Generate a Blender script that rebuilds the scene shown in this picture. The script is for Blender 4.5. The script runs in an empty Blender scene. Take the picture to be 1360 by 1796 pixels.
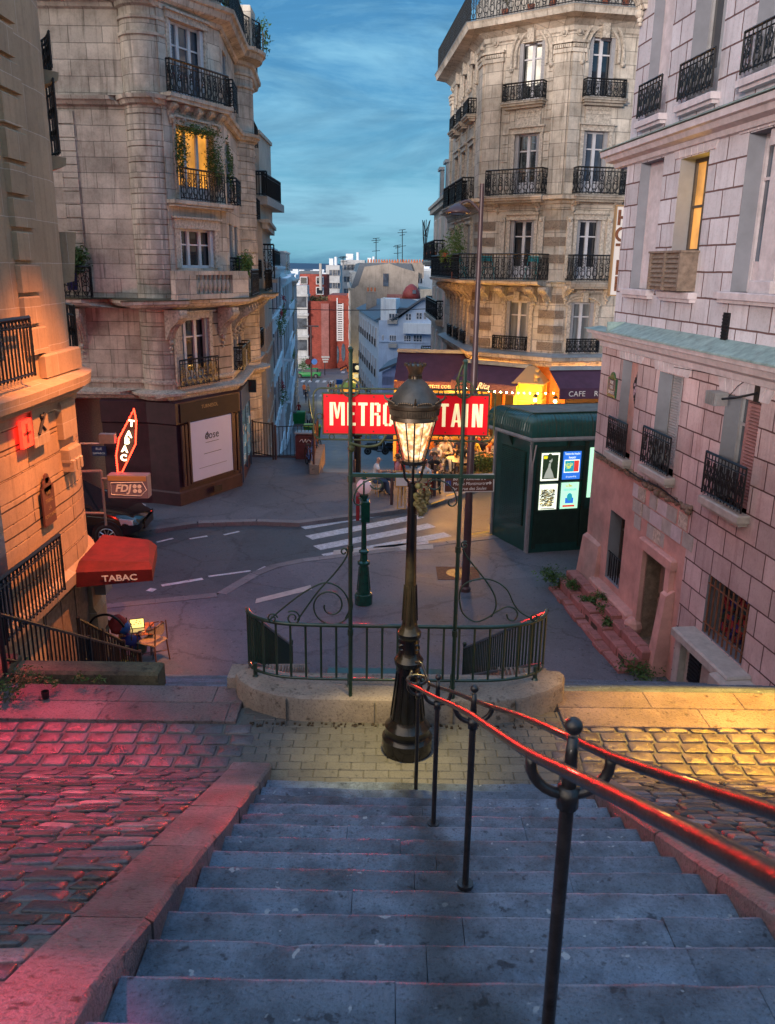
import bpy, bmesh, math, random
from mathutils import Vector, Matrix, noise
random.seed(7)
PI=math.pi; R=math.radians
SC=bpy.context.scene; COL=SC.collection
# ---------------- calibrated camera (eye at the origin, looking along +Y, metres)
F_PX=1450.0; TH=R(16.5); RO=R(.77)
CF=Vector((0,math.cos(TH),-math.sin(TH))); _u=Vector((0,math.sin(TH),math.cos(TH))); _r=Vector((1,0,0))
CR=_r*math.cos(RO)+_u*math.sin(RO); CU=_u*math.cos(RO)-_r*math.sin(RO)
def ray(px,py): return CF+CR*((px-680)/F_PX)+CU*(-(py-898)/F_PX)
def P(px,py,D):           # survey: point of the place at distance y=D
    r=ray(px,py); return r*(D/r.y)
def G(px,py,z=-7.3):      # survey: point on a level surface
    r=ray(px,py); return r*(z/r.z)
# ---------------- materials
MATS={}
def nodes(name):
    m=bpy.data.materials.new(name); m.use_nodes=True; nt=m.node_tree; nt.nodes.clear()
    o=nt.nodes.new('ShaderNodeOutputMaterial'); b=nt.nodes.new('ShaderNodeBsdfPrincipled'); nt.links.new(b.outputs[0],o.inputs[0])
    MATS[name]=m; return m,nt,b,o
def N(nt,t,**k):
    n=nt.nodes.new(t)
    for a,v in k.items():
        if a in n.inputs.keys(): n.inputs[a].default_value=v
        else: setattr(n,a,v)
    return n
def mixc(nt,fac,a,b,mode='MIX'):
    n=nt.nodes.new('ShaderNodeMix'); n.data_type='RGBA'; n.blend_type=mode
    for i,v in ((0,fac),(6,a),(7,b)):
        if isinstance(v,(int,float)): n.inputs[i].default_value=v
        elif isinstance(v,(tuple,list)): n.inputs[i].default_value=(*v[:3],1)
        else: nt.links.new(v,n.inputs[i])
    return n.outputs[2]
def ramp(nt,fac,stops):
    n=nt.nodes.new('ShaderNodeValToRGB'); e=n.color_ramp.elements
    while len(e)<len(stops): e.new(.5)
    for i,(p,c) in enumerate(stops):
        e[i].position=p; e[i].color=(*c,1) if isinstance(c,(tuple,list)) else (c,c,c,1)
    nt.links.new(fac,n.inputs[0]); return n.outputs[0]
def simple(name,col,rough=.5,metal=0,emit=None,es=1,vary=0,scale=6,bump=0,coat=0):
    m,nt,b,o=nodes(name)
    b.inputs['Base Color'].default_value=(*col,1); b.inputs['Roughness'].default_value=rough; b.inputs['Metallic'].default_value=metal
    if coat: b.inputs['Coat Weight'].default_value=coat
    if emit: b.inputs['Emission Color'].default_value=(*emit,1); b.inputs['Emission Strength'].default_value=es
    if vary or bump:
        tc=N(nt,'ShaderNodeTexCoord'); n=N(nt,'ShaderNodeTexNoise',Scale=scale,Detail=6.0,Roughness=.65); nt.links.new(tc.outputs['Object'],n.inputs['Vector'])
        if vary:
            lo=tuple(c*(1-vary) for c in col); hi=tuple(min(1,c*(1+vary)) for c in col)
            nt.links.new(ramp(nt,n.outputs[0],[(.3,lo),(.7,hi)]),b.inputs['Base Color'])
        if bump:
            bp=N(nt,'ShaderNodeBump',Strength=bump,Distance=.01); nt.links.new(n.outputs[0],bp.inputs['Height']); nt.links.new(bp.outputs[0],b.inputs['Normal'])
    return m
def stone(name,col,bw=.7,bh=.33,mort=.008,mcol=None,var=.18,rough=.85,bump=.5,stain=.35,scol=None,off=.5,joint=1.0,warm=0):
    """ashlar or painted stone: joints, block-to-block tint, blotches, streaks, pits"""
    m,nt,b,o=nodes(name); L=nt.links
    uv=N(nt,'ShaderNodeUVMap'); tc=N(nt,'ShaderNodeTexCoord')
    wv=N(nt,'ShaderNodeTexNoise',Scale=3.0,Detail=3.0); L.new(tc.outputs['Object'],wv.inputs['Vector'])
    wob=nt.nodes.new('ShaderNodeVectorMath'); wob.operation='MULTIPLY_ADD'; wob.inputs[1].default_value=(.02,.02,0); L.new(wv.outputs['Color'],wob.inputs[0]); L.new(uv.outputs[0],wob.inputs[2])
    br=N(nt,'ShaderNodeTexBrick'); br.offset=off
    for k,v in (('Scale',1.0),('Mortar Size',mort),('Mortar Smooth',.3),('Brick Width',bw),('Row Height',bh),('Bias',0.0)): br.inputs[k].default_value=v
    lo=tuple(c*(1-var) for c in col); hi=tuple(min(1,c*(1+var)) for c in col)
    br.inputs['Color1'].default_value=(*lo,1); br.inputs['Color2'].default_value=(*hi,1)
    mc=mcol or tuple(c*.45 for c in col); br.inputs['Mortar'].default_value=(*mc,1)
    L.new(wob.outputs[0],br.inputs['Vector'])
    n1=N(nt,'ShaderNodeTexNoise',Scale=.9,Detail=8.0,Roughness=.7); L.new(tc.outputs['Object'],n1.inputs['Vector'])
    n2=N(nt,'ShaderNodeTexNoise',Scale=22.0,Detail=6.0,Roughness=.7); L.new(tc.outputs['Object'],n2.inputs['Vector'])
    mp=N(nt,'ShaderNodeMapping'); mp.inputs['Scale'].default_value=(5,5,.35); L.new(tc.outputs['Object'],mp.inputs['Vector'])
    n3=N(nt,'ShaderNodeTexNoise',Scale=1.6,Detail=5.0,Roughness=.6); L.new(mp.outputs[0],n3.inputs['Vector'])
    sc=scol or (.22,.2,.18)
    c=mixc(nt,ramp(nt,n1.outputs[0],[(.42,0.),(.72,stain)]),br.outputs[0],sc,'MULTIPLY')
    c=mixc(nt,ramp(nt,n3.outputs[0],[(.52,0.),(.78,stain*1.1)]),c,sc,'MULTIPLY')
    c=mixc(nt,ramp(nt,n2.outputs[0],[(.25,.30),(.5,0.)]),c,(.25,.22,.2),'MULTIPLY')
    L.new(c,b.inputs['Base Color']); b.inputs['Roughness'].default_value=rough
    inv=N(nt,'ShaderNodeMath',operation='MULTIPLY'); inv.inputs[1].default_value=-joint; L.new(br.outputs['Fac'],inv.inputs[0])
    ad=N(nt,'ShaderNodeMath',operation='MULTIPLY_ADD'); ad.inputs[1].default_value=.25; L.new(n2.outputs[0],ad.inputs[0]); L.new(inv.outputs[0],ad.inputs[2])
    bp=N(nt,'ShaderNodeBump',Strength=bump,Distance=.03); L.new(ad.outputs[0],bp.inputs['Height']); L.new(bp.outputs[0],b.inputs['Normal'])
    return m
def speckle(name,col,rough=.8,v=.25,s1=1.2,s2=60,bump=.3,attr=False,dark=(.3,.3,.3),spec=.5,dist=.008):
    """asphalt / granite: patches, aggregate and pits; optional per-stone tint attribute"""
    m,nt,b,o=nodes(name); L=nt.links; tc=N(nt,'ShaderNodeTexCoord')
    n1=N(nt,'ShaderNodeTexNoise',Scale=s1,Detail=8.0,Roughness=.65); n2=N(nt,'ShaderNodeTexNoise',Scale=float(s2),Detail=4.0,Roughness=.7)
    n3=N(nt,'ShaderNodeTexNoise',Scale=s2*.22,Detail=3.0,Roughness=.6)
    for n in(n1,n2,n3): L.new(tc.outputs['Object'],n.inputs['Vector'])
    c=ramp(nt,n1.outputs[0],[(.3,tuple(x*(1-v) for x in col)),(.7,tuple(x*(1+v) for x in col))])
    if attr:
        a=N(nt,'ShaderNodeAttribute',attribute_name='tint'); c=mixc(nt,1.0,c,a.outputs[0],'MULTIPLY')
    c=mixc(nt,ramp(nt,n2.outputs[0],[(.3,.75),(.48,0.)]),c,dark,'MULTIPLY')
    c=mixc(nt,ramp(nt,n2.outputs[0],[(.62,0.),(.8,.5)]),c,tuple(min(1,x*2.2) for x in col),'MIX')
    c=mixc(nt,ramp(nt,n3.outputs[0],[(.3,.8),(.38,0.)]),c,dark,'MULTIPLY')
    L.new(c,b.inputs['Base Color']); b.inputs['Specular IOR Level'].default_value=spec
    L.new(ramp(nt,n1.outputs[0],[(.3,max(0,rough-.14)),(.7,min(1,rough+.1))]),b.inputs['Roughness'])
    bp=N(nt,'ShaderNodeBump',Strength=bump,Distance=dist); 
    ad=N(nt,'ShaderNodeMath',operation='ADD'); L.new(n2.outputs[0],ad.inputs[0]); L.new(n3.outputs[0],ad.inputs[1])
    L.new(ad.outputs[0],bp.inputs['Height']); L.new(bp.outputs[0],b.inputs['Normal'])
    return m
def leafmat(name,a,bcol):
    m,nt,b,o=nodes(name); tc=N(nt,'ShaderNodeTexCoord'); n=N(nt,'ShaderNodeTexNoise',Scale=9.0,Detail=3.0); nt.links.new(tc.outputs['Object'],n.inputs['Vector'])
    nt.links.new(ramp(nt,n.outputs[0],[(.35,a),(.65,bcol)]),b.inputs['Base Color']); b.inputs['Roughness'].default_value=.6; return m
# ---------------- mesh builder
class MB:
    def __init__(s,M=None): s.v=[];s.f=[];s.m=[];s.M=M or Matrix();s.cm=0;s.t=[];s.tint=None;s.uv={}
    def add(s,vs,fs):
        o=len(s.v); M=s.M
        s.v.extend([M@Vector(p) for p in vs])
        for f in fs: s.f.append([i+o for i in f]); s.m.append(s.cm); s.t.append(s.tint)
        return s
    def box(s,x0,x1,y0,y1,z0,z1):
        if x0>x1:x0,x1=x1,x0
        if y0>y1:y0,y1=y1,y0
        if z0>z1:z0,z1=z1,z0
        return s.add([(x0,y0,z0),(x1,y0,z0),(x1,y1,z0),(x0,y1,z0),(x0,y0,z1),(x1,y0,z1),(x1,y1,z1),(x0,y1,z1)],
          [(0,3,2,1),(4,5,6,7),(0,1,5,4),(1,2,6,5),(2,3,7,6),(3,0,4,7)])
    def bbox(s,x0,x1,y0,y1,z0,z1,b=.01):   # block with chamfered top/front edges
        vs=[];e=b
        for z,i in ((z0,0),(z1-e,0),(z1,e)):
            vs+=[(x0+i,y0+i,z),(x1-i,y0+i,z),(x1-i,y1-i,z),(x0+i,y1-i,z)]
        fs=[(3,2,1,0),(8,9,10,11)]
        for k in (0,4):
            for j in range(4): fs.append((k+j,k+(j+1)%4,k+4+(j+1)%4,k+4+j))
        return s.add(vs,fs)
    def hex8(s,vs): return s.add(vs,[(0,3,2,1),(4,5,6,7),(0,1,5,4),(1,2,6,5),(2,3,7,6),(3,0,4,7)])
    def quad(s,*p): return s.add(p,[tuple(range(len(p)))])
    def prism(s,pts,z0,z1):
        n=len(pts); a=sum(pts[i][0]*pts[(i+1)%n][1]-pts[(i+1)%n][0]*pts[i][1] for i in range(n))
        if a<0: pts=pts[::-1]
        zf=(lambda q,i:q[i] if isinstance(q,(list,tuple)) else q)
        vs=[(p[0],p[1],z0) for p in pts]+[(p[0],p[1],z1) for p in pts]
        return s.add(vs,[tuple(range(n))[::-1],tuple(range(n,2*n))]+[(i,(i+1)%n,n+(i+1)%n,n+i) for i in range(n)])
    def tube(s,pts,r,n=6,closed=False,cap=True):
        pts=[Vector(p) for p in pts]; k=len(pts); rs=r if isinstance(r,(list,tuple)) else [r]*k
        vs=[];ref=None
        for i,p in enumerate(pts):
            if closed: d=pts[(i+1)%k]-pts[i-1]
            else: d=(pts[min(i+1,k-1)]-pts[max(i-1,0)])
            if d.length<1e-9: d=Vector((0,0,1))
            d.normalize()
            if ref is None: ref=Vector((0,0,1)) if abs(d.z)<.9 else Vector((1,0,0))
            a=d.cross(ref)
            if a.length<1e-4: a=d.cross(Vector((0,1,0)))
            a.normalize(); b=a.cross(d).normalized(); ref=b
            for j in range(n):
                t=2*PI*j/n; vs.append(p+(a*math.cos(t)+b*math.sin(t))*rs[i])
        fs=[]
        for i in range(k if closed else k-1):
            i2=(i+1)%k
            for j in range(n): fs.append((i*n+j,i*n+(j+1)%n,i2*n+(j+1)%n,i2*n+j))
        if cap and not closed: fs+= [tuple(range(n))[::-1],tuple((k-1)*n+j for j in range(n))]
        return s.add(vs,[f[::-1] for f in fs])
    def lathe(s,prof,c=(0,0,0),n=16,a0=0,a1=2*PI,rot=0):
        vs=[];full=abs(a1-a0-2*PI)<1e-6; m=n if full else n+1
        for r,z in prof:
            for j in range(m):
                t=a0+(a1-a0)*j/n+rot; vs.append((c[0]+r*math.cos(t),c[1]+r*math.sin(t),c[2]+z))
        fs=[]
        for i in range(len(prof)-1):
            for j in range(n):
                j2=(j+1)%m; fs.append((i*m+j,i*m+j2,(i+1)*m+j2,(i+1)*m+j))
        if full:
            fs.append(tuple(range(m))[::-1]); fs.append(tuple((len(prof)-1)*m+j for j in range(m)))
        return s.add(vs,fs)
    def ball(s,c,r,n=10,k=6,sz=1):
        pr=[(max(1e-4,r*math.sin(PI*i/k)),-r*sz*math.cos(PI*i/k)) for i in range(k+1)]
        return s.lathe(pr,c,n)
    def sweep(s,path,prof,closed=False,caps=True):
        """path: 2D points, outside on the right hand; prof: (outward, z) list"""
        k=len(path); ns=[]
        for i in range(k):
            if closed: a,b,c=path[i-1],path[i],path[(i+1)%k]
            else: a,b,c=path[max(i-1,0)],path[i],path[min(i+1,k-1)]
            d1=Vector((b[0]-a[0],b[1]-a[1])); d2=Vector((c[0]-b[0],c[1]-b[1]))
            if d1.length<1e-9:d1=d2
            if d2.length<1e-9:d2=d1
            d1=d1.normalized();d2=d2.normalized()
            n1=Vector((d1.y,-d1.x));n2=Vector((d2.y,-d2.x)); n=(n1+n2)
            n=n.normalized() if n.length>1e-6 else n1
            ns.append(n/max(.35,n.dot(n1)))
        m=len(prof); vs=[(path[i][0]+ns[i].x*o,path[i][1]+ns[i].y*o,z) for i in range(k) for o,z in prof]
        fs=[]
        for i in range(k if closed else k-1):
            i2=(i+1)%k
            for j in range(m-1): fs.append((i*m+j,i2*m+j,i2*m+j+1,i*m+j+1))
        if caps and not closed: fs+=[tuple(range(m))[::-1],tuple((k-1)*m+j for j in range(m))]
        return s.add(vs,fs)
    def ring(s,c,r,t,ax='y',n=14,m=4,a0=0,a1=2*PI):
        full=abs(a1-a0-2*PI)<1e-6; pts=[]
        for i in range(n if full else n+1):
            a=a0+(a1-a0)*i/n; p=(r*math.cos(a),r*math.sin(a))
            pts.append({'y':(c[0]+p[0],c[1],c[2]+p[1]),'x':(c[0],c[1]+p[0],c[2]+p[1]),'z':(c[0]+p[0],c[1]+p[1],c[2])}[ax])
        return s.tube(pts,t,m,closed=full)
    def leaves(s,c,rad,n,size,up=.3,seed=0,fill=.35):
        rn=random.Random(seed or int(abs(c[0]*977+c[2]*131+n))); cl=[]
        for i in range(max(3,n//18)):
            while 1:
                q=Vector((rn.uniform(-1,1),rn.uniform(-1,1),rn.uniform(-1,1)))
                if q.length<1: break
            q=q*(.55+.45*rn.random()); cl.append(q)
        vs=[];fs=[]
        for i in range(n):
            q=cl[rn.randrange(len(cl))]+Vector((rn.gauss(0,1),rn.gauss(0,1),rn.gauss(0,1)))*.2
            p=Vector((c[0]+q.x*rad[0],c[1]+q.y*rad[1],c[2]+q.z*rad[2]))
            a=Vector((rn.gauss(0,1),rn.gauss(0,1),rn.gauss(0,.6)+up)).normalized(); b=a.cross(Vector((rn.gauss(0,1),rn.gauss(0,1),rn.gauss(0,1)))).normalized()
            L=size*rn.uniform(.6,1.3); w=L*rn.uniform(.28,.45); o=len(vs)
            vs+=[p-a*L*.5,p+b*w*.5,p+a*L*.5,p-b*w*.5]; fs.append((o,o+1,o+2,o+3))
        return s.add(vs,fs)
    def build(s,name,mats,parent=None,smooth=False,loc=None,auto=None):
        me=bpy.data.meshes.new(name); me.from_pydata([tuple(v) for v in s.v],[],s.f)
        if not isinstance(mats,(list,tuple)): mats=[mats]
        for q in mats: me.materials.append(MATS[q] if isinstance(q,str) else q)
        me.polygons.foreach_set('material_index',s.m)
        uvl=me.uv_layers.new(name='UVMap'); buf=[0.0]*(len(me.loops)*2)
        for fi,p in enumerate(me.polygons):
            if fi in s.uv:
                for k,li in enumerate(p.loop_indices): buf[2*li],buf[2*li+1]=s.uv[fi][k]
                continue
            n=p.normal
            if abs(n.z)>.75:
                for li in p.loop_indices:
                    c=me.vertices[me.loops[li].vertex_index].co; buf[2*li],buf[2*li+1]=c.x,c.y
            else:
                t=Vector((-n.y,n.x,0)).normalized()
                for li in p.loop_indices:
                    c=me.vertices[me.loops[li].vertex_index].co; buf[2*li],buf[2*li+1]=c.dot(t),c.z
        uvl.data.foreach_set('uv',buf)
        if any(t is not None for t in s.t):
            ca=me.color_attributes.new('tint','FLOAT_COLOR','CORNER'); cb=[1.0]*(len(me.loops)*4)
            for p,t in zip(me.polygons,s.t):
                if t is None: continue
                for li in p.loop_indices: cb[4*li:4*li+3]=t
            ca.data.foreach_set('color',cb)
        if smooth: me.shade_smooth() if auto is None else None
        me.update()
        if smooth and auto is not None:
            me.shade_smooth(); me.set_sharp_from_angle(angle=auto)
        o=bpy.data.objects.new(name,me); COL.objects.link(o)
        if parent is not None:
            o.parent=parent; 
            if loc is None: o.matrix_parent_inverse=Matrix.Translation(-parent.location) if not parent.rotation_euler.z and not parent.parent else Matrix()
        if loc is not None: o.location=loc
        return o
def tag(o,label=None,cat=None,group=None,kind=None):
    if label:o['label']=label
    if cat:o['category']=cat
    if group:o['group']=group
    if kind:o['kind']=kind
    return o
def thing(name,label,cat,loc=(0,0,0),rz=0,group=None):
    o=bpy.data.objects.new(name,None); COL.objects.link(o); o.location=loc; o.rotation_euler=(0,0,rz); o.empty_display_size=.2
    return tag(o,label,cat,group)
def struct(name,mb,mat,**k): return tag(mb.build(name,mat,**k),kind='structure')
def sub(mb,name,mat,parent,**k):   # part in the parent's own local space
    o=mb.build(name,mat,None,**k); o.parent=parent; return o
def kids(o,_c={}): return [c for c in bpy.data.objects if c.parent is o]
def copy_tree(o,loc=None,rz=None,label=None,par=None):
    c=o.copy(); COL.objects.link(c)
    if par is not None: c.parent=par
    if loc is not None: c.location=loc
    if rz is not None: c.rotation_euler=(0,0,rz)
    if label: c['label']=label
    for ch in [q for q in bpy.data.objects if q.parent is o]: copy_tree(ch,par=c)
    return c
def LF(A,B,z=0):   # facade frame: x along A->B, y into the building, z up
    e=Vector((B[0]-A[0],B[1]-A[1],0)); L=e.length; e/=L; n=Vector((-e.y,e.x,0))
    return Matrix(((e.x,n.x,0,A[0]),(e.y,n.y,0,A[1]),(0,0,1,z),(0,0,0,1)))
def text_mesh(txt,M,size,mat,name,parent=None,depth=.004,font_bold=0,sx=1,align='CENTER',shear=0,space=1,sub_=False):
    cu=bpy.data.curves.new('lettering','FONT'); cu.body=txt; cu.size=size; cu.align_x=align; cu.align_y='CENTER'; cu.extrude=depth; cu.offset=font_bold; cu.shear=shear; cu.space_character=space; cu.resolution_u=3
    t=bpy.data.objects.new('lettering',cu); COL.objects.link(t); bpy.context.view_layer.update()
    me=bpy.data.meshes.new_from_object(t.evaluated_get(bpy.context.evaluated_depsgraph_get())); bpy.data.objects.remove(t)
    K=M@Matrix(((sx,0,0,0),(0,0,-1,0),(0,1,0,0),(0,0,0,1)))   # lies on plane facing -y
    me.transform(K); me.materials.clear(); me.materials.append(MATS[mat])
    if K.determinant()<0: me.flip_normals()
    o=bpy.data.objects.new(name,me); COL.objects.link(o)
    if parent is not None:
        o.parent=parent
        if not sub_: o.matrix_parent_inverse=Matrix.Translation(-parent.location)
    return o
def T(x,y,z): return Matrix.Translation((x,y,z))
def RZ(a): return Matrix.Rotation(a,4,'Z')
WORLD_S=1.0; SUN_S=1.75; EXPO=0.6; ZEN=(.29,.57,1.05)
# ---------------- materials of the place
stone('limestone',(.60,.54,.465),bw=.95,bh=.42,mort=.009,stain=.75,var=.2,bump=.7)
stone('limestone_far',(.48,.44,.38),bw=.95,bh=.42,mort=.005,stain=.45,var=.1)
stone('limestone_groove',(.47,.37,.30),bw=1.3,bh=.36,mort=.016,mcol=(.07,.055,.04),stain=.5,var=.1,bump=.9)
simple('carved_stone',(.47,.42,.36),.85,vary=.5,scale=14,bump=.5)
simple('carved_dark',(.24,.19,.15),.9,vary=.4,scale=30,bump=.9)
stone('tan_ashlar',(.42,.31,.2),bw=1.1,bh=.62,mort=.006,mcol=(.6,.5,.4),stain=.3,var=.1,bump=.3)
stone('tan_rustic',(.5,.34,.2),bw=3,bh=.42,mort=.014,mcol=(.09,.055,.035),stain=.35,var=.06,bump=.9)
stone('lilac_block',(.58,.55,.60),bw=.62,bh=.42,mort=.016,mcol=(.16,.085,.08),stain=.5,var=.13,bump=.8,scol=(.5,.44,.44))
stone('rose_block',(.56,.43,.44),bw=.58,bh=.44,mort=.014,mcol=(.12,.06,.06),stain=.6,var=.17,bump=.8,scol=(.5,.38,.36))
simple('rose_plaster',(.52,.29,.26),.85,vary=.3,scale=1.6,bump=.6)
simple('trim_lilac',(.52,.46,.49),.8,vary=.2,scale=5,bump=.3)
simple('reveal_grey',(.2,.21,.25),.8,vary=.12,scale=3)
simple('lead_flashing',(.23,.33,.33),.55,vary=.35,scale=6)
stone('white_render',(.76,.82,.88),bw=40,bh=40,mort=0.0,stain=.35,var=.02,bump=.2,scol=(.5,.5,.52))
stone('grey_white_render',(.5,.52,.54),bw=40,bh=40,mort=0.0,stain=.45,var=.02,bump=.2); stone('cream_render',(.55,.50,.43),bw=40,bh=40,mort=0.0,stain=.4,var=.02,bump=.2)
stone('beige_party',(.36,.31,.27),bw=40,bh=40,mort=0,stain=.5,var=.02,bump=.3)
stone('red_brick',(.33,.065,.045),bw=.5,bh=.2,mort=.012,mcol=(.2,.05,.04),stain=.4,var=.15,bump=.3)
stone('rose_brick',(.38,.16,.15),bw=.5,bh=.2,mort=.012,mcol=(.3,.12,.1),stain=.4,var=.12,bump=.3)
stone('pale_blue_render',(.52,.64,.82),bw=40,bh=40,mort=0.0,stain=.4,var=.02,bump=.2,scol=(.4,.42,.5)); stone('lilac_render',(.42,.46,.72),bw=40,bh=40,mort=0.0,stain=.4,var=.02,bump=.2,scol=(.4,.42,.5))
simple('slate',(.08,.1,.13),.5,vary=.3,scale=9)
simple('zinc',(.25,.29,.33),.45,vary=.2,scale=4)
simple('chimney_pot',(.5,.16,.07),.85,vary=.3,scale=5)
simple('tile_red',(.2,.03,.03),.6,vary=.3,scale=5)
simple('iron',(.012,.014,.018),.38,.3,vary=.4,scale=20)
simple('iron_green',(.018,.045,.032),.32,.2,vary=.35,scale=12,coat=.4)
simple('iron_olive',(.05,.06,.025),.4,.3,vary=.4,scale=14)
simple('metro_green',(.006,.06,.04),.22,vary=.3,scale=8,coat=.6)
simple('lamp_iron',(.012,.011,.012),.25,.4,vary=.5,scale=18,bump=.25,coat=.4)
simple('lamp_bronze',(.09,.065,.045),.42,.7,vary=.5,scale=10,bump=.2)
simple('lamp_zinc',(.09,.085,.08),.42,.6,vary=.35,scale=7)
simple('rail_black',(.016,.013,.014),.36,.0,vary=.6,scale=30,bump=.35,coat=.25)
simple('pole_brown',(.075,.045,.05),.4,.2,vary=.25,scale=4)
simple('frame_white',(.62,.62,.66),.55,vary=.08,scale=4)
simple('frame_dark',(.06,.05,.045),.5,vary=.3)
simple('shutter_grey',(.33,.33,.35),.6,vary=.15)
simple('shutter_rose',(.33,.17,.17),.6,vary=.2)
def glass(name,col,rough=.04,e=None,es=0,cur=0):
    m,nt,b,o=nodes(name); tc=N(nt,'ShaderNodeTexCoord'); n=N(nt,'ShaderNodeTexNoise',Scale=1.3,Detail=3.0)
    mp=N(nt,'ShaderNodeMapping'); mp.inputs['Scale'].default_value=(6,6,.5) if cur else (1,1,1)
    nt.links.new(tc.outputs['Object'],mp.inputs[0]); nt.links.new(mp.outputs[0],n.inputs['Vector'])
    nt.links.new(ramp(nt,n.outputs[0],[(.35,tuple(c*.4 for c in col)),(.65,col)]),b.inputs['Base Color'])
    b.inputs['Roughness'].default_value=rough; b.inputs['Specular IOR Level'].default_value=1.0; b.inputs['Coat Weight'].default_value=.6; b.inputs['Coat Roughness'].default_value=.02
    if e:
        nt.links.new(ramp(nt,n.outputs[0],[(.3,tuple(c*.35 for c in e)),(.65,e)]),b.inputs['Emission Color']); b.inputs['Emission Strength'].default_value=es
    return m
glass('pane_dark',(.03,.035,.045)); glass('pane_blue',(.1,.14,.2),.08); glass('pane_curtain',(.3,.32,.33),.3,cur=1)
glass('pane_mirror',(.9,.9,.85),.02); MATS['pane_mirror'].node_tree.nodes['Principled BSDF'].inputs['Metallic'].default_value=.95
glass('pane_lit',(.3,.2,.1),.2,(1,.40,.05),.75); glass('pane_amber',(.4,.25,.05),.2,(1,.33,.03),.75); glass('pane_shop',(.12,.16,.18),.05,(.5,.75,.8),.12)
glass('pane_far',(.10,.12,.15),.15)
# ground surfaces
speckle('asphalt',(.115,.122,.148),rough=.66,s1=.5,s2=45,bump=.35)
speckle('asphalt_road',(.075,.084,.098),rough=.6,s1=.35,s2=40,bump=.4)
speckle('granite_kerb',(.17,.17,.18),rough=.7,s1=2,s2=50,attr=True)
speckle('granite_step',(.128,.175,.24),rough=.62,s1=1.6,s2=75,attr=True,bump=.9,v=.4,dark=(.15,.16,.19),dist=.012)
speckle('string_stone',(.20,.155,.16),rough=.42,s1=2.2,s2=42,attr=True,bump=1.0,dark=(.10,.08,.09),v=.35,dist=.022)
speckle('cobble',(.105,.092,.104),rough=.36,s1=5,s2=55,attr=True,bump=.8,v=.35,dark=(.3,.28,.28),spec=.6)
speckle('mortar',(.115,.115,.11),rough=.9,s1=3,s2=60,bump=.8)
speckle('paver',(.115,.112,.108),rough=.7,s1=2,s2=60,attr=True,bump=.5)
speckle('curb_stone',(.26,.21,.175),rough=.8,s1=1.3,s2=40,attr=False,bump=.8,v=.45,dark=(.3,.27,.25))
speckle('worn_white',(.48,.50,.54),rough=.7,s1=9,s2=30,v=.35,dark=(.2,.2,.22))
speckle('worn_yellow',(.5,.33,.05),rough=.7,s1=9,s2=30,v=.35)
speckle('moss_wall',(.10,.085,.05),rough=.9,s1=3,s2=30,v=.6,bump=1)
speckle('setts',(.13,.15,.17),rough=.5,s1=1.2,s2=9,v=.3,bump=1)
simple('soil',(.05,.035,.025),.95,vary=.4,scale=12,bump=1)
leafmat('leaf',(.02,.06,.012),(.06,.14,.025)); leafmat('leaf_light',(.05,.11,.02),(.14,.24,.05)); leafmat('leaf_dry',(.1,.07,.03),(.2,.17,.06)); leafmat('flower_red',(.25,.01,.02),(.5,.03,.05))
# signs, lamps, cloth
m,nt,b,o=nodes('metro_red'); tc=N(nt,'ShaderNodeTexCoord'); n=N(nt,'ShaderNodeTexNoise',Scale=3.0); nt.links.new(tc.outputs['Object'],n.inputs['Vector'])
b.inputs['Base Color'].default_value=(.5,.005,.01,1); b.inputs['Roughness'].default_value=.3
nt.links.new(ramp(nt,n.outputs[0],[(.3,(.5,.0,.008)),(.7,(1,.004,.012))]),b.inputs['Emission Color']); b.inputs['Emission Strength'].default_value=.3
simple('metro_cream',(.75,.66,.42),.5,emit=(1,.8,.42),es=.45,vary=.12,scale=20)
simple('sign_brown',(.09,.028,.018),.5,vary=.2); simple('sign_white',(.7,.7,.7),.5); simple('sign_blue',(.03,.06,.25),.4); simple('sign_navy',(.012,.02,.08),.4); simple('sign_green',(.01,.09,.04),.4)
simple('box_purple',(.16,.14,.2),.5)
simple('neon_red',(.8,.05,.02),.5,emit=(1,.03,.012),es=7); simple('neon_white',(1,.7,.5),.5,emit=(1,.72,.4),es=3.2)
simple('bulb',(1,.7,.3),.5,emit=(1,.55,.15),es=90); simple('flame_bulb',(1,.8,.5),.5,emit=(1,.62,.25),es=45)
simple('led_red',(.5,.05,.02),.5,emit=(1,.02,.01),es=2.5)
simple('globe',(.62,.45,.5),.25,emit=(.9,.55,.6),es=.12)
simple('awning_red',(.10,.004,.007),.8,vary=.35,scale=5,bump=.6); simple('awning_purple',(.065,.026,.06),.8,vary=.2,scale=3)
simple('shop_maroon',(.04,.012,.02),.55,vary=.35,scale=4,bump=.2); simple('shop_brown',(.025,.015,.012),.75,vary=.3,scale=4); simple('shop_blue',(.06,.09,.13),.4,vary=.2)
simple('paper_white',(.60,.58,.74),.6,vary=.03,scale=2); simple('ink',(.02,.02,.025),.6); simple('ink_gold',(.35,.22,.1),.5)
simple('kiosk_green',(.008,.05,.045),.3,vary=.3,scale=5,coat=.4); simple('kiosk_dark',(.012,.028,.02),.35,vary=.3,scale=5); simple('kiosk_grey',(.3,.31,.33),.4,.5,vary=.2); simple('kiosk_roof',(.13,.15,.15),.6,vary=.4,scale=4)
for n_,c_,e_ in (('poster_white',(.7,.75,.6),1.1),('poster_dark',(.03,.06,.03),.25),('poster_blue',(.02,.12,.5),1.0),('poster_mint',(.38,.72,.5),.95),('poster_yellow',(.75,.7,.02),.7),('poster_red',(.75,.05,.04),.6),('poster_teal',(.02,.35,.45),.6),('poster_gold',(.5,.35,.05),.5),('poster_grey',(.35,.38,.33),.6)): simple(n_,c_,.4,emit=c_,es=e_)
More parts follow.
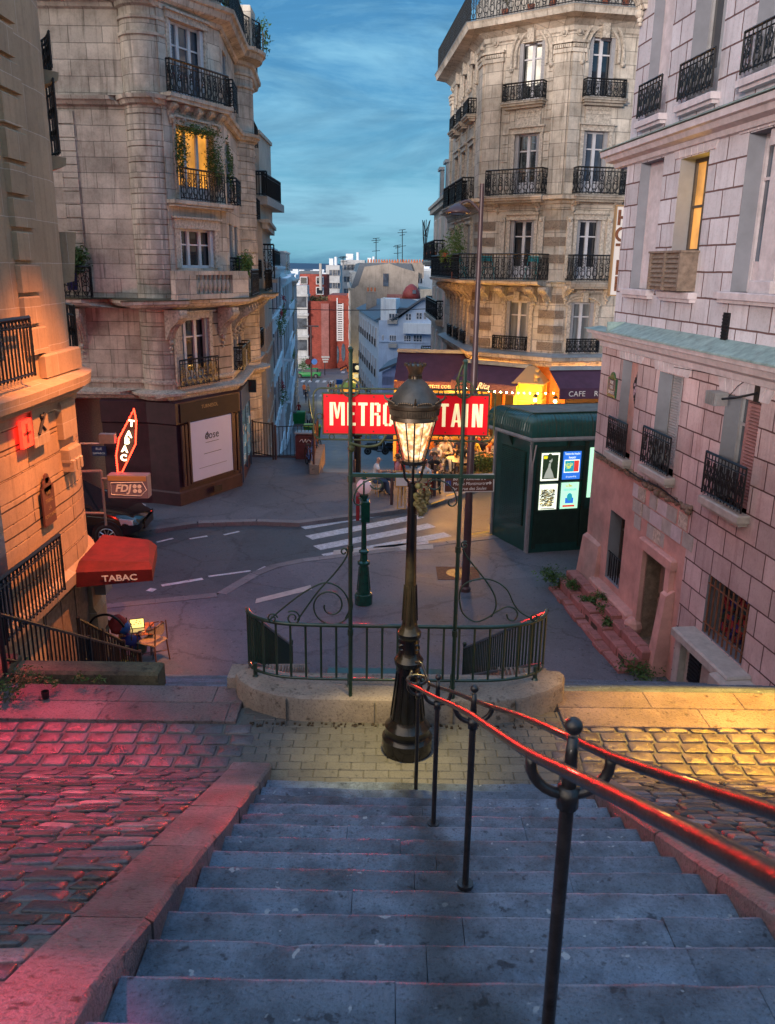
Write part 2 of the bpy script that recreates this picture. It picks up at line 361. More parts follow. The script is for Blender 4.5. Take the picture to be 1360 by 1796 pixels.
simple('stucco_gold',(.62,.40,.08),.7,vary=.3,scale=6,bump=.3); simple('wall_orange',(.5,.16,.03),.7,vary=.35,scale=3); simple('cafe_red',(.3,.02,.03),.6)
simple('skin',(.50,.28,.2),.55); simple('skin_b',(.33,.17,.11),.55); simple('hair_dark',(.02,.014,.01),.6); simple('hair_fair',(.3,.17,.06),.6); simple('hair_brown',(.09,.045,.02),.6)
for n_,c_ in (('cloth_white',(.6,.6,.62)),('cloth_cream',(.5,.45,.38)),('cloth_navy',(.02,.025,.06)),('cloth_jeans',(.05,.09,.17)),('cloth_black',(.015,.015,.018)),('cloth_red',(.35,.02,.02)),('cloth_grey',(.15,.15,.15)),('cloth_orange',(.6,.14,.02)),('cloth_beige',(.3,.24,.17)),('cloth_yellow',(.6,.4,.05)),('cloth_pink',(.5,.2,.22))): simple(n_,c_,.85,vary=.2,scale=25)
simple('shoe',(.02,.02,.02),.5); simple('rattan',(.42,.33,.2),.6,vary=.3,scale=60,bump=.4); simple('rattan_frame',(.11,.05,.025),.4,vary=.3); simple('cane_yellow',(.5,.28,.06),.5,vary=.2)
simple('wood_orange',(.42,.14,.04),.45,vary=.3,scale=15); simple('table_cream',(.6,.5,.25),.4,vary=.1); simple('chair_teal',(.01,.25,.27),.5)
simple('car_black',(.008,.008,.01),.15,.2,coat=1); simple('tyre',(.012,.012,.012),.8); simple('alloy',(.45,.45,.47),.3,.9); simple('car_glass',(.015,.02,.025),.05,coat=1); simple('headlight',(.5,.5,.52),.1,coat=1)
simple('plastic_green',(.012,.22,.05),.4,vary=.15); simple('plastic_yellow',(.5,.5,.03),.4); simple('plastic_blue',(.02,.12,.4),.4); simple('bin_maroon',(.09,.025,.03),.4,vary=.3); simple('steel',(.35,.36,.38),.35,.8); simple('wood_old',(.19,.14,.11),.8,vary=.4,scale=9,bump=.6)
simple('rust',(.16,.06,.03),.8,vary=.5,scale=14); simple('bag_red',(.28,.03,.03),.8,vary=.2); simple('bag_blue',(.015,.02,.14),.7,vary=.2); simple('screen',(.8,.6,.2),.3,emit=(1,.72,.2),es=1.1); simple('tile_black',(.015,.012,.015),.35); simple('tile_pink',(.45,.3,.36),.4); simple('door_green',(.03,.07,.06),.4); simple('concrete_pale',(.4,.38,.36),.8,vary=.2)
simple('terracotta',(.33,.1,.05),.8,vary=.2); simple('brass_plate',(.12,.04,.03),.5,vary=.2); simple('curb_light',(.28,.29,.31),.8,vary=.2,scale=4)

# darker band down the stairs under the handrail
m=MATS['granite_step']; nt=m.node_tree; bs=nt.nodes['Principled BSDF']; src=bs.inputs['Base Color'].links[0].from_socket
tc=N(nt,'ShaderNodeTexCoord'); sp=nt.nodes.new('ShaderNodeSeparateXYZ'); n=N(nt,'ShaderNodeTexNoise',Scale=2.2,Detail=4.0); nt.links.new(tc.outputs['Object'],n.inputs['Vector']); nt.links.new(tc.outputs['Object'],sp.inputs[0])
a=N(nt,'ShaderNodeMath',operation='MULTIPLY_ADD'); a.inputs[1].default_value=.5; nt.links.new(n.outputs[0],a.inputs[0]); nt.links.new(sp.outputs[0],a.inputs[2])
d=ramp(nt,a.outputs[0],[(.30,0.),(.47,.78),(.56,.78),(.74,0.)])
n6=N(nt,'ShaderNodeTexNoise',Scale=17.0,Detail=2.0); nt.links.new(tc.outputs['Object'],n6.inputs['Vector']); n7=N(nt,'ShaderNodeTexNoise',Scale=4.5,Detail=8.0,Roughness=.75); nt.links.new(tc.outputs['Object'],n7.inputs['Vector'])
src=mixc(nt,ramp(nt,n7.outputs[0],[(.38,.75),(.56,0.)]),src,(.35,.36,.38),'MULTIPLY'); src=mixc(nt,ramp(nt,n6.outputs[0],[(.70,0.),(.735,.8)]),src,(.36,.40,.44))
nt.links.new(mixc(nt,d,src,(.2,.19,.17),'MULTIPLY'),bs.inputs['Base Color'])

# patches, oil stains, tyre tracks and hairline cracks on the asphalt
for nm in ('asphalt','asphalt_road'):
    m=MATS[nm]; nt=m.node_tree; bs=nt.nodes['Principled BSDF']; src=bs.inputs['Base Color'].links[0].from_socket
    tc=N(nt,'ShaderNodeTexCoord'); v=N(nt,'ShaderNodeTexVoronoi',Scale=.42,feature='DISTANCE_TO_EDGE'); n=N(nt,'ShaderNodeTexNoise',Scale=1.7,Detail=7.0,Roughness=.7)
    w=nt.nodes.new('ShaderNodeVectorMath'); w.operation='MULTIPLY_ADD'; w.inputs[1].default_value=(.8,.8,0); nt.links.new(tc.outputs['Object'],n.inputs['Vector']); nt.links.new(n.outputs['Color'],w.inputs[0]); nt.links.new(tc.outputs['Object'],w.inputs[2]); nt.links.new(w.outputs[0],v.inputs['Vector'])
    c=mixc(nt,ramp(nt,v.outputs['Distance'],[(0.,.65),(.018,0.)]),src,(.35,.35,.36),'MULTIPLY')
    v2=N(nt,'ShaderNodeTexVoronoi',Scale=.3); nt.links.new(tc.outputs['Object'],v2.inputs['Vector']); sr=nt.nodes.new('ShaderNodeSeparateColor'); nt.links.new(v2.outputs['Color'],sr.inputs[0])
    c=mixc(nt,ramp(nt,sr.outputs[0],[(.2,.45),(.75,0.)]),c,(.6,.62,.66),'MULTIPLY')
    n4=N(nt,'ShaderNodeTexNoise',Scale=.7,Detail=9.0,Roughness=.75); nt.links.new(tc.outputs['Object'],n4.inputs['Vector'])
    c=mixc(nt,ramp(nt,n4.outputs[0],[(.5,0.),(.7,.6)]),c,(.45,.44,.43),'MULTIPLY')
    n5=N(nt,'ShaderNodeTexNoise',Scale=34.0,Detail=2.0); nt.links.new(tc.outputs['Object'],n5.inputs['Vector'])
    c=mixc(nt,ramp(nt,n5.outputs[0],[(.70,0.),(.74,.8)]),c,(.3,.3,.32),'MIX')
    nt.links.new(c,bs.inputs['Base Color'])
rn=random.Random(3)
def gz(y):
    pts=[(29.9,-7.42),(59,-13.1),(90,-16.4),(125,-18.3),(165,-19.2),(260,-21),(9000,-21)]
    if y<=pts[0][0]: return -7.42
    for (a,za),(b,zb) in zip(pts,pts[1:]):
        if y<=b: return za+(zb-za)*(y-a)/(b-a)
    return -21
# one ground sheet to the horizon (street level; falls away down the hill)
ys=[-60,0,7.8,12,16,20,24,27,29.9,33,37,42,48,54,59,66,74,82,90,100,112,125,140,165,200,260,500,1500,8000]
b=MB()
xs=[-4000,-400,-60,-20,-8,0,8,20,60,400,4000]
vs=[(x,y,gz(y)-(3.4 if y<-1 else 0)) for y in ys for x in xs]; W=len(xs)
b.add(vs,[(i*W+j,i*W+j+1,(i+1)*W+j+1,(i+1)*W+j) for i in range(len(ys)-1) for j in range(W-1)])
struct('ground',b,'asphalt')
# cross street carriageway
b=MB(); nk=[(-30,16.2),(-6.56,17.0),(-3.94,17.84),(-3.36,19.17),(-2.89,19.8),(-2.21,20.26),(.32,21.28),(2.93,22.38),(5.92,23.3),(12,24.8),(30,27)]
fk=[(-30,25.2),(-12,23.7),(-8.6,23.15),(-7.08,22.3),(-5.57,23.2),(-3.9,23.45),(-2.6,23.35),(.36,24.85),(2.06,26.26),(3.85,28.63),(6.5,29.6),(30,32.5)]
b.add([(x,y,-7.414) for x,y in nk+fk[::-1]],[tuple(range(len(nk)+len(fk)))])
struct('road',b,'asphalt_road')
def kerbline(pts,side,name):
    b=MB(); k=0
    for (x0,y0),(x1,y1) in zip(pts,pts[1:]):
        L=math.hypot(x1-x0,y1-y0); n=max(1,int(L/1.0)); ex,ey=(x1-x0)/L,(y1-y0)/L; nx,ny=-ey*side,ex*side
        for i in range(n):
            a=i/n*L+.006; c=(i+1)/n*L-.006; t=rn.uniform(.8,1.15); b.tint=(t,t,t*1.02); h=-7.29+rn.uniform(-.004,.004)
            q=[(x0+ex*a,y0+ey*a),(x0+ex*c,y0+ey*c),(x0+ex*c+nx*.26,y0+ey*c+ny*.26),(x0+ex*a+nx*.26,y0+ey*a+ny*.26)]
            b.prism(q,-7.45,h)
    struct(name,b,'granite_kerb')
kerbline(nk[1:-1],-1,'near_kerb'); kerbline(fk[2:-1],1,'far_kerb')
off=lambda pts,d:[(x,y+d) for x,y in pts]
b=MB(); b.prism([(-30,7.9)]+[(30,7.9)]+off(nk,-.2)[::-1],-7.6,-7.3); struct('pavement',b,'asphalt')
b=MB(); b.prism(off(fk,.2)+[(30,36),(3.2,36),(2.6,29.9),(-2.45,29.6),(-2.6,31.9),(-9,32.4),(-30,34)],-7.8,-7.3); struct('plaza_pavement',b,'asphalt')
# the street falling away between the houses
def cx(y): return -.35-.088*(y-30)
b=MB(); yy=[29.4+i*2.6 for i in range(48)]
b.add([(x,y,gz(y)+.02) for y in yy for x in (cx(y)-2.2,cx(y)-.7,cx(y)+.8,cx(y)+2.5+.02*(y-30))],[(i*4+j,i*4+j+1,(i+1)*4+j+1,(i+1)*4+j) for i in range(47) for j in range(3)])
struct('cobbled_street',b,'setts')
b=MB(); yy=[31.8+i*2.6 for i in range(30)]
for i in range(29):
    y0,y1=yy[i],yy[i+1]; q=[(cx(y0)-5.4,y0),(cx(y0)-2.4,y0),(cx(y1)-2.4,y1),(cx(y1)-5.4,y1)]
    b.hex8([(x,y,gz(y)-.3) for x,y in q]+[(x,y,gz(y)+.14) for x,y in q])
struct('side_pavement',b,'asphalt')
# painted markings: crossing, dashes, far crossings
def paint(name,quads,mat='worn_white',dz=-7.41):
    b=MB()
    for q in quads:
        b.add([(x,y,dz) for x,y in q],[tuple(range(len(q)))])
    struct(name,b,mat)
cr=[]
for (a,c) in [((530,925),(716,893)),((542,943),(738,905)),((556,961),(758,921)),((570,976),(786,937))]:
    p0=G(*a,-7.41);p1=G(*c,-7.41); d=(p1-p0).normalized(); n=Vector((d.y,-d.x,0))*.42
    cr.append([(p.x,p.y) for p in (p0+n*.0-n*.5,p1-n*.5,p1+n*.5,p0+n*.5)])
p0=G(655,962,-7.41);p1=G(752,951,-7.41); cr.append([(p0.x,p0.y+.15),(p0.x,p0.y-.15),(p1.x,p1.y-.15),(p1.x,p1.y+.15)])
paint('crosswalk_marking',cr)
ds=[]
for a,c,w in [((275,951),(304,944),.1),((333,945),(364,940),.1),((393,938),(420,932),.1),((284,1027),(356,1015),.14),((366,1011),(440,1001),.1),((157,1058),(176,1044),.14),((206,1075),(229,1065),.14),((311,1057),(329,1046),.2),((262,1037),(270,1032),.18),((463,1004),(478,996),.5)]:
    p0=G(*a,-7.41);p1=G(*c,-7.41); d=(p1-p0).normalized(); n=Vector((-d.y,d.x,0))*w*.5
    ds.append([(p.x,p.y) for p in (p0-n,p1-n,p1+n,p0+n)])
paint('lane_marking',ds)
yl=[]
for a,c in [((1,1),(1,1))][:0]: pass
for a,c in [((757,884),(780,876)),((783,870),(800,865)),((822,938),(862,932))]:
    p0=G(*a,-7.29);p1=G(*c,-7.29); yl.append([(p0.x,p0.y-.08),(p1.x,p1.y-.08),(p1.x,p1.y+.08),(p0.x,p0.y+.08)])
paint('yellow_marking',yl,'worn_yellow',-7.284)
p0=G(448,1058,-7.29);p1=G(548,1034,-7.29);p2=G(545,1026,-7.29);p3=G(450,1050,-7.29)
tl=[[(p.x,p.y) for p in (p0,p1,p2,p3)]]
for a,c in [((585,968),(760,958))]:
    p0=G(*a,-7.29);p1=G(*c,-7.29); tl.append([(p0.x,p0.y-.2),(p1.x,p1.y-.2),(p1.x,p1.y+.15),(p0.x,p0.y+.15)])
paint('tactile_strip',tl,'concrete_pale',-7.292)
def farcross(y0,n,x0,w,dy):
    b=MB()
    for i in range(n):
        x=x0+i*w*2; b.add([(x,y0,gz(y0)+.045),(x+w,y0,gz(y0)+.045),(x+w,y0+dy,gz(y0+dy)+.045),(x,y0+dy,gz(y0+dy)+.045)],[(0,1,2,3)])
    return b
for y0,n,x0,w in ((118,6,-12.3,.55),(138,9,-16,.6),(154,6,-9,.7)):
    struct('crosswalk_marking',farcross(y0,n,x0,w,3.2),'worn_white')
# manhole
mh=G(805,1005,-7.29); b=MB(); b.box(mh.x-.55,mh.x+.5,mh.y-.45,mh.y+.45,-7.31,-7.292); 
tag(b.build('manhole_surround','rust'),'square of reddish iron plates round the manhole on the near pavement','manhole')
mo=bpy.data.objects['manhole_surround']; b=MB(); b.lathe([(0.001,-7.291),(.30,-7.291),(.31,-7.287),(.001,-7.287)],(mh.x,mh.y,0),20); b.build('manhole_cover','iron',mo)
# ---------------- the stairs
def sstep(k): return 5.90-.3095*k, -4.05+.1505*k
XL=lambda y:-.80-.028*y; XR=1.56
b=MB()
for k in range(0,25):
    y,z=sstep(k); y2=y-.3095; xl=XL(y)+rn.uniform(-.01,.01); cuts=[xl]
    x=xl+rn.uniform(.7,1.3)
    while x<XR-.3: cuts.append(x); x+=rn.uniform(.7,1.25)
    cuts.append(XR)
    for a,c in zip(cuts,cuts[1:]):
        t=rn.uniform(.78,1.18); w=rn.uniform(-.03,.03); b.tint=(t,t*(1+w*.3),t*(1+w)); dz=rn.uniform(-.0015,.0015); jy=rn.uniform(-.004,.004)
        m=14; xs_=[a+.0015+(c-a-.003)*i/m for i in range(m+1)]
        # rounded, worn nosing facing down the hill
        prof=[(y2-.05,z-.2),(y+jy,z-.2),(y+jy,z-.030),(y+jy-.006,z-.010),(y+jy-.022,z-.001),(y+jy-.10,z),(y2-.05,z)]
        vs=[]
        for i,xx in enumerate(xs_):
            wr=-.010*math.sin(PI*((xx+1)/2.6))+.004*noise.noise(Vector((xx*3,y*5,1)))+rn.uniform(-.001,.001); ch=(-.012*rn.random() if rn.random()<.035 else 0)
            for (py,pz) in prof: vs.append((xx,py+((.008*noise.noise(Vector((xx*4,y*3,7)))+rn.uniform(-.002,.002)+ch*(1 if py>y-.03 else 0)) if pz>z-.1 and py>y-.2 else 0),pz+dz+(wr+ch*.5*(1 if py>y-.03 else 0) if pz>z-.1 else 0)))
        q=len(prof); fs=[(i*q+j,i*q+(j+1)%q,(i+1)*q+(j+1)%q,(i+1)*q+j) for i in range(m) for j in range(q)]
        fs+=[tuple(range(q))[::-1],tuple(m*q+j for j in range(q))]
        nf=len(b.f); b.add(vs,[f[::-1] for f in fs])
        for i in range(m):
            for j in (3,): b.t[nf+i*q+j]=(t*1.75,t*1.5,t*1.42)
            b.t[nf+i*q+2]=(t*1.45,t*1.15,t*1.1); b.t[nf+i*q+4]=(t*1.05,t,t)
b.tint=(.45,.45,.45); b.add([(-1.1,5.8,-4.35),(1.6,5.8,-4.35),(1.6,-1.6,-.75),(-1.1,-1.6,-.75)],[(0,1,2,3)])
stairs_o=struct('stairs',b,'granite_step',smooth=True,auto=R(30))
def rz_(y): return max(-4.2,-4.04+.486*(5.9-y))   # side ramps
# string stones either side
for side in (0,1):
    b=MB(); y=6.28 if side==0 else 6.1
    while y>-1.2:
        L=rn.uniform(.75,1.1); y2=y-L
        t=rn.uniform(.8,1.15); b.tint=(t,t*.97,t*.97)
        if side==0: xi,xo=(lambda q:XL(q)),(lambda q:-1.08-.04*q)
        else: xi,xo=(lambda q:XR),(lambda q:1.86)
        o=.006; n=5; vs=[]
        for i in range(n+1):
            q=y-o-(L-2*o)*i/n; zt=rz_(q)+.05; r_=lambda:rn.uniform(-.008,.008)
            e=.02
            A_,B_=(xo(q),xi(q)) if side==0 else (xi(q),xo(q))
            vs+=[(A_+r_(),q,zt-.34),(A_+r_()*.5,q,zt-e),(A_+e,q,zt+r_()*.4),(B_-e,q,zt+r_()*.4),(B_+r_(),q,zt-e),(B_,q,zt-.34)]
        fs=[(i*6+j,i*6+(j+1)%6,(i+1)*6+(j+1)%6,(i+1)*6+j) for i in range(n) for j in range(6)]+[tuple(range(6))[::-1],tuple(n*6+j for j in range(6))]
        b.add(vs,fs); y=y2
    struct('stair_string',b,'string_stone',smooth=True,auto=R(35))
# cobbled ramps: individual stones over a mortar bed
def bed(x0f,x1f,name):
    b=MB(); yy=[7.0,6.4,6.23,5.2,4,3,2,1,0,-1.2]
    vs=[]
    for y in yy:
        vs+=[(x0f(y),y,rz_(y)-.012),(x1f(y),y,rz_(y)-.004)]
    b.add(vs,[(2*i,2*i+2,2*i+3,2*i+1) for i in range(len(yy)-1)]); struct(name,b,'mortar')
bed(lambda y:-6.2,lambda y:-1.06-.04*y if y<6.3 else -1.36,'ramp_bed'); bed(lambda y:1.84,lambda y:6.6,'ramp_bed')
def stone_at(b,cx_,cy,w,l,h=.012,rot=0,dome=.007,base=None):
    n=8; rim=[];top=[]
    pts=[]
    ex=rn.uniform(4,9)
    for qx,qy in ((1,1),(-1,1),(-1,-1),(1,-1)):
        kx,ky=rn.uniform(.04,.16),rn.uniform(.05,.22); jx,jy=rn.uniform(.94,1.0),rn.uniform(.92,1.0)
        tri=[(1,1-ky*1.6),(1-kx*.35,1-ky*.45),(1-kx*1.5,1)]
        if qx*qy<0: tri=tri[::-1]
        pts+=[(qx*jx*a*w/2,qy*jy*c*l/2) for a,c in tri]
    cr,sr=math.cos(rot),math.sin(rot); tilt=rn.uniform(-.045,.045); tl2=rn.uniform(-.05,.05); h=h+rn.uniform(-.006,.007)
    def V(px,py,dz):
        x=cx_+px*cr-py*sr; y=cy+px*sr+py*cr; return (x,y,(base(y) if base else rz_(y))+dz+tilt*px+tl2*py)
    vs=[V(px,py,-.03) for px,py in pts]+[V(px*.97,py*.97,h*.45) for px,py in pts]+[V(px*.90,py*.88,h) for px,py in pts]+[V(px*.5,py*.5,h+dome*rn.uniform(.3,1.2)) for px,py in pts]+[V(0,0,h+dome)]
    fs=[]
    for r in range(3):
        for i in range(12): fs.append((r*12+i,r*12+(i+1)%12,(r+1)*12+(i+1)%12,(r+1)*12+i))
    for i in range(12): fs.append((36+i,36+(i+1)%12,48))
    b.add(vs,fs)
def cob_tint():
    r_=rn.random()
    if r_<.17: t=rn.uniform(1.6,2.5); return (t*1.15,t*.92,t*.82)
    t=rn.uniform(.35,1.05); return (t,t*rn.uniform(.9,1.02),t*rn.uniform(.88,1.1))
def cobfill(b,xa,xb,y0,y1,wr,lr,skew=0,gap=.02):
    y=y1
    while y>y0:
        l=rn.uniform(*lr); x=xa(y)+rn.uniform(-.1,.1)
        while True:
            w=rn.uniform(*wr)*(.62 if rn.random()<.12 else 1)
            if x+w>xb(y)-.05:
                w=xb(y)-x-.005
                if w<.07: break
            b.tint=cob_tint()
            stone_at(b,x+w/2,y-l/2+skew*(x+w/2-xb(y))+rn.uniform(-.012,.012),w-gap*rn.uniform(.7,1.5),l-gap*rn.uniform(.7,1.6),rot=rn.uniform(-.12,.12)+math.atan(skew))
            x+=w
            if x>xb(y)-.04: break
        y-=l
b=MB()
cobfill(b,lambda y:-5.4,lambda y:-1.095-.04*y,-.6,5.9,(.17,.36),(.105,.15),skew=.05,gap=.016)
y=6.98
while y>5.95:
    x=-5.4+rn.uniform(0,.1)
    while x<-1.42:
        w=rn.uniform(.2,.27); t=rn.uniform(.75,1.2); b.tint=(t*1.02,t*.97,t*.95); stone_at(b,x+w/2,y-.09,w-.014,.168,h=.010,dome=.008,rot=rn.uniform(-.03,.03)); x+=w
    y-=.18
struct('cobbled_ramp',b,'cobble',smooth=True,auto=R(60))
b=MB(); cobfill(b,lambda y:1.9,lambda y:5.9,.8,5.9,(.15,.27),(.11,.15),skew=-.05,gap=.016)
y=7.1
while y>5.95:
    x=1.5+rn.uniform(0,.1) if y>6.2 else 1.9
    while x<5.9:
        w=rn.uniform(.19,.27); t=rn.uniform(.75,1.2); b.tint=(t*1.05,t*.97,t*.9); stone_at(b,x+w/2,y-.085,w-.014,.158,h=.010,dome=.008,rot=rn.uniform(-.03,.03)); x+=w
    y-=.17
struct('cobbled_ramp',b,'cobble',smooth=True,auto=R(60))
# landing of brick pavers
b=MB(); b.add([(-1.5,5.4,-4.21),(1.9,5.4,-4.21),(1.9,7.3,-4.21),(-1.5,7.3,-4.21)],[(0,1,2,3)]); struct('landing_bed',b,'mortar')
b=MB(); y=5.80; row=0
while y<7.25:
    x=-1.38+(.11 if row%2 else 0)
    while x<1.78:
        w=.218+rn.uniform(-.004,.004); t=rn.uniform(.88,1.08); b.tint=(t,t*.98,t*.96)
        if not(x<-1.0 and y<6.25) and not(x+w>1.55 and y<6.12): b.bbox(x+.003,x+w-.003,y+.003,y+.112,-4.25,-4.198+rn.uniform(-.002,.002),.005)
        x+=w
    y+=.115; row+=1
struct('landing',b,'paver')
# smooth slabs along the top of the lower flights
for x0,x1 in ((-5.5,-1.42),(1.72,6.3)):
    b=MB()
    for ya,yb,zt in ((6.99,7.33,-4.17),(7.335,7.66,-4.165)):
        x=x0
        while x<x1-.01:
            w=min(rn.uniform(.9,1.5),x1-x); t=rn.uniform(.85,1.2); b.tint=(t,t*.97,t*.95); b.bbox(x+.0015,x+w-.0015,ya,yb,-4.5,zt,.006); x+=w
    struct('slab_edge',b,'string_stone')
    b=MB()
    for k in range(20):
        t=rn.uniform(.8,1.1); b.tint=(t,t,t); b.bbox(x0,x1,7.66+k*.31,7.66+(k+1)*.31+.02,-7.5,-4.165-.157*(k+1),.01)
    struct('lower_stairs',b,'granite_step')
# metro retaining wall and curb
b=MB(); b.box(-1.45,1.75,7.55,7.95,-7.4,-4.15); b.box(-1.62,-1.42,7.62,13.9,-7.4,-7.15)
for k in range(20):
    for xx in (-1.62,1.52):
        b.box(xx,xx+.18,7.62+k*.31,7.62+(k+1)*.31,-7.45,-4.05-.157*k)
t_=tag(b.build('retaining_wall','curb_stone'),'stone retaining wall under the metro railing between the two lower flights','retaining wall')
out=[(-1.52,7.55),(-1.46,7.40),(-1.3,7.24),(-1.05,7.11),(-.8,7.05),(0,7.03),(1.05,7.05),(1.35,7.12),(1.6,7.27),(1.78,7.44),(1.83,7.6)]
inn=[(1.62,7.74),(1.3,7.6),(.9,7.56),(-.6,7.56),(-1.0,7.6),(-1.32,7.72)]
root=thing('stone_curb','low curved stone curb carrying the metro railing, foot of the black lamp post behind','curb',(0,7.3,-4.2))
b=MB()
pts=out+inn; n=len(pts); cxx=sum(p[0] for p in pts)/n; cyy=7.35
def shr(p,d): return (p[0]-d*(1 if p[0]>1.2 else -1 if p[0]<-1.2 else 0), p[1]+d*(1 if p in out else -1))
lv=[(0,-4.3),(0,-4.0),(.012,-3.965),(.05,-3.945)]
vs=[(*shr(p,d),z+rn.uniform(-.003,.003)) for d,z in lv for p in pts]
fs=[(l*n+i,l*n+(i+1)%n,(l+1)*n+(i+1)%n,(l+1)*n+i) for l in range(3) for i in range(n)]+[tuple(3*n+i for i in range(n))]
b.add(vs,fs); b.build('curb_block','curb_stone',root,smooth=True,auto=R(25))
b=MB()
for x in (-.95,-.1,.65,1.25): b.box(x,x+.006,7.018+(.03 if abs(x)>.8 else 0),7.2,-4.19,-3.975)
b.build('joint','mortar',root)
b=MB(); rl=random.Random(5)
for i in range(90):
    x=rl.uniform(-1.3,1.6); y=7.0-abs(rl.gauss(0,.03)); b.box(x,x+rl.uniform(.01,.03),y,y+.02,-4.2,-4.185)
tag(b.build('litter','soil'),kind='stuff')
# ---------------- shared building pieces (meshes are cached and reused)
CACHE={}
def place(key,fn,mats,name,M,parent,label=None):
    me=CACHE.get(key)
    if me is None:
        b=MB(); fn(b); o=b.build(name,mats); me=o.data; CACHE[key]=me
    else:
        o=bpy.data.objects.new(name,me); COL.objects.link(o)
    o.parent=parent
    if parent is not None and parent.type=='EMPTY' : o.matrix_parent_inverse=Matrix.Translation(-parent.location)
    o.matrix_basis=M
    if label:o['label']=label
    return o
def subplace(key,fn,mats,name,parent):   # sub-part sharing its part's frame
    me=CACHE.get(key)
    if me is None: b=MB(); fn(b); o=b.build(name,mats); CACHE[key]=o.data
    else: o=bpy.data.objects.new(name,me); COL.objects.link(o)
    o.parent=parent; return o
def wall_holes(b,L,z0,z1,holes,t=.3,u0=0):
    us=sorted({u0,L}|{h[0] for h in holes}|{h[1] for h in holes}); zs=sorted({z0,z1}|{h[2] for h in holes}|{h[3] for h in holes})
    inh=lambda u,z:any(h[0]<u<h[1] and h[2]<z<h[3] for h in holes)
    for a,c in zip(us,us[1:]):
        for p,q in zip(zs,zs[1:]):
            if c-a<1e-5 or q-p<1e-5 or inh((a+c)/2,(p+q)/2): continue
            b.quad((a,0,p),(c,0,p),(c,0,q),(a,0,q))
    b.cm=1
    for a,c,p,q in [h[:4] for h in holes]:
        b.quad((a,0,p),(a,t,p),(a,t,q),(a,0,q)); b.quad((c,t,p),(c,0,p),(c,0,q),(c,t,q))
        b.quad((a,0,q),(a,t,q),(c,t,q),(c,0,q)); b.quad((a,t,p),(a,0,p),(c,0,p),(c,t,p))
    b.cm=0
def window(par,M,u0,u1,za,zb,rec=.2,pane='pane_dark',frame='frame_white',trans=.72,name='window',leaves=2,shutters=None,arch=0,fr=1):
    w=round(u1-u0,2); h=round(zb-za,2); k=('win',w,h,rec,frame,trans,leaves,fr)
    def f(b):
        e=.065*fr; s_=.055*fr; y0,y1=rec-.07,rec-.005
        b.box(0,e,y0,y1,0,h); b.box(w-e,w,y0,y1,0,h); b.box(e,w-e,y0,y1,h-e,h); b.box(e,w-e,y0,y1,0,e*1.2)
        for i in range(1,leaves): x=w*i/leaves; b.box(x-s_,x+s_,y0-.02,y1,e,h-e)
        if trans:
            z=h*trans
            for i in range(leaves): b.box(w*i/leaves+.055,w*(i+1)/leaves-.055,y0+.005,y1-.01,z-.022,z+.022)
        for i in range(leaves):   # kick panel of the french window
            if h>1.9: b.box(w*i/leaves+.055,w*(i+1)/leaves-.055,y0+.01,y1-.005,e,h*.2)
    def g(b): b.box(.03,w-.03,rec-.03,rec+.02,.03,h-.03)
    o=place(k,f,frame,name,M@T(u0,0,za),par)
    subplace(('pane',w,h,rec,pane),g,pane,'pane',o)
    if shutters:
        def s(b,xx=0):
            if 1:
                for i in range(2):
                    b.box(xx+.07*i+.004,xx+.07*i+.066,.03,rec-.08,.02,h-.02)
                for i in range(int(h/.09)): b.box(xx,xx+.14,.025,.03,.04+i*.09,.09+i*.09)
        subplace(('sh0',w,h,rec,shutters),s,shutters,'shutter',o); subplace(('sh1',w,h,rec,shutters),lambda b:s(b,w-.14),shutters,'shutter',o)
    return o
def scrollrail(b,w,h,d=.0,t=.012,step=.115,style=1):
    """wrought iron guard, front w wide at y=-d, returning to the wall"""
    runs=[((0,-d),(w,-d))]+([((0,0),(0,-d)),((w,0),(w,-d))] if d>.1 else [])
    for (x0,y0),(x1,y1) in runs:
        L=math.hypot(x1-x0,y1-y0); ex,ey=(x1-x0)/L,(y1-y0)/L; q=lambda s_,z:(x0+ex*s_,y0+ey*s_,z)
        for z,tt in ((h,t*1.9),(h*.86,t),(.07,t*1.2)): b.tube([q(0,z),q(L,z)],tt,4)
        n=max(1,round(L/step)); s=L/n
        for i in range(n+1):
            b.tube([q(i*s,0.03),q(i*s,h)],t*(1.5 if i in(0,n) else .9),4)
        if style:
            m=max(1,round(L/(step*2.2))); s2=L/m
            for i in range(m):
                c=(i+.5)*s2; r=min(s2*.42,h*.17)
                for cz,rr in ((h*.30,r),(h*.62,r*.85),(h*.46,r*.45),(h*.17,r*.5),(h*.76,r*.45)):
                    pts=[q(c+rr*math.cos(2*PI*j/9),cz+rr*math.sin(2*PI*j/9)) for j in range(9)]
                    b.tube(pts,t*.85,3,closed=True)
                for sg in (-1,1):
                    b.tube([q(c+sg*s2*.05,h*.1),q(c+sg*s2*.38,h*.3),q(c+sg*s2*.3,h*.5),q(c+sg*s2*.05,h*.62),q(c+sg*s2*.2,h*.82)],t*.8,3,cap=False)
        else:
            for i in range(n): b.ring((0,0,0),.001,.001,n=3) if 0 else b.tube([q(i*s+s*.5+s*.38*math.cos(a_),h*.93+s*.38*math.sin(a_)) for a_ in (0,1.05,2.1,3.14,4.2,5.2)],t*.7,3,closed=True)
def railing(par,M,u0,u1,z,h=.85,d=.1,t=.013,step=.115,style=1,mat='iron',name='railing'):
    w=round(u1-u0,2); k=('rail',w,h,d,t,step,style,mat)
    return place(k,lambda b:scrollrail(b,w,h,d,t,step,style),mat,name,M@T(u0,0,z),par)
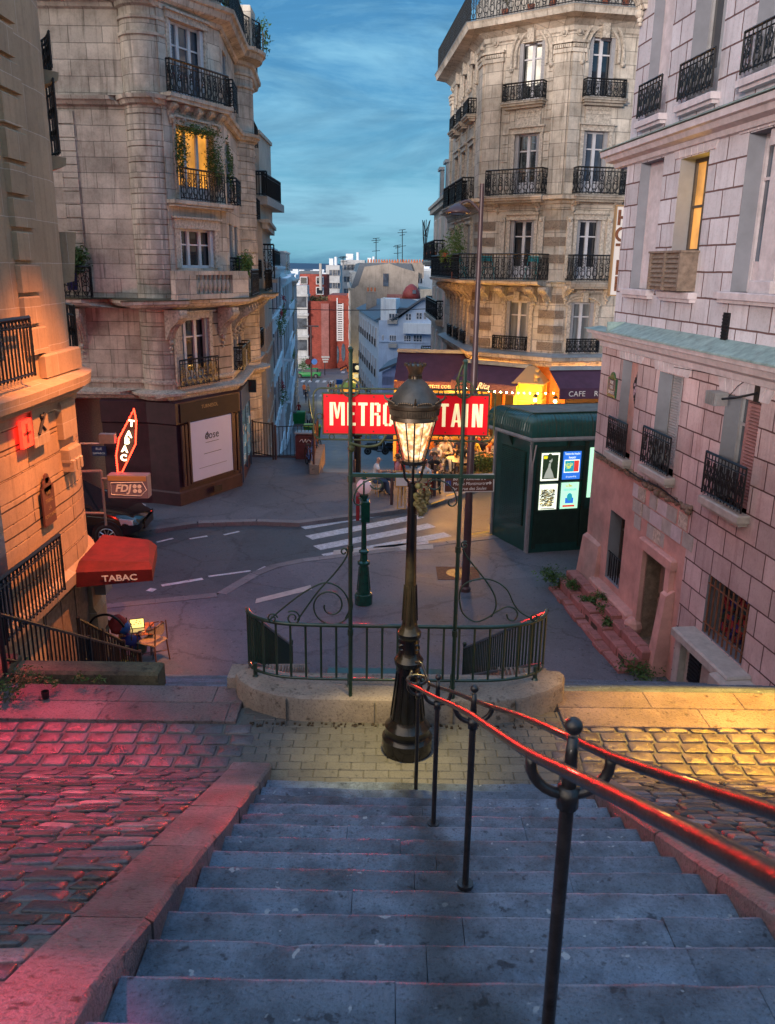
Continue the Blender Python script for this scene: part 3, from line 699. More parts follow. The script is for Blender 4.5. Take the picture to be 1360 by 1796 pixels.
def balcony(par,M,u0,u1,z,d=.55,h=.9,th=.2,t=.014,step=.115,mat='limestone',prof=True):
    w=round(u1-u0,2)
    def f(b):
        b.box(0,w,-d,.01,-th,0); b.box(-.04,w+.04,-d-.05,.01,-th*.45,.012); b.box(.05,w-.05,-d+.1,.01,-th-.08,-th)
    o=place(('balc',w,d,th,mat),f,mat,'balcony',M@T(u0,0,z),par)
    k=('rail',w-.06,h,d-.04,t,step,1,'iron'); me=CACHE.get(k)
    r=place(k,lambda b:scrollrail(b,w-.06,h,d-.04,t,step,1),'iron','railing',T(.03,0,.012),None); r.parent=o; return o
def console(par,M,u,ztop,h=.8,w=.24,p=.4,mat='carved_stone'):
    def f(b):
        pts=[(0,0),(-p,0),(-p,-.12*h)]
        for i in range(9):
            a=i/8; pts.append((-p*(1-a)**1.3*(1+.18*math.sin(a*7))-.05,-.12*h-a*h*.75))
        pts.append((0,-h*.87))
        n=len(pts)
        for x0,x1,s in ((-w/2,w/2,1),):
            vs=[(x0,y,z) for y,z in pts]+[(x1,y,z) for y,z in pts]
            b.add(vs,[tuple(range(n)),tuple(range(n,2*n))[::-1]]+[(i,n+i,n+(i+1)%n,(i+1)%n) for i in range(n)])
        for x in (-w/2-.012,w/2+.012):
            b.tube([(x-.01,-p*.68,-.22*h),(x+.01,-p*.68,-.22*h)],p*.27,10)
            b.tube([(x-.018,-p*.68,-.22*h),(x+.018,-p*.68,-.22*h)],p*.12,8)
        for xx in (-w*.25,0,w*.25): b.tube([(xx,-p-.0,-.14*h),(xx,-p*.75,-.35*h),(xx,-p*.36,-.62*h),(xx,-p*.12-.04,-.85*h)],.022,4)
        b.ball((0,-.08,-.95*h),.085,7,5); b.ball((0,-.06,-1.12*h),.06,6,4); b.ball((0,-.05,-1.25*h),.04,6,4)
    return place(('cons',h,w,p,mat),f,mat,'console_bracket',M@T(u,0,ztop),par)
def quoins(b,u0,u1,z0,z1,h=.36,p=.045,alt=.0,gap=.03):
    z=z0;i=0
    while z<z1-.1:
        a=alt if i%2 else 0
        b.bbox(u0+a,u1-a*0,-p,.02,z+gap,min(z+h,z1),.012); z+=h; i+=1
def surround(b,u0,u1,za,zb,w=.14,p=.06,sill=True,head=.18):
    b.box(u0-w,u0-.002,-p,.02,za,zb); b.box(u1+.002,u1+w,-p,.02,za,zb); b.box(u0-w-.03,u1+w+.03,-p-.03,.02,zb+.002,zb+head)
    b.box(u0-w-.08,u1+w+.08,-p-.1,.02,zb+head+.002,zb+head+.06)
def panel_rough(b,u0,u1,za,zb,p=.03):   # vermiculated block
    rp=random.Random(int(u0*100+za*37)); b.box(u0,u1,-p,.02,za,zb)
    n=int((u1-u0)*(zb-za)*260)
    for i in range(n):
        u=rp.uniform(u0+.03,u1-.03); z=rp.uniform(za+.02,zb-.02); a=rp.uniform(0,3.1); L=.03
        b.tube([(u,-p-.006,z),(u+L*math.cos(a),-p-.012,z+L*.6*math.sin(a)),(u+L*1.4*math.cos(a+.8),-p-.006,z+L*math.sin(a+.8))],.008,3,cap=False)
def chimney_stack(par,x,y,z,w=1.6,d=.5,h=1.4,n=6,mat='beige_party',ang=0):
    M=T(x,y,z)@RZ(ang)
    o=place(('chs',w,d,h,mat),lambda b:(b.box(-w/2,w/2,-d/2,d/2,-1,h),b.box(-w/2-.06,w/2+.06,-d/2-.06,d/2+.06,h,h+.1)),mat,'chimney',M,par)
    def f(b):
        for i in range(n):
            xx=-w/2+w*(i+.5)/n; b.lathe([(.09,h+.1),(.12,h+.3),(.09,h+.34),(.1,h+.5)],(xx,0,0),6)
    subplace(('pots',w,h,n),f,'chimney_pot','chimney_pots',o)
    return o
# ================= right building beside the stairs (pale block over rose plaster)
root=thing('corner_house','pale lilac and rose house right of the stairs, with one yellow lit window','building',(5.1,15,-7.3))
A=(4.72,18.6); B_=(5.55,11.5); ex=(B_[0]-A[0])/7.148; ey=(B_[1]-A[1])/7.148
Bx=(A[0]+ex*13,A[1]+ey*13); C_=(13.5,20.2); M=LF(A,Bx); Ms=LF(C_,A); Ls=math.hypot(C_[0]-A[0],C_[1]-A[1])
holes_up=[(1.15,2.05,2.75,5.2),(2.9,4.0,2.75,5.3),(5.0,6.3,2.75,5.3),(7.6,8.8,2.75,5.3)]
holes_mid=[(1.2,2.25,-.35,2.0),(2.95,4.0,.3,1.88),(5.2,6.6,-.3,1.98),(8,9.2,-.3,1.98)]
holes_low=[(1.22,2.0,-3.72,-1.78),(3.0,3.98,-3.6,-1.8),(5.5,6.52,-3.55,-1.85),(8.0,9.0,-3.55,-1.85)]
holes_g=[(1.3,2.1,-6.55,-5.0),(3.3,4.32,-7.1,-5.22),(5.68,6.98,-5.88,-4.84)]
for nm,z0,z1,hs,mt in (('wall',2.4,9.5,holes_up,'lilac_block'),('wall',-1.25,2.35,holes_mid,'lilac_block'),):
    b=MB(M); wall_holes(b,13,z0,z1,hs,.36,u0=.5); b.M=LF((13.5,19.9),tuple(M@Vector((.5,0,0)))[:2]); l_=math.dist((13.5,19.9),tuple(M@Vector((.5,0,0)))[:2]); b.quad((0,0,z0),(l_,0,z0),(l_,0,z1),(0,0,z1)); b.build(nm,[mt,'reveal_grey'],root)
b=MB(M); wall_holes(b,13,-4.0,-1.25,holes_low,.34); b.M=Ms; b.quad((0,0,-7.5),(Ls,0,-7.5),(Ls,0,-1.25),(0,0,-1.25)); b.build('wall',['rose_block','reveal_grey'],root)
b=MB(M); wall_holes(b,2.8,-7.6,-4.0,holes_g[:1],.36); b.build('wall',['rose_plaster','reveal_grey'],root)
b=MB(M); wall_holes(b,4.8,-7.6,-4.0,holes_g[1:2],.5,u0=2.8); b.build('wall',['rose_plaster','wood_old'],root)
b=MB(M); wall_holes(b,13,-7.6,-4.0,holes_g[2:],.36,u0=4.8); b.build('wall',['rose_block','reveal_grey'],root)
b=MB(); b.prism([(A[0]+.4,A[1]-.45),(Bx[0]+.4,Bx[1]),(16,Bx[1]),(16,19.8)],-7.6,9.4); b.build('core','reveal_grey',root)
pth=[C_,A,Bx]
b=MB(); b.sweep(pth,[(0,2.02),(.06,2.04),(.08,2.12),(.2,2.16),(.24,2.24),(.30,2.26),(.31,2.36),(.0,2.44)]); b.build('cornice','trim_lilac',root)
b=MB(); b.sweep(pth,[(0,-1.62),(.05,-1.60),(.07,-1.5),(.18,-1.44),(.22,-1.34),(.30,-1.32),(.31,-1.25),(.0,-1.2)]); b.build('cornice','trim_lilac',root)
b=MB(M); b.hex8([(1.1,-.36,-1.24),(13,-.36,-1.24),(13,.01,-1.24),(1.1,.01,-1.24),(1.1,-.36,-1.21),(13,-.36,-1.21),(13,.01,-1.02),(1.1,.01,-1.02)]); b.box(1.08,1.12,-.37,.0,-1.24,-1.02)
for i in range(12): b.box(1.1+i*1.0,1.12+i*1.0,-.365,.0,-1.22,-1.2)
b.hex8([(-.3,-.36,-1.248),(1.05,-.36,-1.248),(1.05,.01,-1.248),(-.3,.01,-1.248),(-.3,-.36,-1.235),(1.05,-.36,-1.235),(1.05,.01,-1.19),(-.3,.01,-1.19)]); b.build('lead_flashing','lead_flashing',root)
b=MB(M); b.hex8([(-.3,-.34,2.38),(13,-.34,2.38),(13,.01,2.38),(-.3,.01,2.38),(-.3,-.34,2.395),(13,-.34,2.395),(13,.01,2.47),(-.3,.01,2.47)]); b.build('lead_flashing','lead_flashing',root)
def psill(u0,u1,z,p=.16,h=.11,name='sill',mat='trim_lilac'):
    b=MB(M); b.bbox(u0-.12,u1+.12,-p,.3,z-h,z,.015); b.box(u0-.08,u1+.08,-p+.05,.02,z-h-.06,z-h); b.build(name,mat,root)
for h_ in holes_up: psill(h_[0],h_[1],h_[2])
for i,h_ in enumerate(holes_mid): psill(h_[0]+(.0 if i!=2 else -.1),h_[1]+(0 if i!=2 else .2),h_[2] if i!=1 else -.35)
for h_ in holes_low: psill(h_[0],h_[1],h_[2],.2,.12,mat='concrete_pale')
console(root,M,.62,5.3,.6,.34,.34,'limestone'); b=MB(M); b.box(.3,.95,-.4,.02,5.3,5.5); b.build('bracket_slab','limestone',root)
# blind windows, real windows
def blind(h_,mat='trim_lilac'): b=MB(M); b.box(h_[0],h_[1],.2,.36,h_[2],h_[3]); return b.build('blind_panel',mat,root)
blind(holes_up[0]); blind(holes_mid[0]); blind(holes_low[0],'rose_plaster')
window(root,M,2.9,4.0,2.75,5.3,.34,'pane_dark','shutter_grey'); window(root,M,5.0,6.3,2.75,5.3,.34,'pane_blue'); window(root,M,7.6,8.8,2.75,5.3,.34)
window(root,M,2.95,4.0,.3,1.88,.34,'pane_lit','frame_dark',trans=.5,name='window')['label']='tall window glowing yellow'
window(root,M,5.2,6.6,-.3,1.98,.34,'pane_blue','trim_lilac'); window(root,M,8,9.2,-.3,1.98,.34)
window(root,M,3.0,3.98,-3.6,-1.8,.33,'pane_dark','shutter_grey'); window(root,M,5.5,6.52,-3.55,-1.85,.33,'pane_blue','shutter_grey'); window(root,M,8,9,-3.55,-1.85,.33,'pane_blue','shutter_grey')
window(root,M,1.3,2.1,-6.55,-5.0,.34,'pane_dark','frame_dark')
def louvre(u0,u1,z0,z1,mat,y=.1,v=.03):
    b=MB(M); e=.045; b.box(u0,u0+e,y,y+v,z0,z1); b.box(u1-e,u1,y,y+v,z0,z1); b.box(u0,u1,y+.003,y+v-.003,z1-e,z1); b.box(u0,u1,y+.003,y+v-.003,z0,z0+e)
    b.box(u0+e,u1-e,y+v*.8,y+v,z0,z1); n=int((z1-z0)/.055)
    for i in range(n):
        z=z0+e+i*(z1-z0-2*e)/n; b.hex8([(u0+e,y-.005,z),(u1-e,y-.005,z),(u1-e,y+v,z+.035),(u0+e,y+v,z+.035),(u0+e,y-.005,z+.014),(u1-e,y-.005,z+.014),(u1-e,y+v,z+.045),(u0+e,y+v,z+.045)])
    return b.build('shutter',mat,root)
louvre(3.02,3.5,-3.5,-1.85,'shutter_grey',.26); louvre(3.5,3.96,-3.5,-1.85,'shutter_grey',.2)
o=louvre(6.08,6.5,-3.5,-1.9,'shutter_rose',.05,.05); louvre(5.9,6.2,-3.5,-1.9,'shutter_rose',.15,.05)
b=MB(M); # weathered louvred box under the lit window
b.box(2.78,4.02,-.28,.02,-.33,.30); b.cm=1
for i in range(7): 
    for a,c in ((2.84,3.36),(3.44,3.96)): b.hex8([(a,-.32,-.27+i*.08),(c,-.32,-.27+i*.08),(c,-.285,-.22+i*.08),(a,-.285,-.22+i*.08),(a,-.32,-.255+i*.08),(c,-.32,-.255+i*.08),(c,-.285,-.205+i*.08),(a,-.285,-.205+i*.08)])
for a in (2.78,3.37,3.97): b.box(a,a+.06,-.33,-.28,-.33,.30)
b.box(2.74,4.06,-.34,.0,.30,.335); b.build('louvred_box',['wood_old','wood_old'],root)
for h_,w in ((holes_up[0],.0),(holes_up[1],.05),(holes_up[2],.0)): 
    railing(root,M@T(0,-.13,0),h_[0]-.06,h_[1]+.06,h_[2]+.03,.6,.0,.013,.12,1,'iron')
for h_ in holes_low: railing(root,M@T(0,-.16,0),h_[0]-.1,h_[1]+.12,h_[2]+.02,.72,.0,.012,.10,1,'iron')
# keystones: raised wedge stones over openings
for hs in (holes_mid[:3],holes_low[:3],holes_up[:3]):
    for h_ in hs:
        b=MB(M); n=5; w=(h_[1]-h_[0])/n
        for i in range(-1,n+1):
            s=(i+.5-n/2)*.05; x=h_[0]+i*w
            b.hex8([(x+.012,-.022,h_[3]+.02),(x+w-.012,-.022,h_[3]+.02),(x+w-.012,.01,h_[3]+.02),(x+.012,.01,h_[3]+.02),(x+.012+s,-.022,h_[3]+.34),(x+w-.012+s+.04,-.022,h_[3]+.34),(x+w-.012+s+.04,.01,h_[3]+.34),(x+.012+s,.01,h_[3]+.34)])
        b.build('lintel_block','trim_lilac',root)
b=MB(M)  # ragged broken string line between block and plaster
rs=random.Random(9)
for i in range(85):
    u=.3+4.6*i/85; z=-3.97-.02*math.sin(u*2)+rs.uniform(-.05,.04); b.ball((u,-.03,z),rs.uniform(.03,.075),6,4)
b.build('broken_string_course','wood_old',root)
b=MB(M); b.tube([(u,-.09,-3.9-.03*math.sin(u*3)) for u in [.3+.3*i for i in range(15)]],.015,5); b.build('cable','iron',root)
b=MB(M)
for i in range(26):   # patches where plaster has fallen from the blocks
    u=rs.uniform(2.3,4.7); z=rs.choice([-4.12,-4.42,-4.72])-rs.random()*.0; b.cm=rs.choice([0,1,2]); b.box(u,u+rs.uniform(.25,.4),-.008-.001*i*.3,.0,z-.27,z)
b.build('bare_patches',['concrete_pale','trim_lilac','carved_stone'],root)
# ground floor: door with moulded surround
b=MB(M); 
for a,c in ((3.12,3.30),(4.32,4.5)): b.bbox(a,c,-.1,.02,-7.5,-5.1,.03)
b.bbox(3.1,4.55,-.12,.02,-5.22,-5.02,.03); b.hex8([(4.34,-.32,-7.5),(4.62,-.32,-7.5),(4.62,0,-7.5),(4.34,0,-7.5),(4.36,-.16,-5.7),(4.58,-.16,-5.7),(4.58,0,-5.6),(4.36,0,-5.6)])
b.ball((3.2,-.1,-6.9),.2,8,6); b.build('door_surround','rose_plaster',root)
b=MB(M); b.box(3.3,4.32,.34,.4,-7.2,-5.22); b.box(3.4,3.8,.265,.29,-6.9,-6.2); b.box(3.4,3.8,.265,.29,-6.1,-5.4); b.box(3.86,4.25,.265,.29,-6.9,-6.2); b.box(3.86,4.25,.265,.29,-6.1,-5.4); d_=b.build('door','wood_old',root)
b=MB(M); b.ball((3.83,.24,-6.3),.03,8,5); b.build('handle','steel',d_)
b=MB(M)
for i in range(9): b.tube([(5.75+i*.145,.02,-5.86),(5.75+i*.145,.02,-4.86)],.017,5)
for z in (-5.7,-5.0): b.tube([(5.68,.02,z),(6.98,.02,z)],.014,5)
b.build('window_bars','rust',root)
b=MB(M); rs=random.Random(4); b.box(5.68,6.98,.3,.34,-5.88,-4.84)
for i in range(120):
    b.cm=rs.choice([1,2,3,4]); u=rs.uniform(5.72,6.9); z=rs.uniform(-5.84,-4.9); b.box(u,u+.07,.29-.0004*i,.3,z,z+.08)
b.build('stained_glass',['pane_dark','cafe_red','bag_blue','door_green','bag_red'],root)
b=MB(M); b.bbox(5.4,7.3,-.4,.1,-6.05,-5.9,.03); b.bbox(5.4,5.6,-.3,0,-7.4,-6.05,.03); b.bbox(6.95,9.5,-.5,.02,-6.6,-5.95,.05); b.box(5.4,8,-.18,.01,-7.6,-6.05); b.build('broken_ledge','concrete_pale',root)
b=MB(M); b.box(5.75,6.15,-.2,-.17,-6.75,-6.25)
for i in range(7): b.box(5.77,6.13,-.215,-.2,-6.72+i*.07,-6.69+i*.07)
b.build('vent_grille','iron',root)
b=MB(M); b.box(5.12,5.32,-.02,.01,-1.12,-.62)
for i in range(9): b.box(5.13,5.31,-.035,-.02,-1.1+i*.052,-1.075+i*.052)
b.build('vent_grille','iron',root)
b=MB(M)
for i in range(6): b.tube([(1.38+i*.13,.04,-6.52),(1.38+i*.13,.04,-5.95)],.014,4)
b.tube([(1.3,.04,-5.95),(2.1,.04,-5.95)],.016,4); b.build('window_bars','iron',root)
b=MB(M); b.hex8([(-.02,-.25,-7.5),(1.0,-.18,-7.5),(1.0,.05,-7.5),(-.02,.05,-7.5),(.0,-.1,-6.0),(.9,-.05,-6.0),(.9,.05,-5.9),(0,.05,-5.9)]); b.bbox(.9,3.1,-.22,.05,-7.5,-6.7,.04); b.build('sloping_plinth','rose_plaster',root)
# pilaster with capital by the tall window of the middle floor
b=MB(M); b.bbox(5.75,6.2,.1,.25,-.3,1.98,.01); b.bbox(5.68,6.27,.02,.27,-.3,-.12,.02); b.bbox(5.7,6.25,.05,.26,1.75,1.98,.02); b.build('pilaster','trim_lilac',root)
# street name plaque, pixel mosaic, floodlight: separate things on the wall
pl=thing('street_plaque','small green bordered blue street name plaque with arched top on the rose corner wall','sign',tuple(M@Vector((.78,-.04,-2.4))))
b=MB(M); b.box(.55,1.02,-.03,.0,-2.62,-2.22); b.tube([(.78,-.03,-2.22),(.78,0,-2.22)],.13,12); b.build('plaque','sign_green',pl)
b=MB(M); b.box(.585,.985,-.034,-.02,-2.585,-2.25); b.build('face','sign_navy',pl)
for i,s_ in enumerate(('RUE','DES','SAULES')): text_mesh(s_,M@T(.785,-.036,-2.31-i*.105),.1,'sign_white','lettering',pl,depth=.001)
ms=thing('pixel_mosaic','black diamond of mosaic tiles with a pale zigzag on the blind rose window','mosaic',tuple(M@Vector((1.6,.15,-2.3))))
b=MB(M); rows=[1,2,4,5,6,6,5,5,4,3,2,1]; zz=-1.98
for r_,n_ in enumerate(rows):
    for j in range(n_):
        u=1.62+(j-n_/2)*.062; b.bbox(u+.003,u+.059,.17,.2,zz-.062*(r_+1)+.003,zz-.062*r_-.003,.004)
b.build('dark_tiles','tile_black',ms)
b=MB(M)
for r_,j in ((4,1),(5,2),(4,3),(5,3),(6,1),(6,2),(7,1),(5,4),(6,3)): u=1.62+(j-3)*.062; b.bbox(u+.003,u+.059,.160,.172,zz-.062*(r_+1)+.003,zz-.062*r_-.003,.004)
b.build('pale_tiles','tile_pink',ms)
fl=thing('floodlight','grey finned floodlight on an arm above the rose shuttered window','floodlight',tuple(M@Vector((6.3,0,-1.75))))
b=MB(M)
for i in range(7): b.box(5.78+i*.045,5.80+i*.045,-.5,-.28,-1.96,-1.76)
b.box(5.77,6.08,-.46,-.3,-1.94,-1.78); b.build('housing','kiosk_grey',fl); b=MB(M); b.tube([(6.08,-.38,-1.85),(6.3,-.3,-1.8),(6.4,-.02,-1.72)],.02,6); b.tube([(6.2,-.35,-1.8),(6.15,-.2,-1.65),(6.0,-.02,-1.6),(4.6,-.02,-1.62),(3.6,-.02,-1.66)],.008,4); b.box(6.33,6.47,-.03,0,-1.85,-1.6); b.build('arm','iron',fl)
b=MB(M); b.box(5.79,6.06,-.47,-.461,-1.93,-1.79); b.build('lens','pane_blue',fl)
# stepped brick planters at its foot
pt=thing('stepped_planter','crumbling stepped brick planters with small plants at the foot of the rose house','planter',tuple(M@Vector((2,-.4,-7.3))))
b=MB(M); rs=random.Random(21)
for k in range(3):
    x=.1
    while x<4.3:
        w=rs.uniform(.2,.55)
        if rs.random()>.04:
            b.M=M@T(x+w/2,-.76+k*.22,0)@RZ(rs.uniform(-.04,.04)); b.bbox(-w/2,w/2-.012,-.11+rs.uniform(-.03,.02),.13,-7.35,-7.2+k*.2+rs.uniform(-.05,.03),.025)
        x+=w
b.build('brick_course','rose_brick',pt); b=MB(M); b.box(.12,4.2,-.66,-.05,-7.4,-7.12); b.build('earth','soil',pt)
for u,v,z,r_,n_ in ((.0,-.8,-6.95,.35,160),(.9,-.6,-6.9,.2,90),(2.9,-.5,-6.95,.2,90),(2.0,-.25,-6.75,.2,80),(.25,-.7,-7.0,.3,110),(1.6,-.45,-6.95,.22,70),(2.4,-.35,-6.85,.25,80),(4.5,-.5,-7.12,.4,160),(3.4,-.3,-6.9,.15,40)):
    q=M@Vector((u,v,z)); b=MB(); b.leaves(tuple(q),(r_,r_*1.1,r_*.6),n_*3,.075); b.build('plant','leaf',pt)
q=M@Vector((5.2,-.5,-7.05)); b=MB(); b.leaves((4.75,13.3,-7.1),(.5,.3,.2),420,.07); tag(b.build('weed_clump','leaf'),'clump of green weeds below the broken ledge of the rose house','plant')
# ================= left building beside the stairs (round tan corner)
root=thing('round_corner_house','tan stone house with rounded corner beside the left flight, lower storey lit orange','building',(-6,13,-7.3))
def arcpath(r=2.25,x0=-5.65,cy=13.6,n=12,tail=True):
    p=[(x0-.25,4.0),(x0-.12,9.0),(x0,11.6)]; c=x0-r
    for i in range(n+1):
        a=(PI/2)*i/n*1.0; p.append((c+r*math.cos(a),cy+r*math.sin(a)))
    if tail:p.append((-16,cy+r+.3))
    return p
pa=arcpath()
def cw(path): return path  # outside lies right of travel towards the street (+x)
def courses(z0,z1,h,g,dep):
    pr=[];z=z0
    while z<z1-1e-3:
        t=min(z+h,z1); pr+=[(-dep,z),(0,z+g),(0,t-g),(-dep,t)]; z=t
    return pr
b=MB(); b.sweep(pa,[(0,-1.72),(0,9.5)]); b.build('wall','tan_ashlar',root)
b=MB(); b.sweep(pa,courses(-4.95,-2.25,.335,.012,.035)); b.build('wall','tan_rustic',root)
b=MB(); b.sweep(pa,[(-.15,-7.6),(-.15,-5.0)]); b.build('wall','tan_ashlar',root)
b=MB(); b.sweep(pa,[(0,-2.25),(.04,-2.23),(.06,-2.12),(.16,-2.06),(.18,-1.98),(.3,-1.95),(.32,-1.78),(0,-1.7)]); b.build('cornice','tan_ashlar',root)
b=MB(); b.sweep(arcpath()[:9],[(-.1,-5.22),(.1,-5.2),(.12,-5.0),(.0,-4.93)]); b.build('cornice','tan_ashlar',root)
def onp(y,x0=-5.65): return x0 if y>11.6 else x0-.12*(11.6-y)/2.6
b=MB()
for i in range(24):
    z=-1.35+i*.45; b.bbox(-5.8,-5.57,12.25+(.0 if i%2 else .0),12.95-(.12 if i%2 else 0),z+.03,z+.42,.02)
b.build('quoin_stones','tan_ashlar',root)
b=MB(); b.bbox(-5.8,-5.54,12.7,14.2,-1.7,-1.35,.03); b.build('plinth','tan_ashlar',root)
# balconies seen past the curve
for z0,h,n_ in ((2.95,.52,1),(1.7,1.1,1),(-1.85,1.15,1)):
    b=MB(); y0=15.35; 
    for k in range(10): a=PI/2*.25+k*.07; x=-7.9+2.38*math.cos(a); y=13.6+2.38*math.sin(a); b.tube([(x,y,z0),(x,y,z0+h)],.018,4)
    pts=[(-7.9+2.38*math.cos(PI/2*.25+k*.07),13.6+2.38*math.sin(PI/2*.25+k*.07)) for k in range(10)]
    for zz in (z0+.05,z0+h,z0+h*.85): b.tube([(x,y,zz) for x,y in pts],.022,4)
    for k in range(9):
        for zz in (.3,.6): b.tube([( (pts[k][0]+pts[k+1][0])/2+.07*math.cos(t)*(-.4), (pts[k][1]+pts[k+1][1])/2+.07*math.cos(t)*.6, z0+h*zz+.08*math.sin(t)) for t in (0,1,2,3,4,5)],.012,3,closed=True)
    b.build('railing','iron',root)
for z in (2.93,1.66):
    b=MB(); b.sweep([(-7.9+2.25*math.cos(a),13.6+2.25*math.sin(a)) for a in (.45,.7,1.0,1.2)],[(0,z-.2),(.15,z-.16),(.22,z-.12),(.24,z),(0,z+.02)]); b.build('balcony','tan_ashlar',root)
b=MB(); b.sweep([(-7.9+2.25*math.cos(a),13.6+2.25*math.sin(a)) for a in (.5,.6,.7)],[(0,-.35),(.2,-.3),(.26,.2),(.3,.5),(0,.5)]); b.build('console_bracket','tan_ashlar',root)
# windows with guards at the picture's edge
for z0,z1,yb in ((-1.3,1.2,11.55),(-4.9,-2.6,10.9)):
    b=MB(); b.box(-5.70,-5.60,yb-1.1,yb-.05,z0,z1); b.build('window','pane_blue',root)
b=MB(LF((-5.42,12.0),(-5.45,10.3))@T(0,0,0)); scrollrail(b,1.6,.85,0,.016,.11,0); b.v=[v+Vector((0,0,-1.6)) for v in b.v]; b.build('railing','iron',root)
b=MB(LF((-5.4,12.2),(-5.45,10.2))); scrollrail(b,2,.95,0,.016,.11,0); b.v=[v+Vector((0,0,-5.0)) for v in b.v]; b.build('railing','iron',root)
# carved block, vent and shutter door, meter box
b=MB(); b.bbox(-5.68,-5.55,13.15,13.75,-2.75,-2.15,.03); b.bbox(-5.68,-5.5,13.2,13.7,-3.15,-2.9,.04)
for i in range(3): b.bbox(-5.68,-5.46,13.22+i*.16,13.32+i*.16,-3.3,-3.1,.02)
b.build('carved_block','tan_ashlar',root)
b=MB(); b.box(-5.86,-5.78,12.2,14.1,-7.4,-5.35)
for i in range(3): b.box(-5.79,-5.765,12.25+i*.62,12.8+i*.62,-7.3,-5.45)
b.build('shutter_door','stucco_gold' if 0 else 'wood_old',root)
b=MB(); b.box(-5.82,-5.74,10.2,11.5,-6.9,-5.8)
for i in range(9): b.box(-5.75,-5.72,10.22,11.48,-6.86+i*.12,-6.8+i*.12)
b.build('vent_grille','door_green',root)
b=MB(); b.bbox(-5.72,-5.5,14.25,14.6,-5.9,-5.5,.02); b.build('meter_box','kiosk_grey',root)
b=MB(); b.sweep([(-5.8,14.1),(-5.8,14.2),(-5.82,14.6),(-5.95,15)],[(0,-7.5),(.16,-7.5),(.16,-6.2),(.1,-6.1),(.1,-5.2),(0,-5.2)]); b.build('pilaster','tan_ashlar',root)
root.location.x+=.30
# wall plaques and signs on the house (own things)
def wallplane(px,py,X): r=ray(px,py); return r*(X/r.x)
q=wallplane(83,875,-5.3)
t_=thing('history_plaque','small brown wall plaque with pointed top on the orange lit wall','plaque',tuple(q))
b=MB(LF((q.x+.03,q.y+.25),(q.x+.03,q.y-.25))); b.M=LF((-5.30,q.y-.22),(-5.30,q.y+.22)); b.box(0,.44,-.03,.0,q.z-.4,q.z+.2); b.tube([(.22,-.03,q.z+.2),(.22,0,q.z+.2)],.15,10); b.tube([(.22,-.03,q.z+.33),(.22,0,q.z+.33)],.08,8); b.build('plate','brass_plate',t_)
for i,s_ in enumerate(('BAR','TABAC','LA','FONTAINE')): text_mesh(s_,b.M@T(.22,-.035,q.z+.1-i*.12),.09,'ink_gold','lettering',t_,depth=.001)
q=wallplane(40,760,-5.3)
t_=thing('led_sign','small glowing red sign panel under the tan ledge','sign',tuple(q)); Mq=LF((-5.28,q.y-.17),(-5.28,q.y+.17))
b=MB(Mq); b.box(0,.34,-.05,0,q.z-.2,q.z+.2); b.build('panel','led_red',t_); b=MB(Mq); b.box(.05,.29,-.055,-.045,q.z-.02,q.z+.02); b.box(.14,.2,-.055,-.045,q.z-.14,q.z+.14); b.build('symbol','cafe_red',t_)
q=wallplane(69,745,-5.25)
t_=thing('tile_panel','square stone tile with a small dark running figure under the tan ledge','wall tile',tuple(q)); Mq=LF((-5.24,q.y-.28),(-5.24,q.y+.28))
b=MB(Mq); b.box(0,.56,-.02,0,q.z-.3,q.z+.3); b.build('tile','tan_ashlar',t_); b=MB(Mq); b.tube([(.15,-.03,q.z-.12),(.28,-.03,q.z+.02),(.42,-.03,q.z+.15)],.03,5); b.tube([(.28,-.03,q.z),(.4,-.03,q.z-.1)],.022,5); b.ball((.3,-.03,q.z+.12),.045,7,5); b.build('figure','ink',t_)
# TABAC neon lozenge and its bracket
Mn=LF((-5.6,15.3),(-4.4,15.15))
def pxl(px,py,D=15.6): return P(px,py,D)
t_=thing('tobacco_sign','glowing red neon lozenge reading TABAC on a bracket from the tan corner','neon sign',tuple(pxl(225,770)))
cz=[pxl(236,718),pxl(240,738),pxl(239,778),pxl(215,828),pxl(208,828),pxl(205,798),pxl(210,768)]
def polyloop(pts,n): 
    out=[]
    for i in range(len(pts)):
        a,c=Vector(pts[i]),Vector(pts[(i+1)%len(pts)])
        for k in range(n): out.append(a.lerp(c,k/n))
    return out
c0=sum((Vector(p) for p in cz),Vector())/len(cz)
b=MB(); 
back=[p+Vector((0,.06,0)) for p in cz]; fr=[p+Vector((0,.0,0)) for p in cz]; n=len(cz)
b.add([tuple(p) for p in fr+back],[tuple(range(n)),tuple(range(n,2*n))[::-1]]+[(i,(i+1)%n,n+(i+1)%n,n+i) for i in range(n)]); b.build('panel','ink',t_)
b=MB(); b.tube([tuple(p+Vector((0,-.03,0))) for p in polyloop(cz,3)],.014,5,closed=True); 
for p in polyloop(cz,7): b.ball(tuple(c0+(p-c0)*1.02+Vector((0,-.04,0))),.017,5,3)
b.build('neon_tube','neon_red',t_)
for ch,(x,y) in zip('TABAC',((231,743),(226,762),(223,774),(219,788),(217,803))):
    q=pxl(x,y,15.50); text_mesh(ch,T(*q)@RZ(-.05)@Matrix.Rotation(.12,4,'Y'),.17,'neon_white','letter',t_,depth=.012,font_bold=.006)
b=MB(); q0=pxl(140,778,15.4);q1=pxl(176,778,15.5); b.tube([tuple(q0),tuple(q1)],.022,5); b.build('bracket','steel',t_)
b=MB(); q=pxl(176,777,15.5); q2=pxl(203,763,15.55); b.box(q.x,q2.x,15.45,15.6,q.z+.0,q2.z+.03); b.build('junction_box','kiosk_grey',t_)
t_=thing('lottery_sign','grey box sign reading FDJ with a clover, under the neon lozenge','sign',tuple(pxl(226,853)))
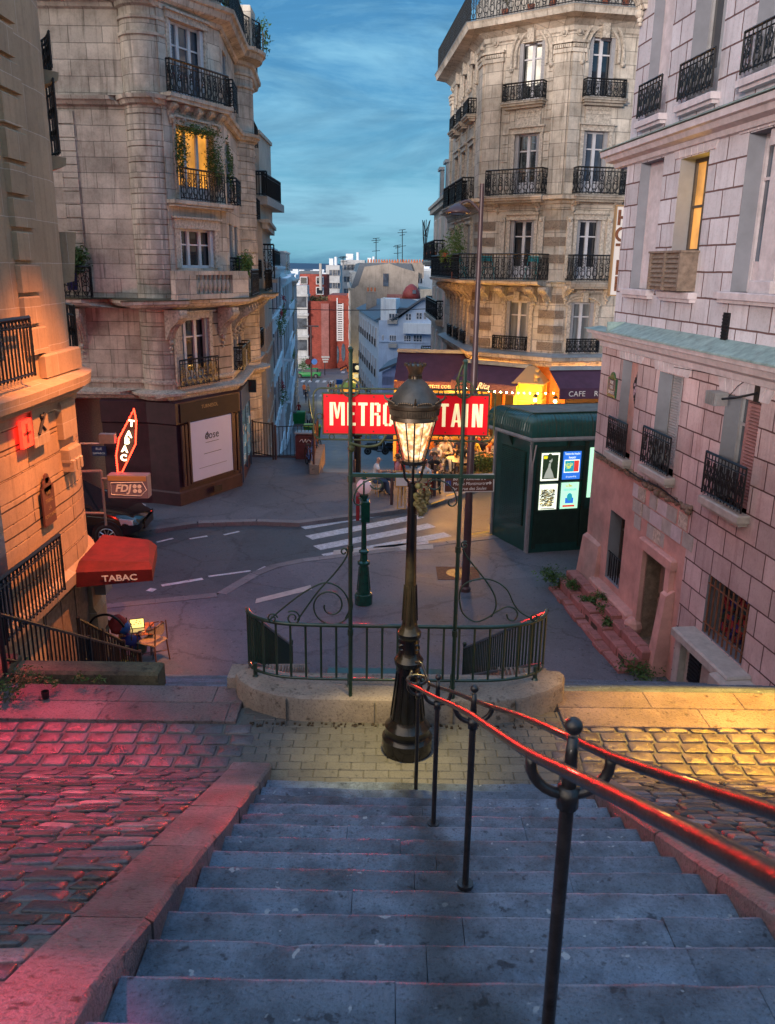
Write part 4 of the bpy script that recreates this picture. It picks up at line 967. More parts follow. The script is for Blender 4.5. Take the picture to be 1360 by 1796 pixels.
q0=pxl(192,872,15.3);q1=pxl(259,833,15.3); b=MB(); b.bbox(q0.x,q1.x,15.25,15.5,q0.z,q1.z,.015); b.build('box','box_purple',t_)
b=MB(); b.box(q0.x+.02,q1.x-.02,15.24,15.26,q1.z-.11,q1.z-.015); b.build('top_strip','ink_gold',t_)
b=MB(); zc=q0.z+.19; xa,xb=q0.x+.07,q1.x-.22
b.tube([(xa,15.24,zc-.12),(xa,15.24,zc+.11),(xb+.13,15.24,zc+.13),(xb+.2,15.24,zc-.02),(xb+.08,15.24,zc-.14)],.009,4,closed=True); b.build('outline','sign_white',t_)
text_mesh('FDJ',T((xa+xb)/2-.02,15.243,zc),.2,'sign_white','lettering',t_,shear=.25,font_bold=.006)
b=MB()
for dx,dz in ((-.045,.045),(.045,.045),(-.045,-.045),(.045,-.045)): b.tube([(xb+.02+dx,15.235,zc+dz),(xb+.02+dx,15.25,zc+dz)],.038,8)
b.build('clover','sign_white',t_)
b=MB(); qa=pxl(143,827,15.35);qb=pxl(178,826,15.35);qc=pxl(180,900,15.35);qd=pxl(145,900,15.35)
b.tube([tuple(qa),tuple(qb)],.03,4); b.tube([tuple(qb),(qb.x,qb.y,qc.z-.25)],.025,4); b.tube([(qd.x,qd.y,qc.z),(qb.x,qb.y,qc.z)],.025,4); b.tube([(qb.x,qb.y,qb.z-.15),(q0.x,15.35,qb.z-.15)],.03,4); b.build('bracket','steel',t_)
# rue sign on the far wall
# red canopy
t_=thing('red_canopy','dark red fabric canopy lettered TABAC at the tan corner','awning',(-4.6,14,-5))
b=MB(); xa,xb=-5.25,-3.95; y0,y1=13.05,14.5
b.hex8([(xa,y0,-5.0),(xb,y0,-4.93),(xb-.32,y1,-5.0),(xa,y1,-5.0),(xa,y0+.22,-4.87),(xb-.1,y0+.2,-4.87),(xb-.42,y1-.1,-4.86),(xa,y1,-4.80)]); b.build('top','awning_red',t_)
b=MB(); b.add([(xa,y0-.01,-5.0),(xb,y0-.01,-4.925),(xb,y0-.005,-5.13),(xa,y0-.005,-5.27)],[(0,3,2,1)]); b.add([(xb,y0,-4.93),(xb-.32,y1,-5.0),(xb-.32,y1,-5.2),(xb,y0,-5.14)],[(0,3,2,1)]); o_=b.build('valance','awning_red',t_)
sm=o_.modifiers.new('thickness','SOLIDIFY'); sm.thickness=.01
text_mesh('TABAC',T(-4.5,y0-.025,-5.085)@Matrix.Rotation(-.07,4,'Y'),.15,'sign_white','lettering',t_,depth=.003,font_bold=.003,sx=1.25)
# iron guard rails along the left flight, planted light-well
def slope_rail(name,label,cat,x0,y0,z0,x1,y1,z1,h=.52,n=24,t=.017,mat='iron',foot=.15,group=None,tilt=0):
    t_=thing(name,label,cat,((x0+x1)/2,(y0+y1)/2,min(z0,z1)),0,group); b=MB()
    f=lambda s,dz:(x0+(x1-x0)*s,y0+(y1-y0)*s,z0+(z1-z0)*s+dz)
    b.tube([f(0,h),f(1,h)],t*1.6,6); b.build('top_rail',mat,t_); b=MB(); b.tube([f(0,.04),f(1,.04)],t*1.3,5); b.build('bottom_rail',mat,t_)
    b=MB()
    for i in range(n+1): b.tube([f(i/n,.0),f(i/n,h)],t*.9,4,cap=False)
    b.build('baluster',mat,t_)
    for s in (0,.5,1): b=MB(); b.tube([f(s,-foot),f(s,h+.04)],t*2,6); b.build('post',mat,t_)
    return t_
def Q(px,py,D): q=P(px,py,D); return q.x,q.y,q.z
a_=Q(8,1163,7.6); c_=Q(250,1192,13.3); slope_rail('guard_rail','black iron rail sloping down beside the round tan house','railing',*a_,*c_,h=.54,n=42,t=.013)
a_=Q(145,1158,12.2); c_=Q(222,1190,13.4); slope_rail('guard_rail','short rounded iron rail behind the sloping one near the cafe table','railing',*a_,*c_,h=.72,n=14,t=.017)
b=MB(); p1=Q(10,1200,8.0); p2=Q(272,1196,8.0)
b.bbox(-3.9,-2.36,7.72,8.0,-4.9,-4.06,.03); b.bbox(-4.12,-3.88,6.2,8.0,-4.9,-3.98,.04); b.bbox(-6,-4.1,7.7,7.95,-4.9,-3.96,.04); tag(b.build('planter_wall','moss_wall'),'low mossy wall at the top left of the lower flight','wall')
rs=random.Random(8)
t_=thing('planter_shrubs','straggling green and ochre weeds in front of the low mossy wall','plant',(-3.6,7.5,-4.15))
b=MB(); 
for x,y,z,r_,n_ in ((-3.72,7.3,-4.02,.16,260),(-3.55,7.42,-3.98,.15,200),(-3.35,7.5,-4.05,.1,90),(-3.82,7.0,-4.1,.13,160),(-3.1,7.55,-4.08,.1,70),(-2.9,7.58,-4.1,.08,50)): b.leaves((x,y,z),(r_*1.2,r_,r_),n_,.04)
b.build('foliage','leaf',t_); b=MB(); b.leaves((-3.58,7.35,-3.92),(.25,.12,.1),160,.035); b.build('dry_foliage','leaf_dry',t_)
b=MB(); b.lathe([(.03,0),(.04,.08),(.036,.08),(.03,.02)],(-3.38,7.36,-4.165),10); tag(b.build('small_pot','iron'),'tiny dark plant pot beside the weeds on the red lit slab','pot')
# ================= metro entrance: railing, posts, sign
DM=7.30
def pp(pts,D=DM): return [tuple(P(x,y,D)) for x,y in pts]
def smoothpts(pts,n=6):
    v=[Vector(p) for p in pts]; out=[]
    for i in range(len(v)-1):
        p0,p1,p2,p3=v[max(i-1,0)],v[i],v[i+1],v[min(i+2,len(v)-1)]
        for k in range(n):
            t=k/n; out.append(.5*((2*p1)+(-p0+p2)*t+(2*p0-5*p1+4*p2-p3)*t*t+(-p0+3*p1-3*p2+p3)*t**3))
    out.append(v[-1]); return out
def spiral(c,r0,r1,a0,a1,n=20,y=None):
    return [(c[0]+(r0+(r1-r0)*i/n)*math.cos(a0+(a1-a0)*i/n),c[1],c[2]+(r0+(r1-r0)*i/n)*math.sin(a0+(a1-a0)*i/n)) for i in range(n+1)]
ent=thing('metro_railing','dark green iron railing with scrolls on the curved stone curb','railing',(.1,7.4,-3.95))
zt,zb=-3.30,-3.87
plan=[(-1.385,7.62),(-1.33,7.50),(-1.2,7.40),(-1.02,7.33),(-.8,7.30),(-.4,7.29),(.2,7.29),(.8,7.29),(1.1,7.31),(1.32,7.37),(1.48,7.46),(1.57,7.56),(1.61,7.68)]
pl3=lambda z:[(x,y,z+ (.02*max(0,(y-7.35)/.3) if z>-3.5 else 0)) for x,y in plan]
sp=smoothpts(pl3(zt)); sb=smoothpts(pl3(zb))
b=MB(); b.tube(sp,.021,8); b.build('top_rail','iron_green',ent,smooth=True); b=MB(); b.tube(sb,.016,8); b.build('bottom_rail','iron_green',ent,smooth=True)
# balusters at even spacing along the plan
acc=0; last=Vector(sb[0]); k=0
base_me=None
for a,c in zip(zip(sb,sp),list(zip(sb,sp))[1:]):
    pass
def along(pts,step):
    out=[];acc=0;nxt=0
    for p,q in zip(pts,pts[1:]):
        L=(q-p).length
        while nxt<=acc+L: out.append(p.lerp(q,(nxt-acc)/L)); nxt+=step
        acc+=L
    return out
for q in along(sb,.148):
    t_=min(range(len(sb)),key=lambda i:(sb[i]-q).length); zt_=sp[t_].z
    place(('bal',round(zt_-q.z,2)),lambda b:b.tube([(0,0,0),(0,0,zt_-q.z)],.0125,6),'iron_green','baluster',T(q.x,q.y,q.z),ent)
for x,y in ((-1.3,7.47),(-.35,7.29),(1.5,7.48),(.655,7.29)):
    b=MB(); b.tube([(x,y,-4.0),(x,y,-3.80)],.022,8); b.lathe([(.04,0),(.04,.02),(.02,.05)],(x,y,-3.975),8); b.build('foot','iron_green',ent)
# sloping returns running down the two flights
def slope_part(x0,y0,z0,x1,y1,z1):
    f=lambda s,dz:(x0+(x1-x0)*s,y0+(y1-y0)*s,z0+(z1-z0)*s+dz)
    b=MB(); b.tube([f(0,.56),f(1,.56)],.022,6); b.tube([f(0,0),f(1,0)],.018,6); b.tube([f(1,-.15),f(1,.62)],.03,6); b.ball(f(1,.64),.04,8,5); b.build('sloping_rail','iron_green',ent)
    for i in range(36):
        p=f(i/36,0); place('sbal',lambda b:b.tube([(0,0,0),(0,0,.56)],.0125,5),'iron_green','baluster',T(*p),ent)
slope_part(-1.385,7.62,-3.87,-1.70,13.6,-7.12); slope_part(1.61,7.68,-3.87,1.42,13.6,-7.12)
b=MB(); b.bbox(-.75,.75,9.2,9.6,-5.0,-4.93,.01); b.box(-.75,-.7,9.2,9.6,-7.3,-5); b.box(.7,.75,9.2,9.6,-7.3,-5); tag(b.build('metro_door_canopy','iron_green'),'thin dark canopy over the metro door beyond the railing','canopy')
# scrolls, left and right, standing in the railing's plane
def scr(paths,r=.0085,name='scroll'):
    b=MB()
    for p in paths: b.tube(smoothpts(p,5),r,5)
    return b.build(name,'iron_olive' if 0 else 'iron_green',ent,smooth=True)
def curl(cx_,cy_,r0,r1,turns,a0,D=DM):   # pixel-sized spiral expressed in metres
    c=P(cx_,cy_,D); s=D*1.13/F_PX
    return [(c.x+(r0+(r1-r0)*i/22)*s*math.cos(a0+turns*2*PI*i/22),c.y,c.z+(r0+(r1-r0)*i/22)*s*math.sin(a0+turns*2*PI*i/22)*1.05) for i in range(23)]
scr([pp([(606,962),(610,970),(603,985),(585,1008),(560,1035),(540,1062),(522,1088)]),
     pp([(472,1088),(490,1072),(520,1048),(545,1032),(570,1022),(592,1028),(608,1045),(613,1068),(606,1085)]),
     curl(580,1062,38,10,-1.6,.5), curl(514,1084,13,4,-1.5,2.2), curl(478,1085,9,3,1.3,.2), curl(604,968,7,2,1,0)])
scr([pp([(812,962),(818,975),(838,1000),(855,1022),(868,1045),(870,1065),(862,1082)]),
     pp([(806,1052),(808,1035),(820,1022),(845,1015),(870,1020),(890,1035),(902,1060),(915,1075),(938,1088)]),
     pp([(806,1052),(812,1075),(832,1090),(852,1085),(872,1072),(890,1064),(903,1068),(908,1078),(902,1088),(892,1086),(889,1077)]),
     curl(938,1083,8,3,-1.3,.2), curl(815,956,6,2,1.2,1)])
# the two tall posts with the enamel sign
sg=thing('metro_sign','red METROPOLITAIN sign in an iron frame on two tall green posts','sign',(.15,7.2,-4.2))
DS=7.1
def vpost(px,py,top_py,bot_z):
    q=P(px,py,DS); tz=P(px,top_py,DS).z; b=MB(); b.tube([(q.x,DS,bot_z),(q.x,DS,tz)],.019,8); b.tube([(q.x,DS,tz),(q.x,DS,tz+.03),(q.x,DS,tz+.05)],[.02,.026,.01],8)
    for z in (-1.8,-3.28,-2.45,bot_z+.02): b.tube([(q.x,DS,z-.03),(q.x,DS,z+.03)],.027,8)
    b.build('post','iron_green',sg); return q.x,tz
xl,tl_=vpost(615,730,618,-4.19); xr,tr_=vpost(813,730,640,-3.96)
zt_=P(700,694,DS).z; zb_=P(700,763,DS).z; x0=P(567,730,DS).x; x1=P(857,730,DS).x; yb=DS+.045
b=MB(); b.box(x0,x1,yb,yb+.05,zb_,zt_); b.build('board','metro_red',sg)
b=MB(); e=.012; b.box(x0-e,x1+e,yb-.006,yb+.056,zt_,zt_+e); b.box(x0-e,x1+e,yb-.006,yb+.056,zb_-e,zb_); b.box(x0-e,x0,yb-.006,yb+.056,zb_,zt_); b.box(x1,x1+e,yb-.006,yb+.056,zb_,zt_)
for x in (x0+.03,x1-.03,xl+.2,xr-.15):
    for z in (zt_-.02,zb_+.02): b.tube([(x,yb-.006,z),(x,yb,z)],.007,6)
b.build('board_rim','iron_olive',sg)
cz_=(zt_+zb_)/2; hc=(zt_-zb_)
word='METROPOLITAIN'; xs0=P(578,730,DS).x; xs1=P(848,730,DS).x; wid={'M':1.55,'I':.5,'N':1.1,'O':1.05,'E':.85,'T':.95,'L':.8,'A':1.1,'R':1.05,'P':1.0}
tot=sum(wid[c] for c in word)+.28*12; u=(xs1-xs0)/tot; x=xs0
def letter(b,ch,x,w,z,h,s,y0,y1):
    """stencil style capitals as strokes"""
    def bar(xa,xb,za,zb): b.box(x+xa,x+xb,y0,y1,z+za,z+zb)
    def dg(xa,xb,za,zb,t):
        b.hex8([(x+xa,y0,z+za),(x+xa+t,y0,z+za),(x+xa+t,y1,z+za),(x+xa,y1,z+za),(x+xb,y0,z+zb),(x+xb+t,y0,z+zb),(x+xb+t,y1,z+zb),(x+xb,y1,z+zb)])
    g=.006
    if ch=='M': bar(0,s,0,h); bar(w-s,w,0,h); dg(s+.001,w/2-s*.3,h,h*.3,s*.62); dg(w/2-s*.3,w-s*1.63,h*.3,h,s*.62)
    elif ch=='E': bar(0,s,0,h); bar(s+g,w,0,s*.8); bar(s+g,w,h-s*.8,h); bar(s+g,w*.85,h*.46,h*.46+s*.7)
    elif ch=='T': bar(0,w,h-s*.8,h); bar(w/2-s/2,w/2+s/2,0,h-s*.8-.0)
    elif ch in 'RP': 
        bar(0,s,0,h); bar(s+g,w-s*.5,h-s*.7,h); bar(w-s,w,h*.55+s*.35,h-s*.35); bar(s+g,w-s*.5,h*.46,h*.46+s*.7)
        if ch=='R': bar(w-s,w,0,h*.46-.002)
    elif ch=='O': 
        bar(0,s,s*.5,h-s*.5); bar(w-s,w,s*.5,h-s*.5); bar(s*.5,w/2-g*.7,0,s*.7); bar(w/2+g*.7,w-s*.5,0,s*.7); bar(s*.5,w/2-g*.7,h-s*.7,h); bar(w/2+g*.7,w-s*.5,h-s*.7,h)
    elif ch=='L': bar(0,s,0,h); bar(s+g,w,0,s*.8)
    elif ch=='I': bar(0,s,0,h)
    elif ch=='A': dg(0,w/2-s*.55,0,h,s*.95); dg(w-s*.95,w/2-s*.35,0,h,s*.9); bar(w*.3,w*.72,h*.2,h*.2+s*.6)
    elif ch=='N': bar(0,s,0,h); bar(w-s,w,0,h); dg(s*.6,w-s*1.4,h,0,s*.85)
for ch in word:
    w=wid[ch]*u; b=MB(); letter(b,ch,x,w,cz_-hc*.295,hc*.59,u*.36,yb-.0045,yb-.0005); b.build('letter','metro_cream',sg); x+=w+.28*u
# frame of thin tube with ring ornaments
za=P(700,683,DS).z; zc=P(700,773,DS).z; xa=P(550,730,DS).x; xb=P(868,730,DS).x; r_=.07
fr=[]
for cxx,czz,a0 in ((xb-r_,za-r_,0),(xa+r_,za-r_,PI/2),(xa+r_,zc+r_,PI),(xb-r_,zc+r_,1.5*PI)):
    for k in range(6): a=a0+PI/2*k/5; fr.append((cxx+r_*math.cos(a),DS+.02,czz+r_*math.sin(a)))
b=MB(); b.tube(fr,.0085,6,closed=True); b.build('frame','iron_olive',sg,smooth=True)
gap=(za-zt_)/2
for x in (P(582,0,DS).x,P(646,0,DS).x,P(690,0,DS).x): pass
for px in (582,646,774,842):
    for py,ky in ((689,1),(768,1)):
        q=P(px,py,DS); b=MB(); b.ring((q.x,DS+.02,(za+zt_)/2+.003 if py<700 else (zc+zb_)/2-.003),abs(za-zt_)*.42,.005,n=14,m=5); b.build('ring','iron_olive',sg)
for px in (560,862): q=P(px,731,DS); b=MB(); b.ring((q.x,DS+.02,q.z),.026,.005,n=14,m=5); b.build('ring','iron_olive',sg)
for x in (xl,xr):
    b=MB(); b.ring((x,DS+.01,za+.005),.075,.009,n=20,m=5); b.tube([(x-.075,DS,za-.03),(x-.1,DS,za-.05),(x-.13,DS,za-.03)],.006,5); b.build('ring','iron_olive',sg)
b=MB(); b.tube(smoothpts([(x+dx,DS-.02,zc+dz) for x,dx,dz in ((xl,0,-.02),(xl,.12,-.05),(xl,.25,-.03),(xl,.31,.05))]),.012,6); b.ball((xl+.01,DS-.02,zc-.07),.035,8,5); b.build('brace','iron_olive',sg)
b=MB(); b.tube(smoothpts([(xr-.02,DS,tr_),(xr-.055,DS,tr_-.12),(xr-.03,DS,tr_-.28)]),.009,6); b.ring((xr-.03,DS,tr_-.13),.04,.006,n=12); b.build('brace','iron_olive',sg)
# cross bar with curled brackets
zx=P(700,834,DS).z; xe=P(868,834,DS).x
b=MB(); b.box(xl,xe,DS-.015,DS+.015,zx-.017,zx+.017); b.build('cross_bar','iron_green',sg)
def brk(x,s):
    # quarter-circle bracket with curled ends
    c=(x+s*.21,DS,zx-.235); arc=[(c[0]-s*.2*math.cos(a)*1.0,DS,c[2]+.2*math.sin(a)) for a in [PI/2*i/10 for i in range(11)]]
    arc=arc+[(c[0]+s*(.0+.055*math.sin(t)*1),DS,c[2]+.2-.045+.045*math.cos(t)) for t in [i*.5 for i in range(1,10)]]
    low=[(arc[0][0]+s*(.045-.045*math.cos(t)*(1-t/9)),DS,arc[0][2]-.05*math.sin(t)*(1-t/9)-.0) for t in [i*.5 for i in range(1,11)]]
    b=MB(); b.tube(low[::-1]+arc,.0075,5); b.build('bracket','iron_green',sg,smooth=True)
brk(xl+.02,1); brk(xr-.02,-1)
b=MB(); c=P(868,880,DS)
# ================= lamp post with lit lantern
lx,ly=.205,6.60
lm=thing('street_lantern','black cast iron lamp post with glowing glass lantern before the red metro sign','street lamp',(lx,ly,-4.2))
b=MB(); b.lathe([(.225,-4.2),(.228,-4.06),(.205,-4.03),(.195,-3.98),(.205,-3.95),(.17,-3.91),(.155,-3.87)],(lx,ly,0),28); b.build('base','lamp_iron',lm,smooth=True,auto=R(30))
b=MB(); n=16
prof=[(.15,-3.87),(.13,-3.7),(.108,-3.5),(.098,-3.36),(.125,-3.34),(.13,-3.30),(.10,-3.26),(.09,-3.22)]
b.lathe(prof,(lx,ly,0),24)
for i in range(12):
    a=2*PI*i/12; b.tube([(lx+.15*math.cos(a),ly+.15*math.sin(a),-3.86),(lx+.103*math.cos(a),ly+.103*math.sin(a),-3.42)],.009,5)
b.build('pedestal','lamp_iron',lm,smooth=True,auto=R(35))
b=MB(); b.lathe([(.09,-3.22),(.083,-3.10),(.10,-3.08),(.104,-3.04),(.075,-3.0),(.066,-2.95),(.052,-2.7),(.044,-2.3),(.040,-1.9),(.036,-1.74),(.045,-1.73),(.045,-1.70),(.03,-1.69)],(lx,ly,0),20)
for i in range(8):
    a=2*PI*i/8; b.tube([(lx+.064*math.cos(a),ly+.064*math.sin(a),-2.93),(lx+.05*math.cos(a),ly+.05*math.sin(a),-2.6)],.008,5)
for i in range(4): a=PI/4+PI/2*i; b.ring((lx+.088*math.cos(a),ly+.088*math.sin(a),-3.16),.025,.008,n=10)
b.build('shaft','lamp_iron',lm,smooth=True,auto=R(35))
zg0,zg1=P(735,806,ly).z,P(735,735,ly).z
b=MB()
for s in (0,PI/2,PI,1.5*PI):
    b.tube(smoothpts([(lx,ly,-1.72),(lx+.06*math.cos(s),ly+.06*math.sin(s),-1.67),(lx+.075*math.cos(s),ly+.075*math.sin(s),-1.6),(lx+.1*math.cos(s),ly+.1*math.sin(s),zg0)]),.011,5)
b.lathe([(.105,zg0-.03),(.112,zg0-.02),(.112,zg0),(.10,zg0+.004)],(lx,ly,0),24); b.build('cradle','lamp_iron',lm)
rt,rb=.185,.098
b=MB(); b.lathe([(rb,zg0),(rt*.99,zg1)],(lx,ly,0),8,rot=PI/8)
m,nt,bb,o=nodes('lantern_glass'); nt.nodes.remove(bb)
t1=nt.nodes.new('ShaderNodeBsdfTransparent'); t1.inputs[0].default_value=(1,.95,.86,1); g1=nt.nodes.new('ShaderNodeBsdfGlossy'); g1.inputs['Roughness'].default_value=.08; mx=nt.nodes.new('ShaderNodeMixShader'); mx.inputs[0].default_value=.12
nt.links.new(t1.outputs[0],mx.inputs[1]); nt.links.new(g1.outputs[0],mx.inputs[2]); nt.links.new(mx.outputs[0],o.inputs[0])
m,nt,bb,o=nodes('lantern_lens'); tc=N(nt,'ShaderNodeTexCoord'); vr=N(nt,'ShaderNodeTexVoronoi',Scale=26.0); n2=N(nt,'ShaderNodeTexNoise',Scale=16.0,Detail=4.0)
mp=nt.nodes.new('ShaderNodeMapping'); mp.inputs['Scale'].default_value=(1,1,1.3); nt.links.new(tc.outputs['Object'],mp.inputs[0]); nt.links.new(mp.outputs[0],vr.inputs['Vector']); nt.links.new(mp.outputs[0],n2.inputs['Vector'])
c1=ramp(nt,vr.outputs['Distance'],[(.05,(1,.85,.6)),(.45,(.85,.42,.14)),(.8,(.3,.12,.04))]); c2=mixc(nt,ramp(nt,n2.outputs[0],[(.5,0.),(.68,.9)]),c1,(1,.9,.75))
nt.links.new(c2,bb.inputs['Emission Color']); bb.inputs['Emission Strength'].default_value=1.25; bb.inputs['Base Color'].default_value=(.5,.4,.3,1)
b.build('glass','lantern_glass',lm)
b=MB(); b.lathe([(rb*.72,zg0+.01),(rt*.80,zg1-.02)],(lx,ly,0),16); b.build('diffuser','lantern_lens',lm)
b=MB()
for i in range(8):
    a=PI/8+2*PI*i/8; 
    if i%2==1 or True: b.tube([(lx+rb*1.01*math.cos(a),ly+rb*1.01*math.sin(a),zg0),(lx+rt*math.cos(a),ly+rt*math.sin(a),zg1)],.0065 if i%2 else .003,5)
b.tube([(lx-.0,ly-rb*.96,zg0),(lx,ly-rt*.95,zg1)],.008,5); b.build('glazing_bar','lamp_iron',lm)
z=zg1
b=MB(); b.lathe([(rt*1.0,z-.005),(rt*1.04,z),(rt*1.02,z+.03),(rt*1.05,z+.035),(rt*1.08,z+.09),(rt*1.15,z+.10),(rt*1.17,z+.125),(rt*1.1,z+.14),(rt*.9,z+.145)],(lx,ly,0),32)
for i in range(60): a=2*PI*i/60; b.tube([(lx+rt*1.06*math.cos(a),ly+rt*1.06*math.sin(a),z+.04),(lx+rt*1.09*math.cos(a),ly+rt*1.09*math.sin(a),z+.088)],.004,3,cap=False)
b.build('frieze','lamp_bronze',lm,smooth=True,auto=R(35))
b=MB()
for i in range(8):
    a=PI/8+2*PI*i/8
    for k in range(9):
        t=(k/8-.5)*2; aa=a+t*PI/9; h=.03*(1-t*t)**.5+.006
        b.ball((lx+rt*1.12*math.cos(aa),ly+rt*1.12*math.sin(aa),z+.125+h*.8),.010,5,4)
    if i%2==0:
        aa=a-PI/8; b.tube([(lx+rt*1.12*math.cos(aa),ly+rt*1.12*math.sin(aa),z+.15),(lx+rt*1.27*math.cos(aa),ly+rt*1.27*math.sin(aa),z+.165),(lx+rt*1.33*math.cos(aa),ly+rt*1.33*math.sin(aa),z+.20)],[.014,.01,.004],5)
b.build('crest','lamp_bronze',lm)
k_=.62
b=MB(); b.lathe([(rt*1.1,z+.13),(rt*1.05,z+.145),(rt*.93,z+.19),(rt*.72,z+.245),(rt*.5,z+.29),(rt*.34,z+.315),(.052,z+.322),(.05,z+.325)],(lx,ly,0),36); b.build('roof','lamp_zinc',lm,smooth=True,auto=R(35))
b=MB(); b.lathe([(.05,z+.32),(.045,z+.345),(.058,z+.352),(.05,z+.36),(.056,z+.38),(.072,z+.415),(.078,z+.43),(.07,z+.433)],(lx,ly,0),20)
for i in range(10): a=2*PI*i/10; b.tube([(lx+.047*math.cos(a),ly+.047*math.sin(a),z+.32),(lx+.05*math.cos(a),ly+.05*math.sin(a),z+.36)],.006,4)
for i in range(12): a=2*PI*i/12; b.tube([(lx+.076*math.cos(a),ly+.076*math.sin(a),z+.425),(lx+.08*math.cos(a),ly+.08*math.sin(a),z+.447)],[.013,.009],4)
b.build('crown','lamp_bronze',lm)
# dried wreath tied under the lantern
b=MB(); rw=random.Random(3)
for i in range(26): a=rw.random()*2*PI; b.ball((lx+.075+.05*math.cos(a),ly-.06+.03*rw.uniform(-1,1),-1.72-.25*rw.random()+.02),rw.uniform(.012,.03),6,4)
b.leaves((lx+.085,ly-.07,-1.83),(.07,.05,.16),260,.04); tag(b.build('dried_garland','leaf_dry'),'pale dried garland tied to the post under the glowing lantern','garland')
# ================= double handrail down the stairs
hr=thing('handrail','black double handrail with forked uprights running down the middle of the stairs','handrail',(.35,3.3,-2.8))
posts=[(.385,1.49,-.885,-1.95),(.395,3.28,-1.775,-2.83),(.325,4.57,-2.40,-3.47),(.26,5.80,-3.05,-4.20)]
rl_=lambda y:-.957-(.5 if y>1.49 else .53)*(y-1.49)
ctr=lambda y: .385 if y<2.5 else .385+(y-2.5)*(-.036)
for x,y,zt_,zb_ in posts:
    b=MB(); b.tube([(x,y,zb_),(x,y,zt_-.11)],.0155,12); b.tube([(x,y,zb_),(x,y,zb_+.02)],.04,10); b.build('upright','rail_black',hr,smooth=True,auto=R(40))
    b=MB(); b.tube([(x,y,zt_-.12),(x,y,zt_-.03)],[.015,.011],10); b.ball((x,y,zt_-.005),.019,12,8); b.build('finial','rail_black',hr,smooth=True)
    b=MB(); r=.082; zc=rl_(y); pts=[(x+r*math.sin(t),y,zc-.05-r*.9*math.cos(t)+.03) for t in [(-PI/2)+PI*i/14 for i in range(15)]]
    pts=[(pts[0][0],y,zc)]+pts+[(pts[-1][0],y,zc)]; b.tube(pts,.012,8); b.tube([(x,y,pts[8][2]-.03),(x,y,pts[8][2]+.02)],.023,10); b.build('fork','rail_black',hr,smooth=True)
for s in (-1,1):
    pts=[(ctr(y)+s*.082,y,rl_(y)+.003*math.sin(y*3+s)) for y in [-.6+.35*i for i in range(19)]]
    e=[(.262+s*.078,5.85,rl_(5.8)-.0),(.25+s*.062,5.98,-3.17),(.245+s*.03,6.05,-3.13)] if s<0 else [(.262+s*.078,5.8,rl_(5.8)+.01),(.26+s*.07,5.93,-3.12),(.245+s*.045,6.02,-3.05),(.245,6.06,-3.06)]
    b=MB(); b.tube(smoothpts(pts+e,4),.0115,12); b.build('rail','rail_black',hr,smooth=True)
b=MB(); b.ring((.25,5.9,-3.13),.075,.014,ax='z',n=18,m=7); b.build('end_scroll','rail_black',hr,smooth=True)
# ================= street furniture and the newspaper kiosk
# green metro candelabrum
g=G(638,1058,-7.3); t_=thing('metro_lamp','short dark green metro lamp with white globe and red side plate','street lamp',tuple(g)); lx2,ly2=g.x,g.y
def L_(name,prof,mat,n=20,c=(lx2,ly2,-7.3),par=None): b=MB(); b.lathe(prof,c,n); return b.build(name,mat,par or t_,smooth=True,auto=R(35))
L_('base',[(.20,0),(.205,.2),(.19,.24),(.16,.25),(.15,.3)],'metro_green'); b=MB(); b.lathe([(.15,.3),(.13,.5),(.105,.85),(.095,.93),(.14,.95),(.14,1.0),(.09,1.03),(.08,1.2),(.11,1.22),(.11,1.26),(.06,1.3),(.06,1.5),(.052,2.0),(.05,2.4),(.06,2.41)],(lx2,ly2,-7.3),20)
for i in range(8): a=2*PI*i/8; b.tube([(lx2+.148*math.cos(a),ly2+.148*math.sin(a),-6.98),(lx2+.1*math.cos(a),ly2+.1*math.sin(a),-6.42)],.012,4)
b.build('shaft','metro_green',t_,smooth=True,auto=R(35))
L_('globe_neck',[(.05,2.4),(.09,2.5),(.1,2.55),(.06,2.57)],'metro_green'); b=MB(); b.ball((lx2,ly2,-4.57),.17,20,14); b.build('globe','globe',t_,smooth=True)
b=MB(); b.lathe([(.03,2.88),(.07,2.90),(.05,2.95),(.02,2.98),(.03,3.02),(.001,3.06)],(lx2,ly2,-7.3),12); b.tube([(lx2,ly2-.175,-4.4),(lx2,ly2-.18,-4.75)],.02,5); b.build('finial','metro_green',t_)
b=MB(); b.bbox(lx2-.06,lx2+.13,ly2-.12,ly2+.12,-5.35,-4.88,.02); b.build('control_box','metro_green',t_); b=MB(); b.box(lx2-.17,lx2-.10,ly2-.16,ly2+.16,-5.3,-4.75); b.build('side_plate','cafe_red',t_)
# brown lamp column with shade and direction sign
g=G(816,1036,-7.3); t_=thing('street_lamp','very tall brown street lamp with bell shade in front of the corner cafe','street lamp',tuple(g)); zt=P(833,322,g.y).z
b=MB(); b.tube([(g.x,g.y,-7.3),(g.x,g.y,-5.2),(g.x,g.y,-5.15),(g.x,g.y,-1.9),(g.x,g.y,-1.85),(g.x,g.y,zt)],[.095,.09,.085,.075,.06,.045],14); b.lathe([(.13,-7.3),(.13,-7.22),(.1,-7.18)],(g.x,g.y,0),14); b.build('column','pole_brown',t_,smooth=True,auto=R(35))
hz=P(805,372,g.y); b=MB(); b.tube(smoothpts([(g.x,g.y,hz.z-.02),(g.x-.12,g.y,hz.z+.12),(g.x-.28,g.y,hz.z+.22),(hz.x+.02,g.y,hz.z+.16),(hz.x,g.y,hz.z)]),.028,7); b.build('arm','pole_brown',t_); b=MB(); b.lathe([(.0,.17),(.07,.16),(.15,.1),(.25,.02),(.26,-.02),(.2,-.02)][::-1],(hz.x-.02,g.y,hz.z),20); b.build('shade','pole_brown',t_,smooth=True)
b=MB(); b.lathe([(.15,-.06),(.18,-.02),(.1,0)],(hz.x-.02,g.y,hz.z),14); b.build('lens','pane_blue',t_)
